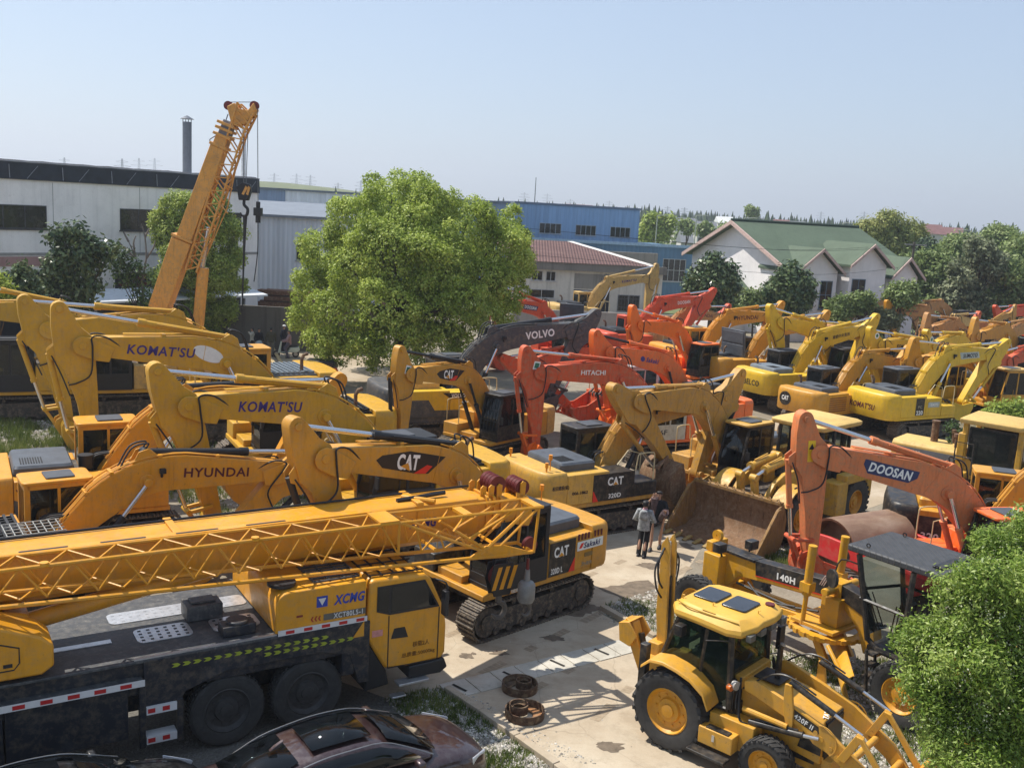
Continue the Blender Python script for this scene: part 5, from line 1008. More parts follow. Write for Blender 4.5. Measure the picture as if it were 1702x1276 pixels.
# engine cover behind the cab
b=MB(); b.loft([[(x,y,z) for x,z in rr(-.68,1.06,2.03,2.78,.25,4,'0001')] for y in (-1.36,1.36)]); ec=b.build('engine_cover',TY,xc,.02)
lettering('XCMG',ec,(.72,-1.364,2.5),(1,0,0),(0,0,1),.62,.19,BLU,.03,.25); b=MB(); b.box(.08,.29,-1.366,-1.361,2.41,2.62); b.build('emblem_square',BLU,ec,0,0); MB().prism([(.11,2.58),(.26,2.58),(.185,2.44)],-1.369,-1.367).build('emblem_mark',REFW,ec,0,0)
MB().box(.22,1.05,-1.366,-1.361,2.14,2.26).build('model_band',plain('band grey',(.12,.11,.09),.5),ec,0,0); lettering('XCT80L5-1',ec,(.7,-1.369,2.2),(1,0,0),(0,0,1),.58,.1,REFW,.015)
b=MB()
for i in range(3): b._add([(.0+i*.07,-1.366,2.15),(.03+i*.07,-1.366,2.15),(-.0+i*.07,-1.366,2.2),(.03+i*.07,-1.366,2.25),(.0+i*.07,-1.366,2.25),(-.03+i*.07,-1.366,2.2)],[(0,1,2,5),(5,2,3,4)])
b.build('red_arrows',plain('arrow red',(.35,.03,.02),.5),ec,0,0)
b=MB(); b.box(-.64,1.08,-1.385,-1.366,1.99,2.09); es=b.build('reflector_strip',REFW,ec,0,0); b=MB()
for i in range(5): b.box(-.5+i*.34,-.34+i*.34,-1.389,-1.386,2.01,2.07)
b.build('red_marks',REFR,es,0,0)
MB().box(-.3,-.18,-1.364,-1.361,2.28,2.32).build('latch',plain('latch red',(.2,.03,.02),.5),ec,0,0)
b=MB()
for i in range(7): b.box(.1,1.0,-1.1+i*.15,-1.04+i*.15,2.782,2.81)
for x in (.1,.4,.7,.98): b.box(x,x+.03,-1.12,-.12,2.80,2.82)
b.build('cover_grille',DECK,ec,0,0); MB().tube([(-.45,-.95,2.8),(-.45,-.95,2.86)],.26,18).build('intake_cap',BLACK(),ec)
b=MB(); b.prism([(1.02,1.70),(1.02,2.0),(.80,1.70)],-1.392,-1.382); b.build('warning_triangle',TY,xc,0,0); MB().box(.6,.86,-1.37,-1.0,.95,1.6).build('battery_box',TDK,xc,.03)
# slewing superstructure and operator frame (mostly beyond the left border)
b=MB(); b.cyl((-6.2,0,1.95),(-6.2,0,2.15),.95,28); b.prism([(-9.2,2.15),(-9.2,3.9),(-7.2,4.1),(-5.2,2.9),(-4.6,2.75),(-4.6,2.15)],-.55,-.42); b.prism([(-9.2,2.15),(-9.2,3.9),(-7.2,4.1),(-5.2,2.9),(-4.6,2.75),(-4.6,2.15)],.42,.55); b.box(-9.2,-4.6,-.42,.42,2.15,2.3); b.build('slewing_frame',TY,xc,.02)
b=MB(); b.loft([[(x,y,z) for x,z in [(-7.3,2.08),(-4.5,2.08),(-4.32,2.2),(-4.32,2.55),(-4.5,2.72),(-5.3,3.05),(-5.6,3.4),(-7.3,3.4)]] for y in (-1.42,-.62)]); oc=b.build('operator_cab',TY,xc,.04); MB().tube([(x,-1.424,z) for x,z in [(-7.2,2.25),(-4.9,2.25),(-4.82,2.35),(-4.82,2.6),(-5.3,2.78),(-7.2,2.8)]],.012,4).build('hatch_seam',BLACK(),oc); MB().box(-5.05,-4.92,-1.428,-1.42,2.3,2.36).build('latch',BLACK(),oc,0,0)
MB().cyl((-4.7,.0,2.4),(-1.2,.12,2.92),.16,14).build('lift_cylinder',TY,xc); MB().box(-4.9,-4.55,-.5,.5,2.3,2.62).build('cylinder_bracket',TY,xc,.02)
# main boom with nested ends
def bsec(k,x0,x1,yo=.18,zc=3.55):
    prof=[(-.44*k,.40*k),(-.36*k,.47*k),(.36*k,.47*k),(.44*k,.40*k),(.44*k,-.12*k),(.38*k,-.33*k),(.22*k,-.46*k),(-.22*k,-.46*k),(-.38*k,-.33*k),(-.44*k,-.12*k)]
    return MB().loft([[(x,yo+y,zc+z) for y,z in prof] for x in (x0,x1)])
def zc(x): return 3.28+.004*x
BY=.18
b=MB(); prof=lambda k:[(-.44*k,.36*k),(-.41*k,.43*k),(-.34*k,.47*k),(.34*k,.47*k),(.44*k,.38*k),(.44*k,-.12*k),(.38*k,-.33*k),(.22*k,-.46*k),(-.22*k,-.46*k),(-.38*k,-.33*k),(-.44*k,-.12*k)]
b.loft([[(x,BY+y,zc(x)+z) for y,z in prof(1)] for x in (-10.5,4.05)]); bo=b.build('boom',TY,xc,.01,30)
for i,(k,x0,x1) in enumerate(((.9,4.05,4.3),(.8,4.3,4.5),(.7,4.5,4.7),(.6,4.7,5.3))):
    b=MB(); b.loft([[(x,BY+y,zc(x)+z) for y,z in prof(k)] for x in (x0-.3,x1)]); b.loft([[(x,BY+y,zc(x)+z) for y,z in prof(k+.12)] for x in (x1-.06,x1)]); 
    for y in (-.25,.25): b.prism([(x1-.12,zc(x1)+.4*k),(x1,zc(x1)+.4*k),(x1+.02,zc(x1)+.62),(x1-.06,zc(x1)+.66),(x1-.12,zc(x1)+.6)],BY+y-.02,BY+y+.02)
    b.build('boom_section',TY,bo,.006)
b=MB(); b.box(3.2,4.0,BY-.446,BY-.44,zc(3)-.1,zc(3)+.2) if False else None
lettering('XCMG',bo,(2.75,BY-.446,zc(2.75)+.08),(1,0,-.018),(0,0,1),.62,.2,NAVY,.03,.25)
b=MB(); b.tube([(-10.4,BY+.3,zc(-10)+.51),(4.3,BY+.3,zc(4)+.51)],.025,5); b.tube([(2.3,BY-.1,zc(2)+.5),(3.4,BY-.1,zc(3)+.56)],.05,6); b.build('boom_cable',BLACK(),bo)
b=MB(); 
for x in (2.6,-2.2): b.box(x,x+.14,BY-.46,BY+.46,zc(x)+.475,zc(x)+.52); b.box(x,x+.14,BY-.47,BY-.445,zc(x)+.1,zc(x)+.5)
b.tube([(2.5,BY+.1,zc(2)+.5),(3.0,BY-.45,zc(3)+.5)],.06,8); b.build('boom_collar',TY,bo,.01)
b=MB()
for y in (-.24,.24): b.prism([(5.1,zc(5)-.3),(5.45,zc(5)-.38),(5.55,zc(5)-.15),(5.4,zc(5)+.3),(5.1,zc(5)+.42)],BY+y-.03,BY+y+.03)
b.build('boom_head',TY,bo,.01)
for (x,z,r_) in ((5.38,zc(5)-.2,.2),(5.25,zc(5)+.5,.18),(4.62,zc(5)+.62,.2)):
    b=MB()
    for y in (-.18,-.06,.06,.18): b.M=Matrix.Translation((x,BY+y,z)); b.lathe([(.03,-.04),(r_,-.05),(r_*.85,0),(r_,.05),(.03,.04)],20)
    b.build('sheave',plain('sheave red brown',(.14,.02,.018),.5),bo)
# lattice jib stowed on the near side
J=MB(); jn,jf=-1.12,-.5; t=.036; up=lambda x:3.79-.006*(x+5); lo=lambda x:3.28-.024*(x+5)
for y in (jn,jf): J.tube([(-9,y,up(-9)),(1.8,y,up(1.8))],t,7); J.tube([(-9,y,lo(-9)),(4.9,y,2.74)],t*1.1,7)
n=14
for i in range(n):
    x0=-9+i*10.8/n; x1=x0+10.8/n; xm=(x0+x1)/2; s=.018
    for y in (jn,jf): J.tube([(x0,y,lo(x0)),(xm,y,up(xm))],s,5); J.tube([(xm,y,up(xm)),(x1,y,lo(x1))],s,5)
    J.tube([(x0,jn,up(x0)),(xm,jf,up(xm))],s,5); J.tube([(xm,jf,up(xm)),(x1,jn,up(x1))],s,5); J.tube([(x0,jf,lo(x0)),(xm,jn,lo(xm))],s,5); J.tube([(xm,jn,lo(xm)),(x1,jf,lo(x1))],s,5)
J.box(1.4,1.8,jn-.02,jf+.02,up(1.6)+.01,up(1.6)+.05)
for y in (jn,jf):
    J.tube([(1.8,y,up(1.8)),(3.9,y,2.83)],t,6); J.tube([(1.8,y,lo(1.8)),(1.8,y,up(1.8))],t*.8,5)
    for a,c in ((2.3,.55),(2.8,.38),(3.3,.2)): J.tube([(a,y,lo(a)),(a-.15,y,lo(a)+c)],.02,5); J.tube([(a,y,lo(a)),(a+.35,y,lo(a)+c-.2)],.02,5)
    J.tube([(3.3,y,3.72),(5.1,y,3.70)],t,6); J.tube([(5.0,y,3.7),(4.93,y,2.72)],t*.9,6); J.tube([(4.75,y,3.7),(3.65,y,2.86)],t,6); J.tube([(4.4,y,3.7),(3.3,y,3.2)],t*.8,5); J.tube([(3.25,y,3.72),(3.0,y,3.45),(3.9,y,2.85)],t*.9,6); J.tube([(4.95,y,3.66),(4.0,y,2.9)],t*.8,5); J.tube([(1.8,y,up(1.8)),(3.3,y,3.72)],t*.8,6)
for x in (3.35,5.0): J.box(x-.1,x+.1,jn,jf,3.66,3.72)
for x in (2.6,3.9,4.9): J.tube([(x,jn,lo(x) if x<4.9 else 2.74),(x,jf,lo(x) if x<4.9 else 2.74)],t,5)
J.prism([(3.3,2.78),(4.2,2.72),(4.95,2.72),(4.2,2.98),(3.75,3.02)],jn-.02,jn+.02)
jb=J.build('jib',TY,xc,0,40)
b=MB(); b.box(-9,1.5,jf+.02,jf+.2,up(0)+.02,up(0)+.05); b.build('jib_plate',TY,jb,0,0); b=MB()
for i in range(6): x=-7.2+i*1.25; b.slab(rr(x,x+.75,jf+.07,jf+.13,.029),up(0)+.052,up(0)+.056)
b.build('plate_slots',BLACK(),jb,0,0)
for x in (-1.0,-4.4): MB().cyl((x,jn,up(x)-.0),(x,jn,up(x)+.06),.07,14).build('jib_lug',TY,jb)
MB().lathe([(.02,-.04),(.17,-.05),(.14,0),(.17,.05),(.02,.04)],20).build('jib_sheave',plain('sheave red brown',(.14,.02,.018),.5),jb).location=(5.02,(jn+jf)/2,2.78)
# hook block and ball hook
hx=4.55; hy=-.45; hz=1.72; hb=empty('hook_block',(0,0,0)); hb.matrix_world=xc.matrix_basis@Matrix.Translation((hx,hy,hz)); tag(hb,'yellow and black striped hook block hanging under the jib','hook block')
b=MB(); b.prism([(-.2,-.1),(.2,-.1),(.3,.25),(.24,.62),(-.24,.62),(-.3,.25)],-.13,-.1); b.prism([(-.2,-.1),(.2,-.1),(.3,.25),(.24,.62),(-.24,.62),(-.3,.25)],.1,.13); b.build('cheek_plate',BLACK(),hb,.01)
b=MB()
for k in range(3): b._add([(-.27+k*.19,-.135,.05),(-.17+k*.19,-.135,.05),(-.02+k*.19,-.135,.55),(-.12+k*.19,-.135,.55)],[(0,1,2,3)])
b.build('hazard_stripe',TY,hb,0,0); b=MB()
for y in (-.06,.0,.06): b.M=Matrix.Translation((0,y,.3)); b.lathe([(.03,-.02),(.25,-.025),(.22,0),(.25,.025),(.03,.02)],20)
b.build('sheave',plain('sheave red brown',(.14,.02,.018),.5),hb); b=MB(); b.cyl((0,0,-.1),(0,0,-.28),.07,10); b.tube(smooth_pts([(0,0,-.28),(.13,0,-.36),(.17,0,-.5),(.08,0,-.63),(-.06,0,-.63),(-.15,0,-.54)],4),[.06]*9+[.055]*6+[.05,.045,.04,.035,.03,.02],8); b.build('hook',plain('steel hook',(.12,.11,.10),.5,.3),hb)
b=MB()
for x,y in ((-.18,-.05),(-.18,.05),(.18,-.05),(.18,.05)): b.tube([(x,y,.55),(x*.6+.55,.6+y,1.65)],.012,4)
b.build('wire_ropes',BLACK(),hb)
bh=empty('ball_hook',(0,0,0)); bh.matrix_world=xc.matrix_basis@Matrix.Translation((5.02,-.8,1.72)); tag(bh,'grey headache ball hook hanging from the jib tip','crane hook')
b=MB(); b.lathe([(.001,-.22),(.16,-.22),(.19,-.16),(.19,.16),(.15,.22),(.07,.25),(.05,.5),(.001,.5)],20); b.M=Matrix.Rotation(R_(90),4,'X'); o=b.build('weight',plain('weathered grey steel',(.22,.22,.21),.6,.2,.3),bh); o.rotation_euler=(R_(90),0,0)
MB().tube([(0,0,.48),(0,0,.75)],.035,6).lathe([(.05,-.03),(.11,-.03),(.11,.03),(.05,.03)],16,0,True).build('swivel',plain('sheave red brown',(.14,.02,.018),.5),bh); MB().tube(smooth_pts([(0,0,-.22),(.1,0,-.32),(.12,0,-.44),(.03,0,-.54),(-.09,0,-.48)],4),[.04]*12+[.035,.03,.025,.02,.015],8).build('hook',plain('steel hook',(.12,.11,.10),.5,.3),bh); MB().tube([(0,0,.75),(0,0,1.05)],.012,4).build('wire_rope',BLACK(),bh)
# ---------------- raised truck crane at the back ----------------
YB=46.0
def P2(u,v,y=YB): return at_depth(u,v,y)
b0=P2(283,520); rc=empty('truck_crane',(b0.x,YB,0)); tag(rc,'orange yellow mobile crane with its telescopic boom raised steeply before the factory','crane truck'); RO_=Vector((b0.x,YB,0)); ORY=paint('orange crane paint',(.72,.34,.06),.42,.5)
foot=P2(283,512); tipp=P2(402,183); axd=(tipp-foot).normalized(); sidev=Vector((0,1,0)); nv=axd.cross(sidev).normalized()   # nv points to the right, down the boom belly
def bx(m,k0,k1,wa,wb,d0,d1,off=0):
    """a tapering box along the boom axis: k metres along, w half width, d depth below the back edge"""
    rings=[]
    for k,d in ((k0,d0),(k1,d1)):
        c=foot+axd*k-RO_; rings.append([tuple(c+sidev*s*wa+nv*q) for s,q in ((-1,off),(1,off),(1,off+d),(-1,off+d))])
    return m.loft(rings)
LB=(tipp-foot).length
m=MB(); bx(m,-.2,LB*.33,.42,.42,.86,.92); bo2=m.build('boom',ORY,rc,.03)
m=MB(); bx(m,LB*.33,LB*.8,.37,.37,.72,.66,.04); m.build('boom_section',ORY,bo2,.03); m=MB(); bx(m,LB*.6,LB*.86,.34,.34,.6,.56,.06); m.build('boom_section',ORY,bo2,.02); m=MB(); bx(m,LB*.82,LB*.93,.24,.24,.55,.5,.06); m.build('boom_section',plain('grey boom end',(.2,.21,.23),.5,0,.3),bo2,.02)
for k in (.335,.80,.85,.88,.905): m=MB(); bx(m,LB*k,LB*k+.12,.46 if k<.4 else .4,.4,1.0 if k<.4 else .8,1.0 if k<.4 else .8,-.04); m.build('boom_collar',ORY,bo2,.01)
def lat(m,a0,a1,c0,c1,n,r,w=.32):
    """lattice jib lying along the belly of the boom between chords a and c"""
    for y in (-w,w): 
        Y=Vector((0,y,0)); m.tube([a0-RO_+Y,a1-RO_+Y],r*1.5,6); m.tube([c0-RO_+Y,c1-RO_+Y],r*1.5,6)
        for i in range(n): p=a0.lerp(a1,i/n)+Y-RO_; q=c0.lerp(c1,(i+.5)/n)+Y-RO_; s=a0.lerp(a1,(i+1)/n)+Y-RO_; m.tube([p,q],r,4); m.tube([q,s],r,4)
    for i in range(n): 
        for (u0,u1) in ((a0,a1),(c0,c1)): m.tube([u0.lerp(u1,i/n)-RO_+Vector((0,-w,0)),u0.lerp(u1,(i+.5)/n)-RO_+Vector((0,w,0))],r,4); m.tube([u0.lerp(u1,(i+.5)/n)-RO_+Vector((0,w,0)),u0.lerp(u1,(i+1)/n)-RO_+Vector((0,-w,0))],r,4)
m=MB(); lat(m,P2(312,448),P2(388,205),P2(330,452),P2(408,222),11,.035); lat(m,P2(388,205),P2(398,172),P2(408,222),P2(424,190),3,.04); m.tube([P2(330,455)-RO_,P2(378,345)-RO_,P2(402,235)-RO_],.03,5)
for a,c in (((382,355),(368,338)),((390,315),(375,305)),((397,275),(384,268)),((360,400),(345,395))): m.tube([P2(*a)-RO_+Vector((0,-.3,0)),P2(*c)-RO_+Vector((0,-.3,0))],.03,4)
m.build('jib',ORY,rc,0,40)
m=MB(); m.prism([(p.x-RO_.x,p.z) for p in (P2(380,178),P2(392,172),P2(400,182),P2(415,184),P2(424,172),P2(428,184),P2(410,208),P2(388,210))],-.3,.3); m.build('boom_head',ORY,rc,.03)
for u,v in ((380,176),(423,176)): p=P2(u,v)-RO_; q=MB().lathe([(.03,-.1),(.2,-.1),(.15,0),(.2,.1),(.03,.1)],18).build('sheave',plain('sheave red brown',(.14,.02,.018),.5),rc); q.location=p
m=MB(); m.tube([P2(380,170)-RO_,P2(423,170)-RO_],.02,4); m.tube([P2(428,180)-RO_,P2(429,345)-RO_],.02,4); m.tube([P2(405,225)-RO_,P2(405,305)-RO_],.02,4); m.tube([P2(412,222)-RO_,P2(409,305)-RO_],.02,4); m.tube(smooth_pts([P2(379,190)-RO_,P2(368,218)-RO_,P2(349,232)-RO_,P2(352,236)-RO_],4),.025,4); m.build('wire_ropes',plain('rope grey',(.12,.13,.14),.5),rc)
for (u0,v0,u1,v1,r_) in ((341,415,346,372,.13),): MB().cyl(P2(336,448)-RO_,P2(346,378)-RO_,.12,12).build('cylinder_rod',ROD,rc)
MB().cyl(P2(328,556)-RO_,P2(338,445)-RO_,.26,16).build('lift_cylinder',ORY,rc)
m=MB(); m.prism([(p.x-RO_.x,p.z) for p in (P2(200,527),P2(280,523),P2(322,540),P2(334,560),P2(300,572),P2(200,560))],-.9,.9); m.box(P2(278,520).x-RO_.x,P2(305,520).x-RO_.x,-1.0,.2,P2(290,533).z-.9,P2(290,520).z); fr_=m.build('slewing_frame',ORY,rc,.03)
for u in (291,301): p=P2(u,527); MB().cyl((p.x-RO_.x,-1.03,p.z),(p.x-RO_.x,-.98,p.z),.15,14).build('lamp',BLACK(),fr_)
m=MB(); m.box(-3.5,6,-1.3,1.3,.9,1.5); m.build('chassis',ORY,rc,.03)
for x in (-2.5,-1,3.5,5): 
    for s in (-1,1): wheel(rc,x,s*1.1,.6,.6,.38,DKR,'truck',s)
hk=P2(406,322); h2=empty('hook_block',(hk.x,YB,hk.z)); tag(h2,'black hook block with yellow stripes hanging from the raised crane','hook block')
MB().prism([(-.22,-.3),(.2,-.3),(.34,.15),(.28,.42),(-.05,.5),(-.32,.3)],-.15,.15).build('cheek_plate',BLACK(),h2,.03); b=MB()
for k in (0,.2): b._add([(-.08+k,-.155,-.02),(.02+k,-.155,-.06),(.2+k*.6,-.155,.28),(.1+k*.6,-.155,.36)],[(0,1,2,3)])
b.build('hazard_stripe',ORY,h2,0,0); b=MB(); b.tube(smooth_pts([(0,0,-.3),(.0,0,-.5),(.16,0,-.68),(.12,0,-.95),(-.08,0,-1.0),(-.17,0,-.85)],4),[.07]*14+[.06,.055,.05,.045,.04,.03,.02],8); b.tube([(.05,0,-.95),(.04,0,-1.6),(.0,0,-3.2),(-.05,0,-5.4)],[.12,.08,.05,.03],6); b.build('hook',BLACK(),h2)
wt=P2(429,352); w2=MB().cbox((0,0,0),(.36,.3,.36)).cyl((0,0,.18),(0,0,.45),.1,8).cyl((0,0,-.18),(0,0,-.5),.12,8).tube(smooth_pts([(0,0,-.5),(.0,0,-1.8),(-.15,0,-3.2)],4),.03,4).build('hook_weight',BLACK(),None,.01); w2.location=wt; tag(w2,'small black rope weight hanging right of the raised crane hook','rope weight')
YB1=paint('fresh machine yellow',(0.62,0.315,0.035),.42,.32); YB2=paint('sunny roof yellow',(0.688,0.390,0.056),.4,.12); YG=paint('grader yellow',(0.636,0.312,0.016),.4,.35); RIMY=paint('rim yellow',(0.636,0.289,0.016),.42,.3)
# ---------------- backhoe loader ----------------
bk=empty('backhoe_loader',(3.91,17.97,0),R_(-41)); tag(bk,'yellow backhoe loader with two dark roof panels, nearest machine on the bare concrete','backhoe loader')
for s in (-1,1): wheel(bk,0,s*.85,.77,.77,.5,RIMY,'ag',s,.56); wheel(bk,1.95,s*.82,.48,.48,.36,RIMY,'block',s,.58)
b=MB(); b.box(-.9,2.6,-.38,.38,.55,1.0); b.box(-.35,1.2,-.62,.62,.75,1.25); b.cyl((0,-.7,.77),(0,.7,.77),.16,12); b.cyl((1.95,-.7,.48),(1.95,.7,.48),.1,10); b.build('chassis',BK,bk,.02)
# hood
b=MB(); b.loft([[(1.15,y,z) for y,z in [(-.45,.75),(.45,.75),(.45,1.58),(.38,1.66),(-.38,1.66),(-.45,1.58)]],[(2.0,y,z) for y,z in [(-.45,.72),(.45,.72),(.45,1.5),(.38,1.58),(-.38,1.58),(-.45,1.5)]],[(2.72,y,z) for y,z in [(-.42,.62),(.42,.62),(.42,1.36),(.36,1.43),(-.36,1.43),(-.42,1.36)]]]); hd=b.build('hood',YB1,bk,.02)
b=MB(); b.box(2.725,2.76,-.34,.34,.7,1.36); b.prism([(2.3,.82),(2.73,.8),(2.73,1.38),(2.45,1.42)],-.455,-.44); b.build('grille',BK,hd,.01)
b=MB(); b.prism([(2.62,1.44),(2.74,1.4),(2.74,1.36)],-.36,.36); b.build('grille_trim',BK,hd,0,0)
lettering('CAT',hd,(2.66,-.2,1.452),(.3,-.95,0),(-1,0,.12),.3,.1,W_,.03); MB().box(1.25,1.75,-.22,.3,1.655,1.672).build('hood_recess',BK,hd,0,0); MB().tube([(1.85,.1,1.61),(1.85,.1,1.68),(1.85,.25,1.68),(1.85,.25,1.61)],.015,5).build('hood_handle',YB1,hd)
MB().box(1.0,1.2,-.55,.55,1.5,1.72).build('cowl',YB1,bk,.02)
b=MB(); b.box(2.2,2.75,-.36,.36,.42,.75); b.prism([(2.5,.72),(2.9,.7),(2.95,.5),(2.5,.42)],-.36,.36); b.build('front_frame',YB1,bk,.02)
MB().tube([(1.58,.05,1.62),(1.58,.05,2.25),(1.62,.05,2.32)],.055,10).build('exhaust_pipe',BK,bk)
# cab
c0=[(-.42,1.62),(-.05,2.55),(.98,2.55),(1.06,1.15),(.62,1.05),(.05,1.55)]
b=MB(); t=.06
def pil(m,a,c,y,w=.05): m.tube([(a[0],y,a[1]),(c[0],y,c[1])],w,6)
for y in (-.7,.7):
    pil(b,(-.42,1.62),(-.1,2.56),y); pil(b,(1.06,1.12),(.98,2.56),y,.06); pil(b,(.42,1.62),(.5,2.56),y,.04); pil(b,(-.1,2.54),(.98,2.54),y); pil(b,(-.42,1.62),(.1,1.55),y); 
    b.tube(smooth_pts([(.1,y,1.55),(.45,y,1.35),(.62,y,1.1),(1.06,y,1.1)],4),.045,6)
for x,z in ((-.42,1.62),(-.1,2.54),(.98,2.54),(1.06,1.62)): b.tube([(x,-.7,z),(x,.7,z)],.045,6)
b.box(.3,1.12,-.66,.66,1.0,1.12); b.box(1.03,1.13,-.7,.7,1.1,1.6); cb=b.build('cab',BK,bk)
GB=glassy('green tinted glass',(.42,.55,.48),.3,(.02,.035,.03))
for y in (-.71,.71): MB().prism([(-.38,1.64),(-.08,2.5),(.5,2.5),(.42,1.6)],y-.004,y+.004).build('window',GB,cb,0,0); MB().prism([(.44,1.42),(.52,2.5),(.97,2.5),(1.04,1.14),(.66,1.12)],y-.004,y+.004).build('window',GB,cb,0,0)
for p in ([(1.06,-.66,1.62),(1.06,.66,1.62),(.99,.66,2.5),(.99,-.66,2.5)],[(-.41,-.66,1.66),(-.41,.66,1.66),(-.12,.66,2.5),(-.12,-.66,2.5)]): MB().poly(p).build('window',GB,cb,0,0)
b=MB(); b.box(.2,.7,-.26,.26,1.3,1.75); b.box(.1,.25,-.26,.26,1.7,2.25); b.box(.9,1.0,-.15,.15,1.3,1.9); b.cyl((.85,0,1.9),(.95,0,1.8),.18,14); b.box(.25,.6,-.45,-.32,1.5,1.85); b.build('cab_interior',plain('cab interior',(.03,.03,.033),.8),cb,.02)
def roofp(z,k): return [(x*k+.45*(1-k),y*k,z+dz) for x,y,dz in [(-.36,-.56,-.06),(-.2,-.76,-.10),(.3,-.84,-.07),(.95,-.86,-.10),(1.22,-.80,-.08),(1.36,-.45,-.03),(1.34,-.2,-.02),(1.38,.2,-.02),(1.34,.45,-.03),(1.22,.80,-.08),(.95,.86,-.10),(.3,.84,-.07),(-.2,.76,-.10),(-.36,.56,-.06)]]
b=MB(); b.loft([roofp(2.60,.96),roofp(2.66,1.0),roofp(2.74,.98),[(x*.8+.09,y*.82,2.80) for x,y,_ in roofp(0,1)]]); rf=b.build('cab_roof',YB2,cb,.015,30)
for x0,x1 in ((-.12,.38),(.48,.98)): MB().slab(rr(x0,x1,-.30,.34,.06),2.805,2.835).build('roof_panel',plain('dark glass panel',(.03,.035,.045),.2,0,.3),rf,.01)
b=MB(); b.tube(smooth_pts([(-.25,-.62,2.775),(.1,-.74,2.765),(.6,-.76,2.765),(1.1,-.72,2.76)],4),.012,4); b.slab([(.35,-.72),(.62,-.72),(.62,-.58),(.35,-.58)],2.79,2.797); b.build('roof_seam',paint('roof line',(0.500,0.300,0.040),.5,.1),rf,0,0)
b=MB()
for k in range(4): b.cbox((1.3,-.6+k*.4,2.53),(.1,.2,.12))
b.build('roof_lights',plain('work lamp lens',(.12,.12,.11),.25),rf,.01); MB().cyl((1.1,.45,2.79),(1.1,.45,2.83),.09,12).build('beacon',plain('dark red lens',(.1,.012,.01),.3),rf)
for x,y in ((-.2,-.5),(.4,-.42),(1.15,-.1)): MB().tube([(x,y,2.79),(x,y,2.86),(x+.04,y,2.86)],.012,5).build('roof_hook',YB2,rf)
b=MB(); b.tube([(1.0,.72,2.3),(1.18,1.0,2.35),(1.18,1.02,1.7),(1.0,.72,1.7)],.016,5); b.box(1.14,1.22,.78,.98,1.85,2.3); b.build('mirror',BK,cb,.01); MB().tube([(1.0,-.72,2.4),(.6,-.95,2.35)],.016,5).box(-.05,.12,-.98,-.8,2.25,2.45).build('mirror',BK,cb,.01)
MB().cyl((1.12,-.72,1.62),(1.2,-.74,1.62),.085,14).build('headlight',plain('lamp grey lens',(.35,.33,.3),.2),cb); MB().cyl((1.06,-.8,1.58),(1.14,-.82,1.58),.06,12).build('indicator_lamp',plain('orange lens',(.55,.13,.02),.3),cb)
# fenders
for s in (-1,1):
    b=MB(); pr=[(.85,1.20),(.72,1.45),(.45,1.62),(.15,1.70),(-.15,1.74),(-.42,1.70),(-.62,1.52)]; rg=[]
    for x,z in pr: rg.append([(x,s*.68,z),(x,s*1.1,z-.03),(x-.02*0,s*1.12,z-.09),(x,s*.68,z-.05)])
    b.loft(rg); b.build('fender',YB1,bk,.02)
b=MB(); b.box(.72,1.4,-1.12,-.86,.5,.82); b.box(.78,1.66,-.86,-.5,.5,1.02); b.build('tool_box',YB1,bk,.015); MB().box(.85,1.3,-1.1,-.95,.823,.84).build('step_plate',BK,bk,0,0); MB().box(1.0,1.05,-1.13,-1.115,.62,.74).build('latch',plain('steel latch',(.5,.5,.48),.3,.6),bk,0,0)
MB().box(.62,1.38,-1.34,-1.1,.38,.43).build('step',BK,bk,.01)
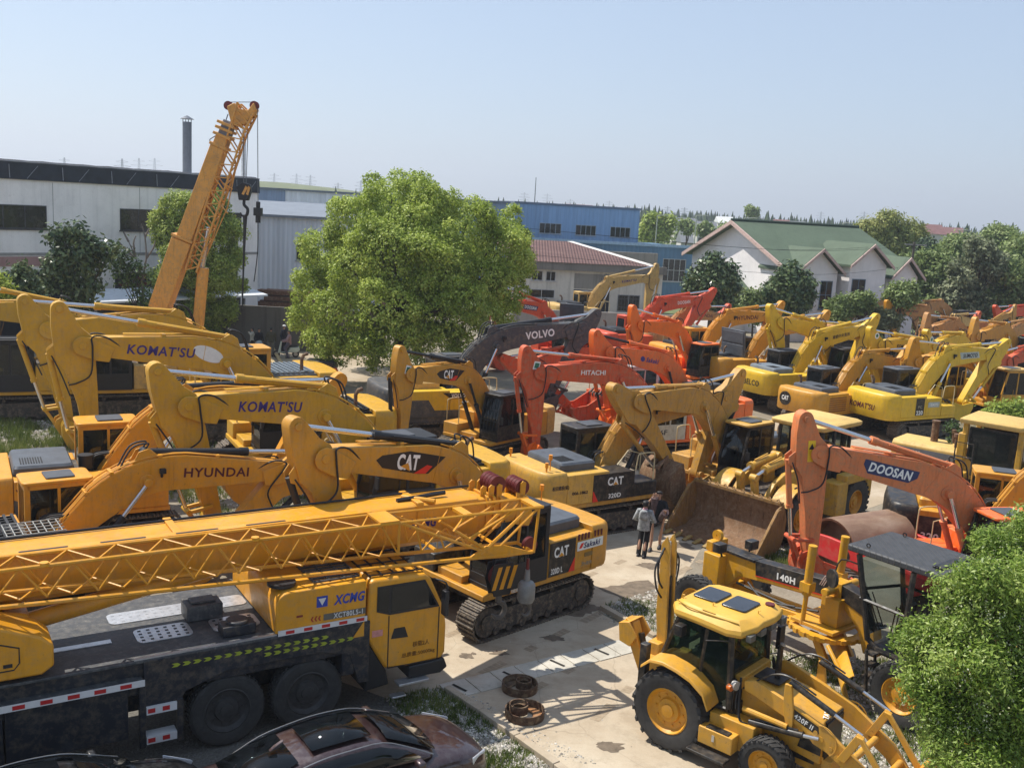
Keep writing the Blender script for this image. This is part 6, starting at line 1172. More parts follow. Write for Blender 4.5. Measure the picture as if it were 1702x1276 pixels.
# loader arms
for s in (-1,1):
    y=s*.6; b=MB(); b.prism([(1.28,1.72),(1.5,1.80),(2.2,1.62),(2.85,1.42),(3.6,.98),(4.15,.35),(4.0,.22),(3.45,.72),(2.9,1.02),(2.65,1.08),(2.45,1.25),(1.5,1.52),(1.3,1.55)],y-.045,y+.045); a=b.build('loader_arm',YB1,bk,.01)
    b=MB()
    for x,z,r_ in ((2.78,1.22,.05),(2.97,1.12,.035),(2.68,1.3,.04),(3.1,1.0,.06),(3.4,.82,.05)): b.cyl((x,y+s*.046,z),(x,y+s*.056,z),r_,12)
    b.tube([(2.8+.26*math.cos(t),y+s*.048,1.2+.26*math.sin(t)) for t in [-.9+i*.25 for i in range(12)]],.014,4); b.build('arm_pins',YB1,a)
    MB().prism([(2.06,1.98),(2.18,1.98),(2.26,1.55),(2.28,1.22),(2.16,1.2),(2.06,1.55)],y+s*.06-.03,y+s*.06+.03).build('bell_lever',YB1,bk,.01)
    MB().cyl((1.35,y+s*.12,1.25),(2.2,y+s*.12,1.24),.05,8).build('link_rod',YB1,bk)
    cy=MB().cyl((2.12,y,2.0),(2.95,y,1.72),.055,12).tube(smooth_pts([(1.25,y,1.55),(1.45,y,1.75),(1.8,y,2.02),(2.12,y,2.08),(2.6,y,1.94)],5),.018,5).build('tilt_cylinder',BK,bk); MB().cyl((2.95,y,1.72),(3.45,y,1.54),.032,10).build('cylinder_rod',ROD,cy); 
    b=MB(); b.prism([(3.4,1.6),(3.52,1.56),(3.25,1.0),(3.1,1.02)],y-.11,y-.05); b.build('tilt_link',YB1,bk,.01); MB().prism([(3.40,1.58),(3.52,1.56),(4.3,.62),(4.2,.55)],y-.16,y-.10).build('tilt_bar',YB1,bk,.01)
    cy=MB().cyl((1.5,s*.72,1.05),(2.5,s*.72,1.2),.06,12).tube([(1.6,s*.72,1.14),(2.4,s*.72,1.26)],.02,5).build('lift_cylinder',BK,bk); MB().cyl((2.5,s*.72,1.2),(2.75,s*.66,1.22),.035,10).build('cylinder_rod',ROD,cy)
    MB().tube(smooth_pts([(1.2,s*.62,1.75),(1.28,s*.75,1.3),(1.35,s*.8,1.05),(1.55,s*.75,1.0)],4),.022,5).tube(smooth_pts([(1.2,s*.6,1.7),(1.2,s*.72,1.4),(1.22,s*.74,1.2)],4),.02,5).build('hydraulic_hoses',RUBBER(),bk)
lettering('420F II',bk,(2.45,-.648,1.41),(1,0,-.3),(.3,0,1),.36,.09,W_,.02); MB().prism([(2.2,1.53),(2.24,1.57),(2.72,1.42),(2.74,1.30),(2.68,1.27),(2.22,1.41)],-.6475,-.6455).build('model_plate',BK,bk,0,0)
for x,z in ((3.3,1.0),(3.75,.72)): MB().cyl((x,-.6,z),(x,.6,z),.06,12).build('cross_tube',YB1,bk)
b=MB(); b.prism([(4.1,.1),(4.05,.75),(4.2,.95),(4.35,.6),(4.9,.12),(4.9,.06)],-1.1,1.1); b.build('loader_bucket',YB1,bk,.02)
# backhoe
b=MB(); b.prism([(-.85,1.2),(-.70,1.2),(-.72,2.0),(-.8,3.55),(-.88,3.72),(-.98,3.55),(-.98,2.2)],-.14,-.08).prism([(-.85,1.2),(-.70,1.2),(-.72,2.0),(-.8,3.55),(-.88,3.72),(-.98,3.55),(-.98,2.2)],.08,.14); b.box(-.96,-.9,-.08,.08,1.4,3.4); b.build('backhoe_boom',YB1,bk,.01)
cy=MB().cyl((-.78,0,1.5),(-.86,0,2.9),.085,14).build('boom_cylinder',BK,bk); MB().cyl((-.86,0,2.9),(-.9,0,3.6),.05,12).cyl((-.77,0,1.2),(-.78,0,1.5),.04,10).build('cylinder_rod',ROD,cy)
for s in (-1,1): MB().tube(smooth_pts([(-.9,s*.15,3.5),(-.9,s*.32,3.25),(-.88,s*.3,2.9),(-.86,s*.17,2.7)],5),.022,5).tube(smooth_pts([(-.92,s*.16,3.4),(-.9,s*.42,3.15),(-.88,s*.36,2.75),(-.86,s*.18,2.5)],5),.02,5).build('hydraulic_hoses',RUBBER(),bk)
b=MB(); b.prism([(-1.05,.35),(-.92,.35),(-1.5,1.75),(-1.68,1.8),(-1.72,1.62)],-.12,.12); b.build('dipper_stick',YB1,bk,.015)
b=MB(); b.prism([(-1.75,1.72),(-1.5,1.8),(-1.3,1.55),(-1.45,1.3),(-1.7,1.35)],-.26,-.22).prism([(-1.75,1.72),(-1.5,1.8),(-1.3,1.55),(-1.45,1.3),(-1.7,1.35)],.22,.26).prism([(-1.75,1.72),(-1.5,1.8),(-1.52,1.77),(-1.74,1.69)],-.26,.26).prism([(-1.7,1.35),(-1.45,1.3),(-1.45,1.33),(-1.7,1.38)],-.22,.22); b.build('quick_coupler',YB1,bk,.01); MB().cyl((-1.35,0,1.55),(-1.05,0,.6),.06,10).build('dipper_cylinder',BK,bk)
b=MB(); b.box(-.98,-.45,-.5,.5,.6,1.35); b.box(-1.0,-.75,-.3,.3,1.0,1.6); b.build('swing_frame',YB1,bk,.02)
for s in (-1,1): MB().box(-.86,-.7,s*.72-.08,s*.72+.08,.75,1.75).build('stabiliser_leg',BK,bk,.02)
# ---------------- motor grader ----------------
gr=empty('motor_grader',(9.13,19.02,0),R_(129)); tag(gr,'yellow motor grader with long black frame beam and quilted black cab roof','motor grader')
for x in (-.55,1.0-1.85): pass
for x in (.28,-1.25):
    for s in (-1,1): wheel(gr,x,s*1.02,.68,.68,.38,RIMY,'block',s,.55)
for s in (-1,1): wheel(gr,5.75,s*.95,.66,.66,.36,RIMY,'block',s,.55)
b=MB()
for s in (-1,1): b.prism([(-1.7,.5),(.7,.5),(.7,.85),(-1.7,.85)],s*.68-.1,s*.68+.1)
b.cyl((-.45,-.7,.68),(-.45,.7,.68),.22,14); b.box(-2.4,.6,-.5,.5,.8,1.2); b.build('tandem_case',YG,gr,.02)
b=MB(); b.loft([[(x,y*.62,z) for y,z in [(-1,1.15),(1,1.15),(1,zt-.1),(.85,zt),(-.85,zt),(-1,zt-.1)]] for x,zt in ((-2.5,1.75),(-.3,1.95))]); b.build('engine_hood',YG,gr,.02)
BM=[(6.0,1.0),(6.05,1.72),(5.9,1.8),(4.85,1.86),(2.45,2.05),(1.95,1.96),(1.55,1.3),(1.45,.75),(1.75,.75),(1.95,1.25),(2.4,1.62),(4.3,1.45),(5.2,1.35),(5.5,1.0)]
b=MB(); b.prism(BM,-.15,.15); bm_=b.build('frame_beam',YG,gr,.015); b=MB(); b.prism([(4.75,1.89),(2.45,2.08),(1.9,1.98),(1.65,1.62),(1.8,1.55),(2.4,1.75),(4.7,1.53)],-.168,.168); b.box(4.75,5.85,-.2,.2,1.83,1.9); bb=b.build('black_cladding',BK,bm_,.01)
lettering('140H',bb,(3.85,.172,1.74),(-1,0,.06),(0,0,1),.5,.16,W_,.03); MB().prism([(4.7,1.54),(2.6,1.72),(2.6,1.70),(4.7,1.52)],.17,.174).build('red_line',REDM,bb,0,0)
b=MB(); b.box(5.6,6.1,-.42,.42,.9,1.75); b.box(5.75,5.9,-.85,.85,.62,.85); b.box(5.95,6.15,-.3,.3,1.75,2.0); b.build('front_bolster',YG,gr,.02); MB().lathe([(.02,-.05),(.14,-.05),(.14,.05),(.02,.05)],14,0,True).build('tow_eye',YG,gr).location=(6.05,0,2.1)
for s,xx in ((1,5.6),(-1,5.35)): MB().cbox((xx,s*.45,2.0),(.22,.28,.22)).cyl((xx,s*.35,1.75),(xx,s*.4,1.9),.03,6).build('work_lamp',BK,gr,.015)
# drawbar, circle, moldboard
b=MB(); b.prism([(5.6,.85),(5.6,1.0),(2.6,1.12),(2.6,.98)],-.3,-.18).prism([(5.6,.85),(5.6,1.0),(2.6,1.12),(2.6,.98)],.18,.3); b.box(2.2,3.3,-.65,.65,1.06,1.14); b.build('drawbar',YG,gr,.01)
b=MB(); n=48; ro,ri=.85,.66
for i in range(n):
    a=6.2832*i/n; c=6.2832*(i+1)/n; k=ro+.04*(i%2)
    b._add([(2.75+r_*math.cos(t_),r_*math.sin(t_),z) for z in (.9,1.0) for r_,t_ in ((ri,a),(k,a),(k,c),(ri,c))],[(3,2,1,0),(4,5,6,7),(0,1,5,4),(1,2,6,5),(2,3,7,6),(3,0,4,7)])
b.build('blade_circle',YG,gr,0,0)
b=MB(); mr=[]
for i in range(9): t_=-1.05+2.1*i/8; mr.append((.36*math.cos(t_)-.26,.55+.36*math.sin(t_)))
rg=[[(x,y0,z) for x,z in mr]+[(x-.03,y0,z) for x,z in mr[::-1]] for y0 in (-1.75,1.75)]; b.loft(rg); mb=b.build('moldboard',YG,gr,0,40); mb.location=(2.35,.15,-.05); mb.rotation_euler=(0,0,R_(40))
b=MB()
for s in (-1,1): b.prism([(2.3,.3),(2.7,.92),(2.9,.92),(2.5,.25)],s*.45-.05,s*.45+.05)
b.tube([(2.2,.8,.9),(1.6,1.1,.55)],.05,6); b.build('blade_brackets',YG,gr,.01)
b=MB(); b.box(2.3,2.75,-.38,.38,1.15,1.78); b.cyl((2.55,-.62,1.95),(2.55,.62,1.95),.09,12); b.box(2.4,2.7,-.2,.2,1.6,2.1); b.build('lift_saddle',YG,gr,.015)
for s in (-1,1):
    MB().cyl((2.95,s*.62,2.9),(2.98,s*.62,1.75),.095,14).box(2.85,3.1,s*.62-.12,s*.62+.12,1.85,2.05).build('lift_cylinder',YG,gr); MB().cyl((2.98,s*.62,1.75),(3.02,s*.6,1.05),.055,12).build('cylinder_rod',YG,gr)
for k in (0,.05,.1): MB().tube(smooth_pts([(2.6+k,.2,1.9),(2.62+k,.22,2.15),(2.66+k,.3,2.2),(2.72+k,.4,2.0)],4),.014,5).build('hydraulic_hose',plain('braided hose',(.3,.2,.16),.5),gr)
b=MB(); b.tube([(5.2,.2,1.2),(3.6,.22,1.15),(2.9,.2,1.3)],.03,5); b.tube(smooth_pts([(4.9,.16,1.3),(4.3,.3,1.1),(3.5,.22,1.2)],4),.025,5); b.build('hydraulic_hoses',RUBBER(),gr)
# cab
b=MB()
for (x0,y0,x1,y1) in ((1.35,.72,1.72,.8),(1.35,-.72,1.72,-.8),(.55,.8,.5,.8),(.55,-.8,.5,-.8),(-.25,.75,-.1,.78),(-.25,-.75,-.1,-.78)): b.tube([(x0,y0,1.35),(x1,y1,3.12)],.06,6)
for s in (-1,1): b.tube([(1.6,s*.78,2.2),(-.2,s*.78,2.15)],.035,5); b.tube([(1.35,s*.74,1.4),(1.1,s*.76,1.25),(-.3,s*.76,1.25)],.06,6)
b.box(-.3,1.35,-.72,.72,1.15,1.25); b.box(-.3,-.2,-.72,.72,1.25,2.0); gc=b.build('cab',BK,gr)
def quilt():
    m,t,b=nodes('quilted black roof'); ck=N(t,'ShaderNodeTexBrick'); mp=N(t,'ShaderNodeMapping'); mp.inputs['Rotation'].default_value=(0,0,.78); c=N(t,'ShaderNodeTexCoord'); t.links.new(c.outputs['Object'],mp.inputs[0]); t.links.new(mp.outputs[0],ck.inputs[0]); ck.inputs['Scale'].default_value=2.6; ck.inputs['Mortar Size'].default_value=.02; ck.inputs['Mortar Smooth'].default_value=1; ck.inputs['Color1'].default_value=(.035,.037,.04,1); ck.inputs['Color2'].default_value=(.05,.052,.057,1); ck.inputs['Mortar'].default_value=(.09,.085,.075,1); t.links.new(ck.outputs[0],b.inputs['Base Color']); b.inputs['Roughness'].default_value=.6; bump(t,b,ck.outputs['Fac'],.6,.03); return m
QM=quilt(); b=MB(); b.slab(rr(-.12,2.0,-.84,.86,.08),3.14,3.28); gf=b.build('cab_roof',QM,gc,.03)
for x,y in ((1.6,.7),(.1,.7),(1.6,-.7),(.1,-.7)): MB().lathe([(.03,-.008),(.05,-.008),(.05,.008),(.03,.008)],12,0,True).build('lifting_eye',BK,gf).location=(x,y,3.33)
MB().box(.05,.25,-.6,.6,3.285,3.32).build('roof_vent',BK,gf,.01)
for p in ([(1.38,-.68,1.45),(1.38,.68,1.45),(1.69,.74,3.05),(1.69,-.74,3.05)],[(1.3,.76,1.4),(.58,.79,1.4),(.54,.8,3.05),(1.66,.8,3.05)],[(.5,.79,1.4),(-.2,.76,1.4),(-.08,.78,3.05),(.48,.8,3.05)],[(1.3,-.76,1.4),(.58,-.79,1.4),(.54,-.8,3.05),(1.66,-.8,3.05)],[(-.22,-.7,2.0),(-.22,.7,2.0),(-.08,.74,3.05),(-.08,-.74,3.05)]): MB().poly(p).build('window',glassy('grader glass',(.7,.76,.74),.14,(.02,.03,.028)),gc,0,0)
b=MB(); b.box(.1,.6,-.28,.28,1.5,1.75); b.box(.0,.14,-.28,.28,1.7,2.4); b.build('seat',plain('red seat',(.25,.02,.02),.7),gc,.03); b=MB(); b.cyl((1.15,0,1.25),(.95,0,2.05),.06,8); b.cyl((.95,0,2.05),(.99,0,2.1),.2,16); 
for k in range(6): b.cyl((1.05,-.4+k*.16,1.4),(.98,-.4+k*.16,2.15),.015,5)
b.build('steering_console',BK,gc); MB().tube(smooth_pts([(1.7,.8,2.9),(2.0,1.0,2.95),(2.1,1.02,2.6)],3),.018,5).cyl((2.12,1.0,2.5),(2.15,1.06,2.5),.2,14).build('mirror',BK,gc)
b=MB()
for s in (.74,1.06): b.tube([(1.15,s,1.3),(1.05,s,.4)],.035,6)
for k in range(4): b.box(1.0,1.2,.74,1.06,.45+k*.25,.48+k*.25)
b.build('access_ladder',BK,gr)
# ---------------- front wheel loader ----------------
ld=empty('wheel_loader',(9.6,32.0,0),R_(223)); tag(ld,'yellow wheel loader with huge rusty toothed bucket and pale cab roof','wheel loader'); YLD=paint('loader yellow',(0.568,0.312,0.032),.45,.55); YLR=paint('dusty roof yellow',(0.636,0.421,0.128),.55,.3)
for x in (1.85,-1.5):
    for s in (-1,1): wheel(ld,x,s*1.12,.82,.82,.62,RIMY,'block',s,.5,tm=TYRE2)
b=MB(); b.box(.9,2.5,-.55,.55,.6,1.5); b.box(-3.0,.3,-.6,.6,.6,1.3); b.cyl((1.85,-1,.82),(1.85,1,.82),.22,12); b.cyl((-1.5,-1,.82),(-1.5,1,.82),.22,12); b.cyl((.5,0,.7),(.5,0,1.6),.2,10); b.build('chassis',STEELD(),ld,.02)
b=MB(); b.loft([[(x,y,z) for y,z in [(-w_,1.2),(w_,1.2),(w_,zt-.12),(w_-.15,zt),(-w_+.15,zt),(-w_,zt-.12)]] for x,w_,zt in ((-3.2,.78,2.05),(-2.9,.85,2.3),(-1.3,.85,2.4))]); b.build('engine_hood',YLD,ld,.02)
b=MB()
for s in (-1,1): b.box(-2.5,-.6,s*1.35-.3 if s>0 else -1.45,s*1.45 if s>0 else -1.05,1.55,1.85) if s<0 else b.box(-2.5,-.6,1.05,1.45,1.55,1.85); b.box(-.75,-.1,s*1.15-.3,s*1.15+.3,.55,1.65)
b.build('side_tank',YLD,ld,.03); b=MB(); b.box(-3.35,-3.0,-.95,.95,.65,1.5); b.build('rear_weight',YLD,ld,.05)
b=MB(); x0,x1=-1.7,.1
for x,y in ((x1,-.8),(x1,.8),(-.65,-.82),(-.65,.82),(x0,-.8),(x0,.8)): b.tube([(x,y,1.6),(x-(.06 if x>0 else 0),y*.97,3.3)],.065,6)
b.box(x0,x1,-.85,.85,1.45,2.0); b.box(x0,x0+.1,-.85,.85,2.0,2.2); lc=b.build('cab',BK,ld,.01); MB().loft([[(x*k-.9*(1-k),y*k,z) for x,y in rr(-2.15,.4,-1.0,1.0,.15)] for z,k in ((3.3,.97),(3.36,1),(3.44,1),(3.5,.9))]).build('cab_roof',YLR,lc,.01)
for p in ([(x1+.01,-.75,2.02),(x1+.01,.75,2.02),(x1-.04,.75,3.28),(x1-.04,-.75,3.28)],[(x1-.05,.84,2.02),(-.6,.84,2.02),(-.6,.82,3.28),(x1-.08,.82,3.28)],[(-.7,.84,2.02),(x0+.05,.84,2.02),(x0+.05,.82,3.28),(-.7,.82,3.28)],[(x1-.05,-.84,2.02),(-.6,-.84,2.02),(-.6,-.82,3.28),(x1-.08,-.82,3.28)],[(-.7,-.84,2.02),(x0+.05,-.84,2.02),(x0+.05,-.82,3.28),(-.7,-.82,3.28)],[(x0-.01,-.75,2.2),(x0-.01,.75,2.2),(x0-.01,.75,3.28),(x0-.01,-.75,3.28)]): MB().poly(p).build('window',GLASS(),lc,0,0)
MB().box(-1.2,-.7,-.3,.3,1.9,2.3).box(-1.3,-1.15,-.3,.3,2.2,2.9).build('seat',plain('cab interior',(.03,.03,.033),.8),lc,.03)
MB().cyl((-2.3,.25,2.35),(-2.3,.25,3.0),.1,12).build('exhaust_pipe',paint('rusty pipe',(0.120,0.060,0.035),.7,.8),ld)
for s in (-1,1):
    MB().loft([[(1.95+.98*math.cos(t_),y,.85+1.0*math.sin(t_)) for t_ in [.5+i*.28 for i in range(8)]]+[(1.95+.93*math.cos(t_),y,.85+.95*math.sin(t_)) for t_ in [.5+i*.28 for i in range(7,-1,-1)]] for y in (s*.82,s*1.42)]).build('fender',YLD,ld)
# arms, tower, bucket
for s in (-1,1):
    y=s*.58; b=MB(); b.prism([(.95,1.85),(1.2,2.12),(1.8,2.08),(2.35,1.85),(2.8,1.35),(2.95,.8),(2.96,.4),(2.8,.3),(2.65,.6),(2.3,1.1),(1.9,1.5),(1.1,1.6)],y-.08,y+.08); a=b.build('lift_arm',YLD,ld,.02)
    if s>0: lettering('8600',a,(2.35,.664,1.55),(-.62,0,.75),(.7,0,.7),.5,.16,DKL,.015)
    b=MB(); b.prism([(.75,1.2),(1.35,1.2),(1.3,2.1),(.85,2.15)],s*.4-.05,s*.4+.05); b.build('front_tower',YLD,ld,.01)
    yy=s*.26; b=MB(); b.prism([(2.6,1.05),(2.85,1.05),(3.05,2.0),(2.95,2.12),(2.8,2.05)],yy-.07,yy+.07); b.cyl((2.95,yy-.12,2.03),(2.95,yy+.12,2.03),.12,14); b.build('tilt_lever',YLD,ld,.01)
    cy=MB().cyl((1.0,yy,2.38),(2.4,yy,2.2),.12,14).cyl((2.32,yy,2.21),(2.42,yy,2.197),.15,14).cyl((.98,yy-.15,2.38),(.98,yy+.15,2.38),.14,12).tube([(1.5,yy,2.5),(2.2,yy,2.38)],.03,5).build('tilt_cylinder',YLD,ld); MB().cyl((2.4,yy,2.2),(2.95,yy,2.04),.055,12).build('cylinder_rod',ROD,cy)
BRN2=paint('rusty yellow bucket',(0.260,0.140,0.035),.7,1.0,(.16,.07,.035),1.2,(.26,.17,.10)); BIN=paint('worn bucket inside',(0.170,0.085,0.035),.75,1.0,(.28,.15,.08),1.0,(.24,.16,.10))
sh=[(3.2,1.52),(3.0,1.1),(3.02,.6),(3.2,.25),(3.5,.06),(4.45,.03)]; inn=[(4.45,.07),(3.55,.13),(3.28,.3),(3.11,.62),(3.1,1.08),(3.25,1.48)]
b=MB(); b.prism(sh+inn,-1.72,1.5); lb_=b.build('bucket',BIN,ld,.01)
b=MB(); sd_=[(3.17,1.56),(2.96,1.05),(2.98,.6),(3.16,.22),(3.5,.02),(4.5,.02),(4.45,.22),(3.5,1.42)]; b.prism(sd_,-1.76,-1.70); b.prism(sd_,1.48,1.54); b.box(3.13,3.31,-1.72,1.5,1.5,1.6); b.prism([(3.35,1.44),(3.51,1.42),(4.52,.18),(4.46,.02),(4.36,.06)],1.53,1.58); b.prism([(3.35,1.44),(3.51,1.42),(4.52,.18),(4.46,.02),(4.36,.06)],-1.8,-1.75); b.build('bucket_shell',BRN2,lb_,.01)
for i in range(9): y=-1.65+i*.385; MB().prism([(4.3,.02),(4.35,.13),(4.72,.05),(4.72,.02)],y-.07,y+.07).build('tooth',paint('worn tooth',(0.340,0.220,0.060),.6,.8),lb_,.01)
b=MB()
for i in range(10): b.tube([(3.2,-1.6+i*.32,1.61),(3.25,-1.5+i*.32,1.68),(3.3,-1.4+i*.32,1.61)],.02,4)
b.build('bucket_guard',BRN2,lb_)
# ---------------- second wheel loader ----------------
l2=empty('wheel_loader',(17.2,34.5,0),R_(-40)); tag(l2,'yellow wheel loader with rusty exhaust stack and big windowed cab at the right border','wheel loader'); GBAND=plain('grey band',(.14,.15,.17),.5,0,.2)
for x in (1.7,-1.6):
    for s in (-1,1): wheel(l2,x,s*1.1,.8,.8,.6,RIMY,'block',s,.5,tm=TYRE2)
b=MB(); b.box(-3.2,2.6,-.6,.6,.6,1.2); b.build('chassis',STEELD(),l2,.02)
b=MB(); b.loft([[(x,y,z) for y,z in [(-.82,1.2),(.82,1.2),(.82,2.1),(.7,2.22),(-.7,2.22),(-.82,2.1)]] for x in (-3.3,-.9)]); h_=b.build('engine_hood',YLR,l2,.03); b=MB(); b.box(-3.1,-.95,-.832,-.825,1.72,2.02); gb_=b.build('model_band',GBAND,h_,0,0); lettering('WA380',gb_,(-2.55,-.836,1.87),(1,0,0),(0,0,1),.6,.13,plain('pale lettering',(.5,.5,.45),.5),.01); MB().box(-3.31,-3.2,-.6,.6,1.3,2.0).build('radiator_grille',BK,h_,0,0)
MB().cyl((-2.1,.1,2.2),(-2.1,.1,2.95),.13,14).cyl((-2.1,.1,2.95),(-2.1,.1,3.0),.15,14).build('exhaust_pipe',paint('rusty pipe',(0.120,0.060,0.035),.7,.8),l2)
for x,y in ((-1.5,.4),(-1.2,-.3)): MB().cyl((x,y,2.22),(x,y,2.6),.07,12).cyl((x,y,2.6),(x,y,2.72),.12,12).build('air_cleaner',paint('rusty pipe',(0.120,0.060,0.035),.7,.8),l2)
b=MB(); x0,x1=-.8,1.0
for x in (x0,x1):
    for y in (-.82,.82): b.box(x-.09,x+.09,y-.09,y+.09,1.4,3.3)
b.box(x0,x1,-.86,.86,1.3,2.0); b.box(x0-.2,x0+.05,-.95,-.6,1.6,2.9); c2=b.build('cab',YLD,l2,.03); MB().loft([[(x*k+.1*(1-k),y*k,z) for x,y in [(-1.0,-1.0),(1.0,-1.0),(1.3,-.6),(1.3,.6),(1.0,1.0),(-1.0,1.0)]] for z,k in ((3.26,.97),(3.32,1),(3.42,1),(3.48,.93))]).build('cab_roof',YLR,c2,.01)
for y in (-.87,.87): MB().prism([(x0+.14,2.1),(x0+.14,3.18),(x1-.12,3.18),(x1-.12,1.62),(x0+.9,1.62),(x0+.5,1.75)],y-.012,y+.012).build('window_surround',BK,c2,0,0); MB().prism([(x0+.2,2.14),(x0+.2,3.12),(x1-.18,3.12),(x1-.18,1.7),(x0+.9,1.7),(x0+.55,1.82)],y*1.018-.004,y*1.018+.004).build('window',glassy('loader glass',(.4,.45,.42),.45,(.05,.055,.05)),c2,0,0)
MB().poly([(x1+.095,-.72,1.7),(x1+.095,.72,1.7),(x1+.095,.72,3.2),(x1+.095,-.72,3.2)]).build('window',GLASS(),c2,0,0)
b=MB(); b.tube([(-1.0,-1.1,1.5),(-1.0,-1.1,2.6),(-.4,-1.1,2.6),(-.4,-1.1,1.5)],.03,5); b.tube([(-1.0,-1.1,2.1),(-.4,-1.1,2.1)],.025,5); b.build('handrail',BK,l2)
MB().box(-3.3,-.5,-1.4,-1.0,1.45,1.6).box(-3.3,-.5,1.0,1.4,1.45,1.6).build('fender',YLD,l2,.03)
for s in (-1,1): MB().prism([(1.2,1.9),(1.5,2.1),(3.0,1.4),(3.9,.5),(3.7,.35),(2.8,1.0),(1.3,1.6)],s*.55-.08,s*.55+.08).build('lift_arm',YLD,l2,.02)
MB().prism([(3.6,.1),(3.5,1.2),(3.6,1.3),(3.75,.3),(4.8,.08),(4.8,.04)],-1.5,1.5).build('bucket',BRN2,l2,.02)
# ---------------- road roller ----------------
ro=empty('road_roller',(10.2,27.2,0),R_(120),1.2); tag(ro,'red road roller with bare rusty steel drum in front of the yellow machine','road roller'); RRED=paint('roller red',(0.520,0.018,0.020),.4,.3)
def drum():
    m,t,b=nodes('worn drum steel'); n=noise_n(t,coords(t,(1,.4,1)),2.0,6,.65); c=ramp(t,n,[(.3,(.19,.10,.06)),(.5,(.30,.19,.12)),(.7,(.42,.31,.22))]); t.links.new(c,b.inputs['Base Color']); b.inputs['Roughness'].default_value=.55; b.inputs['Metallic'].default_value=.3; return m
b=MB(); b.lathe([(.70,-1.02),(.76,-1.05),(.76,1.05),(.70,1.02)],56); b.lathe([(.70,1.02),(.70,.6),(.05,.6)],40); b.lathe([(.05,-.6),(.70,-.6),(.70,-1.02)],40); d_=b.build('drum',drum(),ro,0,30); d_.location=(0,0,.76)
b=MB(); 
for s in (-1,1): b.prism([(.8,1.05),(.85,.6),(-2.3,.6),(-2.35,1.1),(.0,1.12)],s*1.13-.05,s*1.13+.05)
b.box(-2.4,-1.3,-1.1,1.1,.55,1.15); b.box(.82,.92,-1.15,1.15,.75,1.0); fm_=b.build('drum_frame',RRED,ro,.02); MB().cyl((-.55,1.181,.85),(-.55,1.19,.85),.14,20).build('access_hole',BK,fm_,0)
lettering('DYNAPAC',fm_,(-1.75,1.184,.98),(-1,0,0),(0,0,1),.75,.14,WHITE(),.03); lettering('CA251D',fm_,(-1.75,1.184,.76),(-1,0,0),(0,0,1),.75,.17,WHITE(),.02)
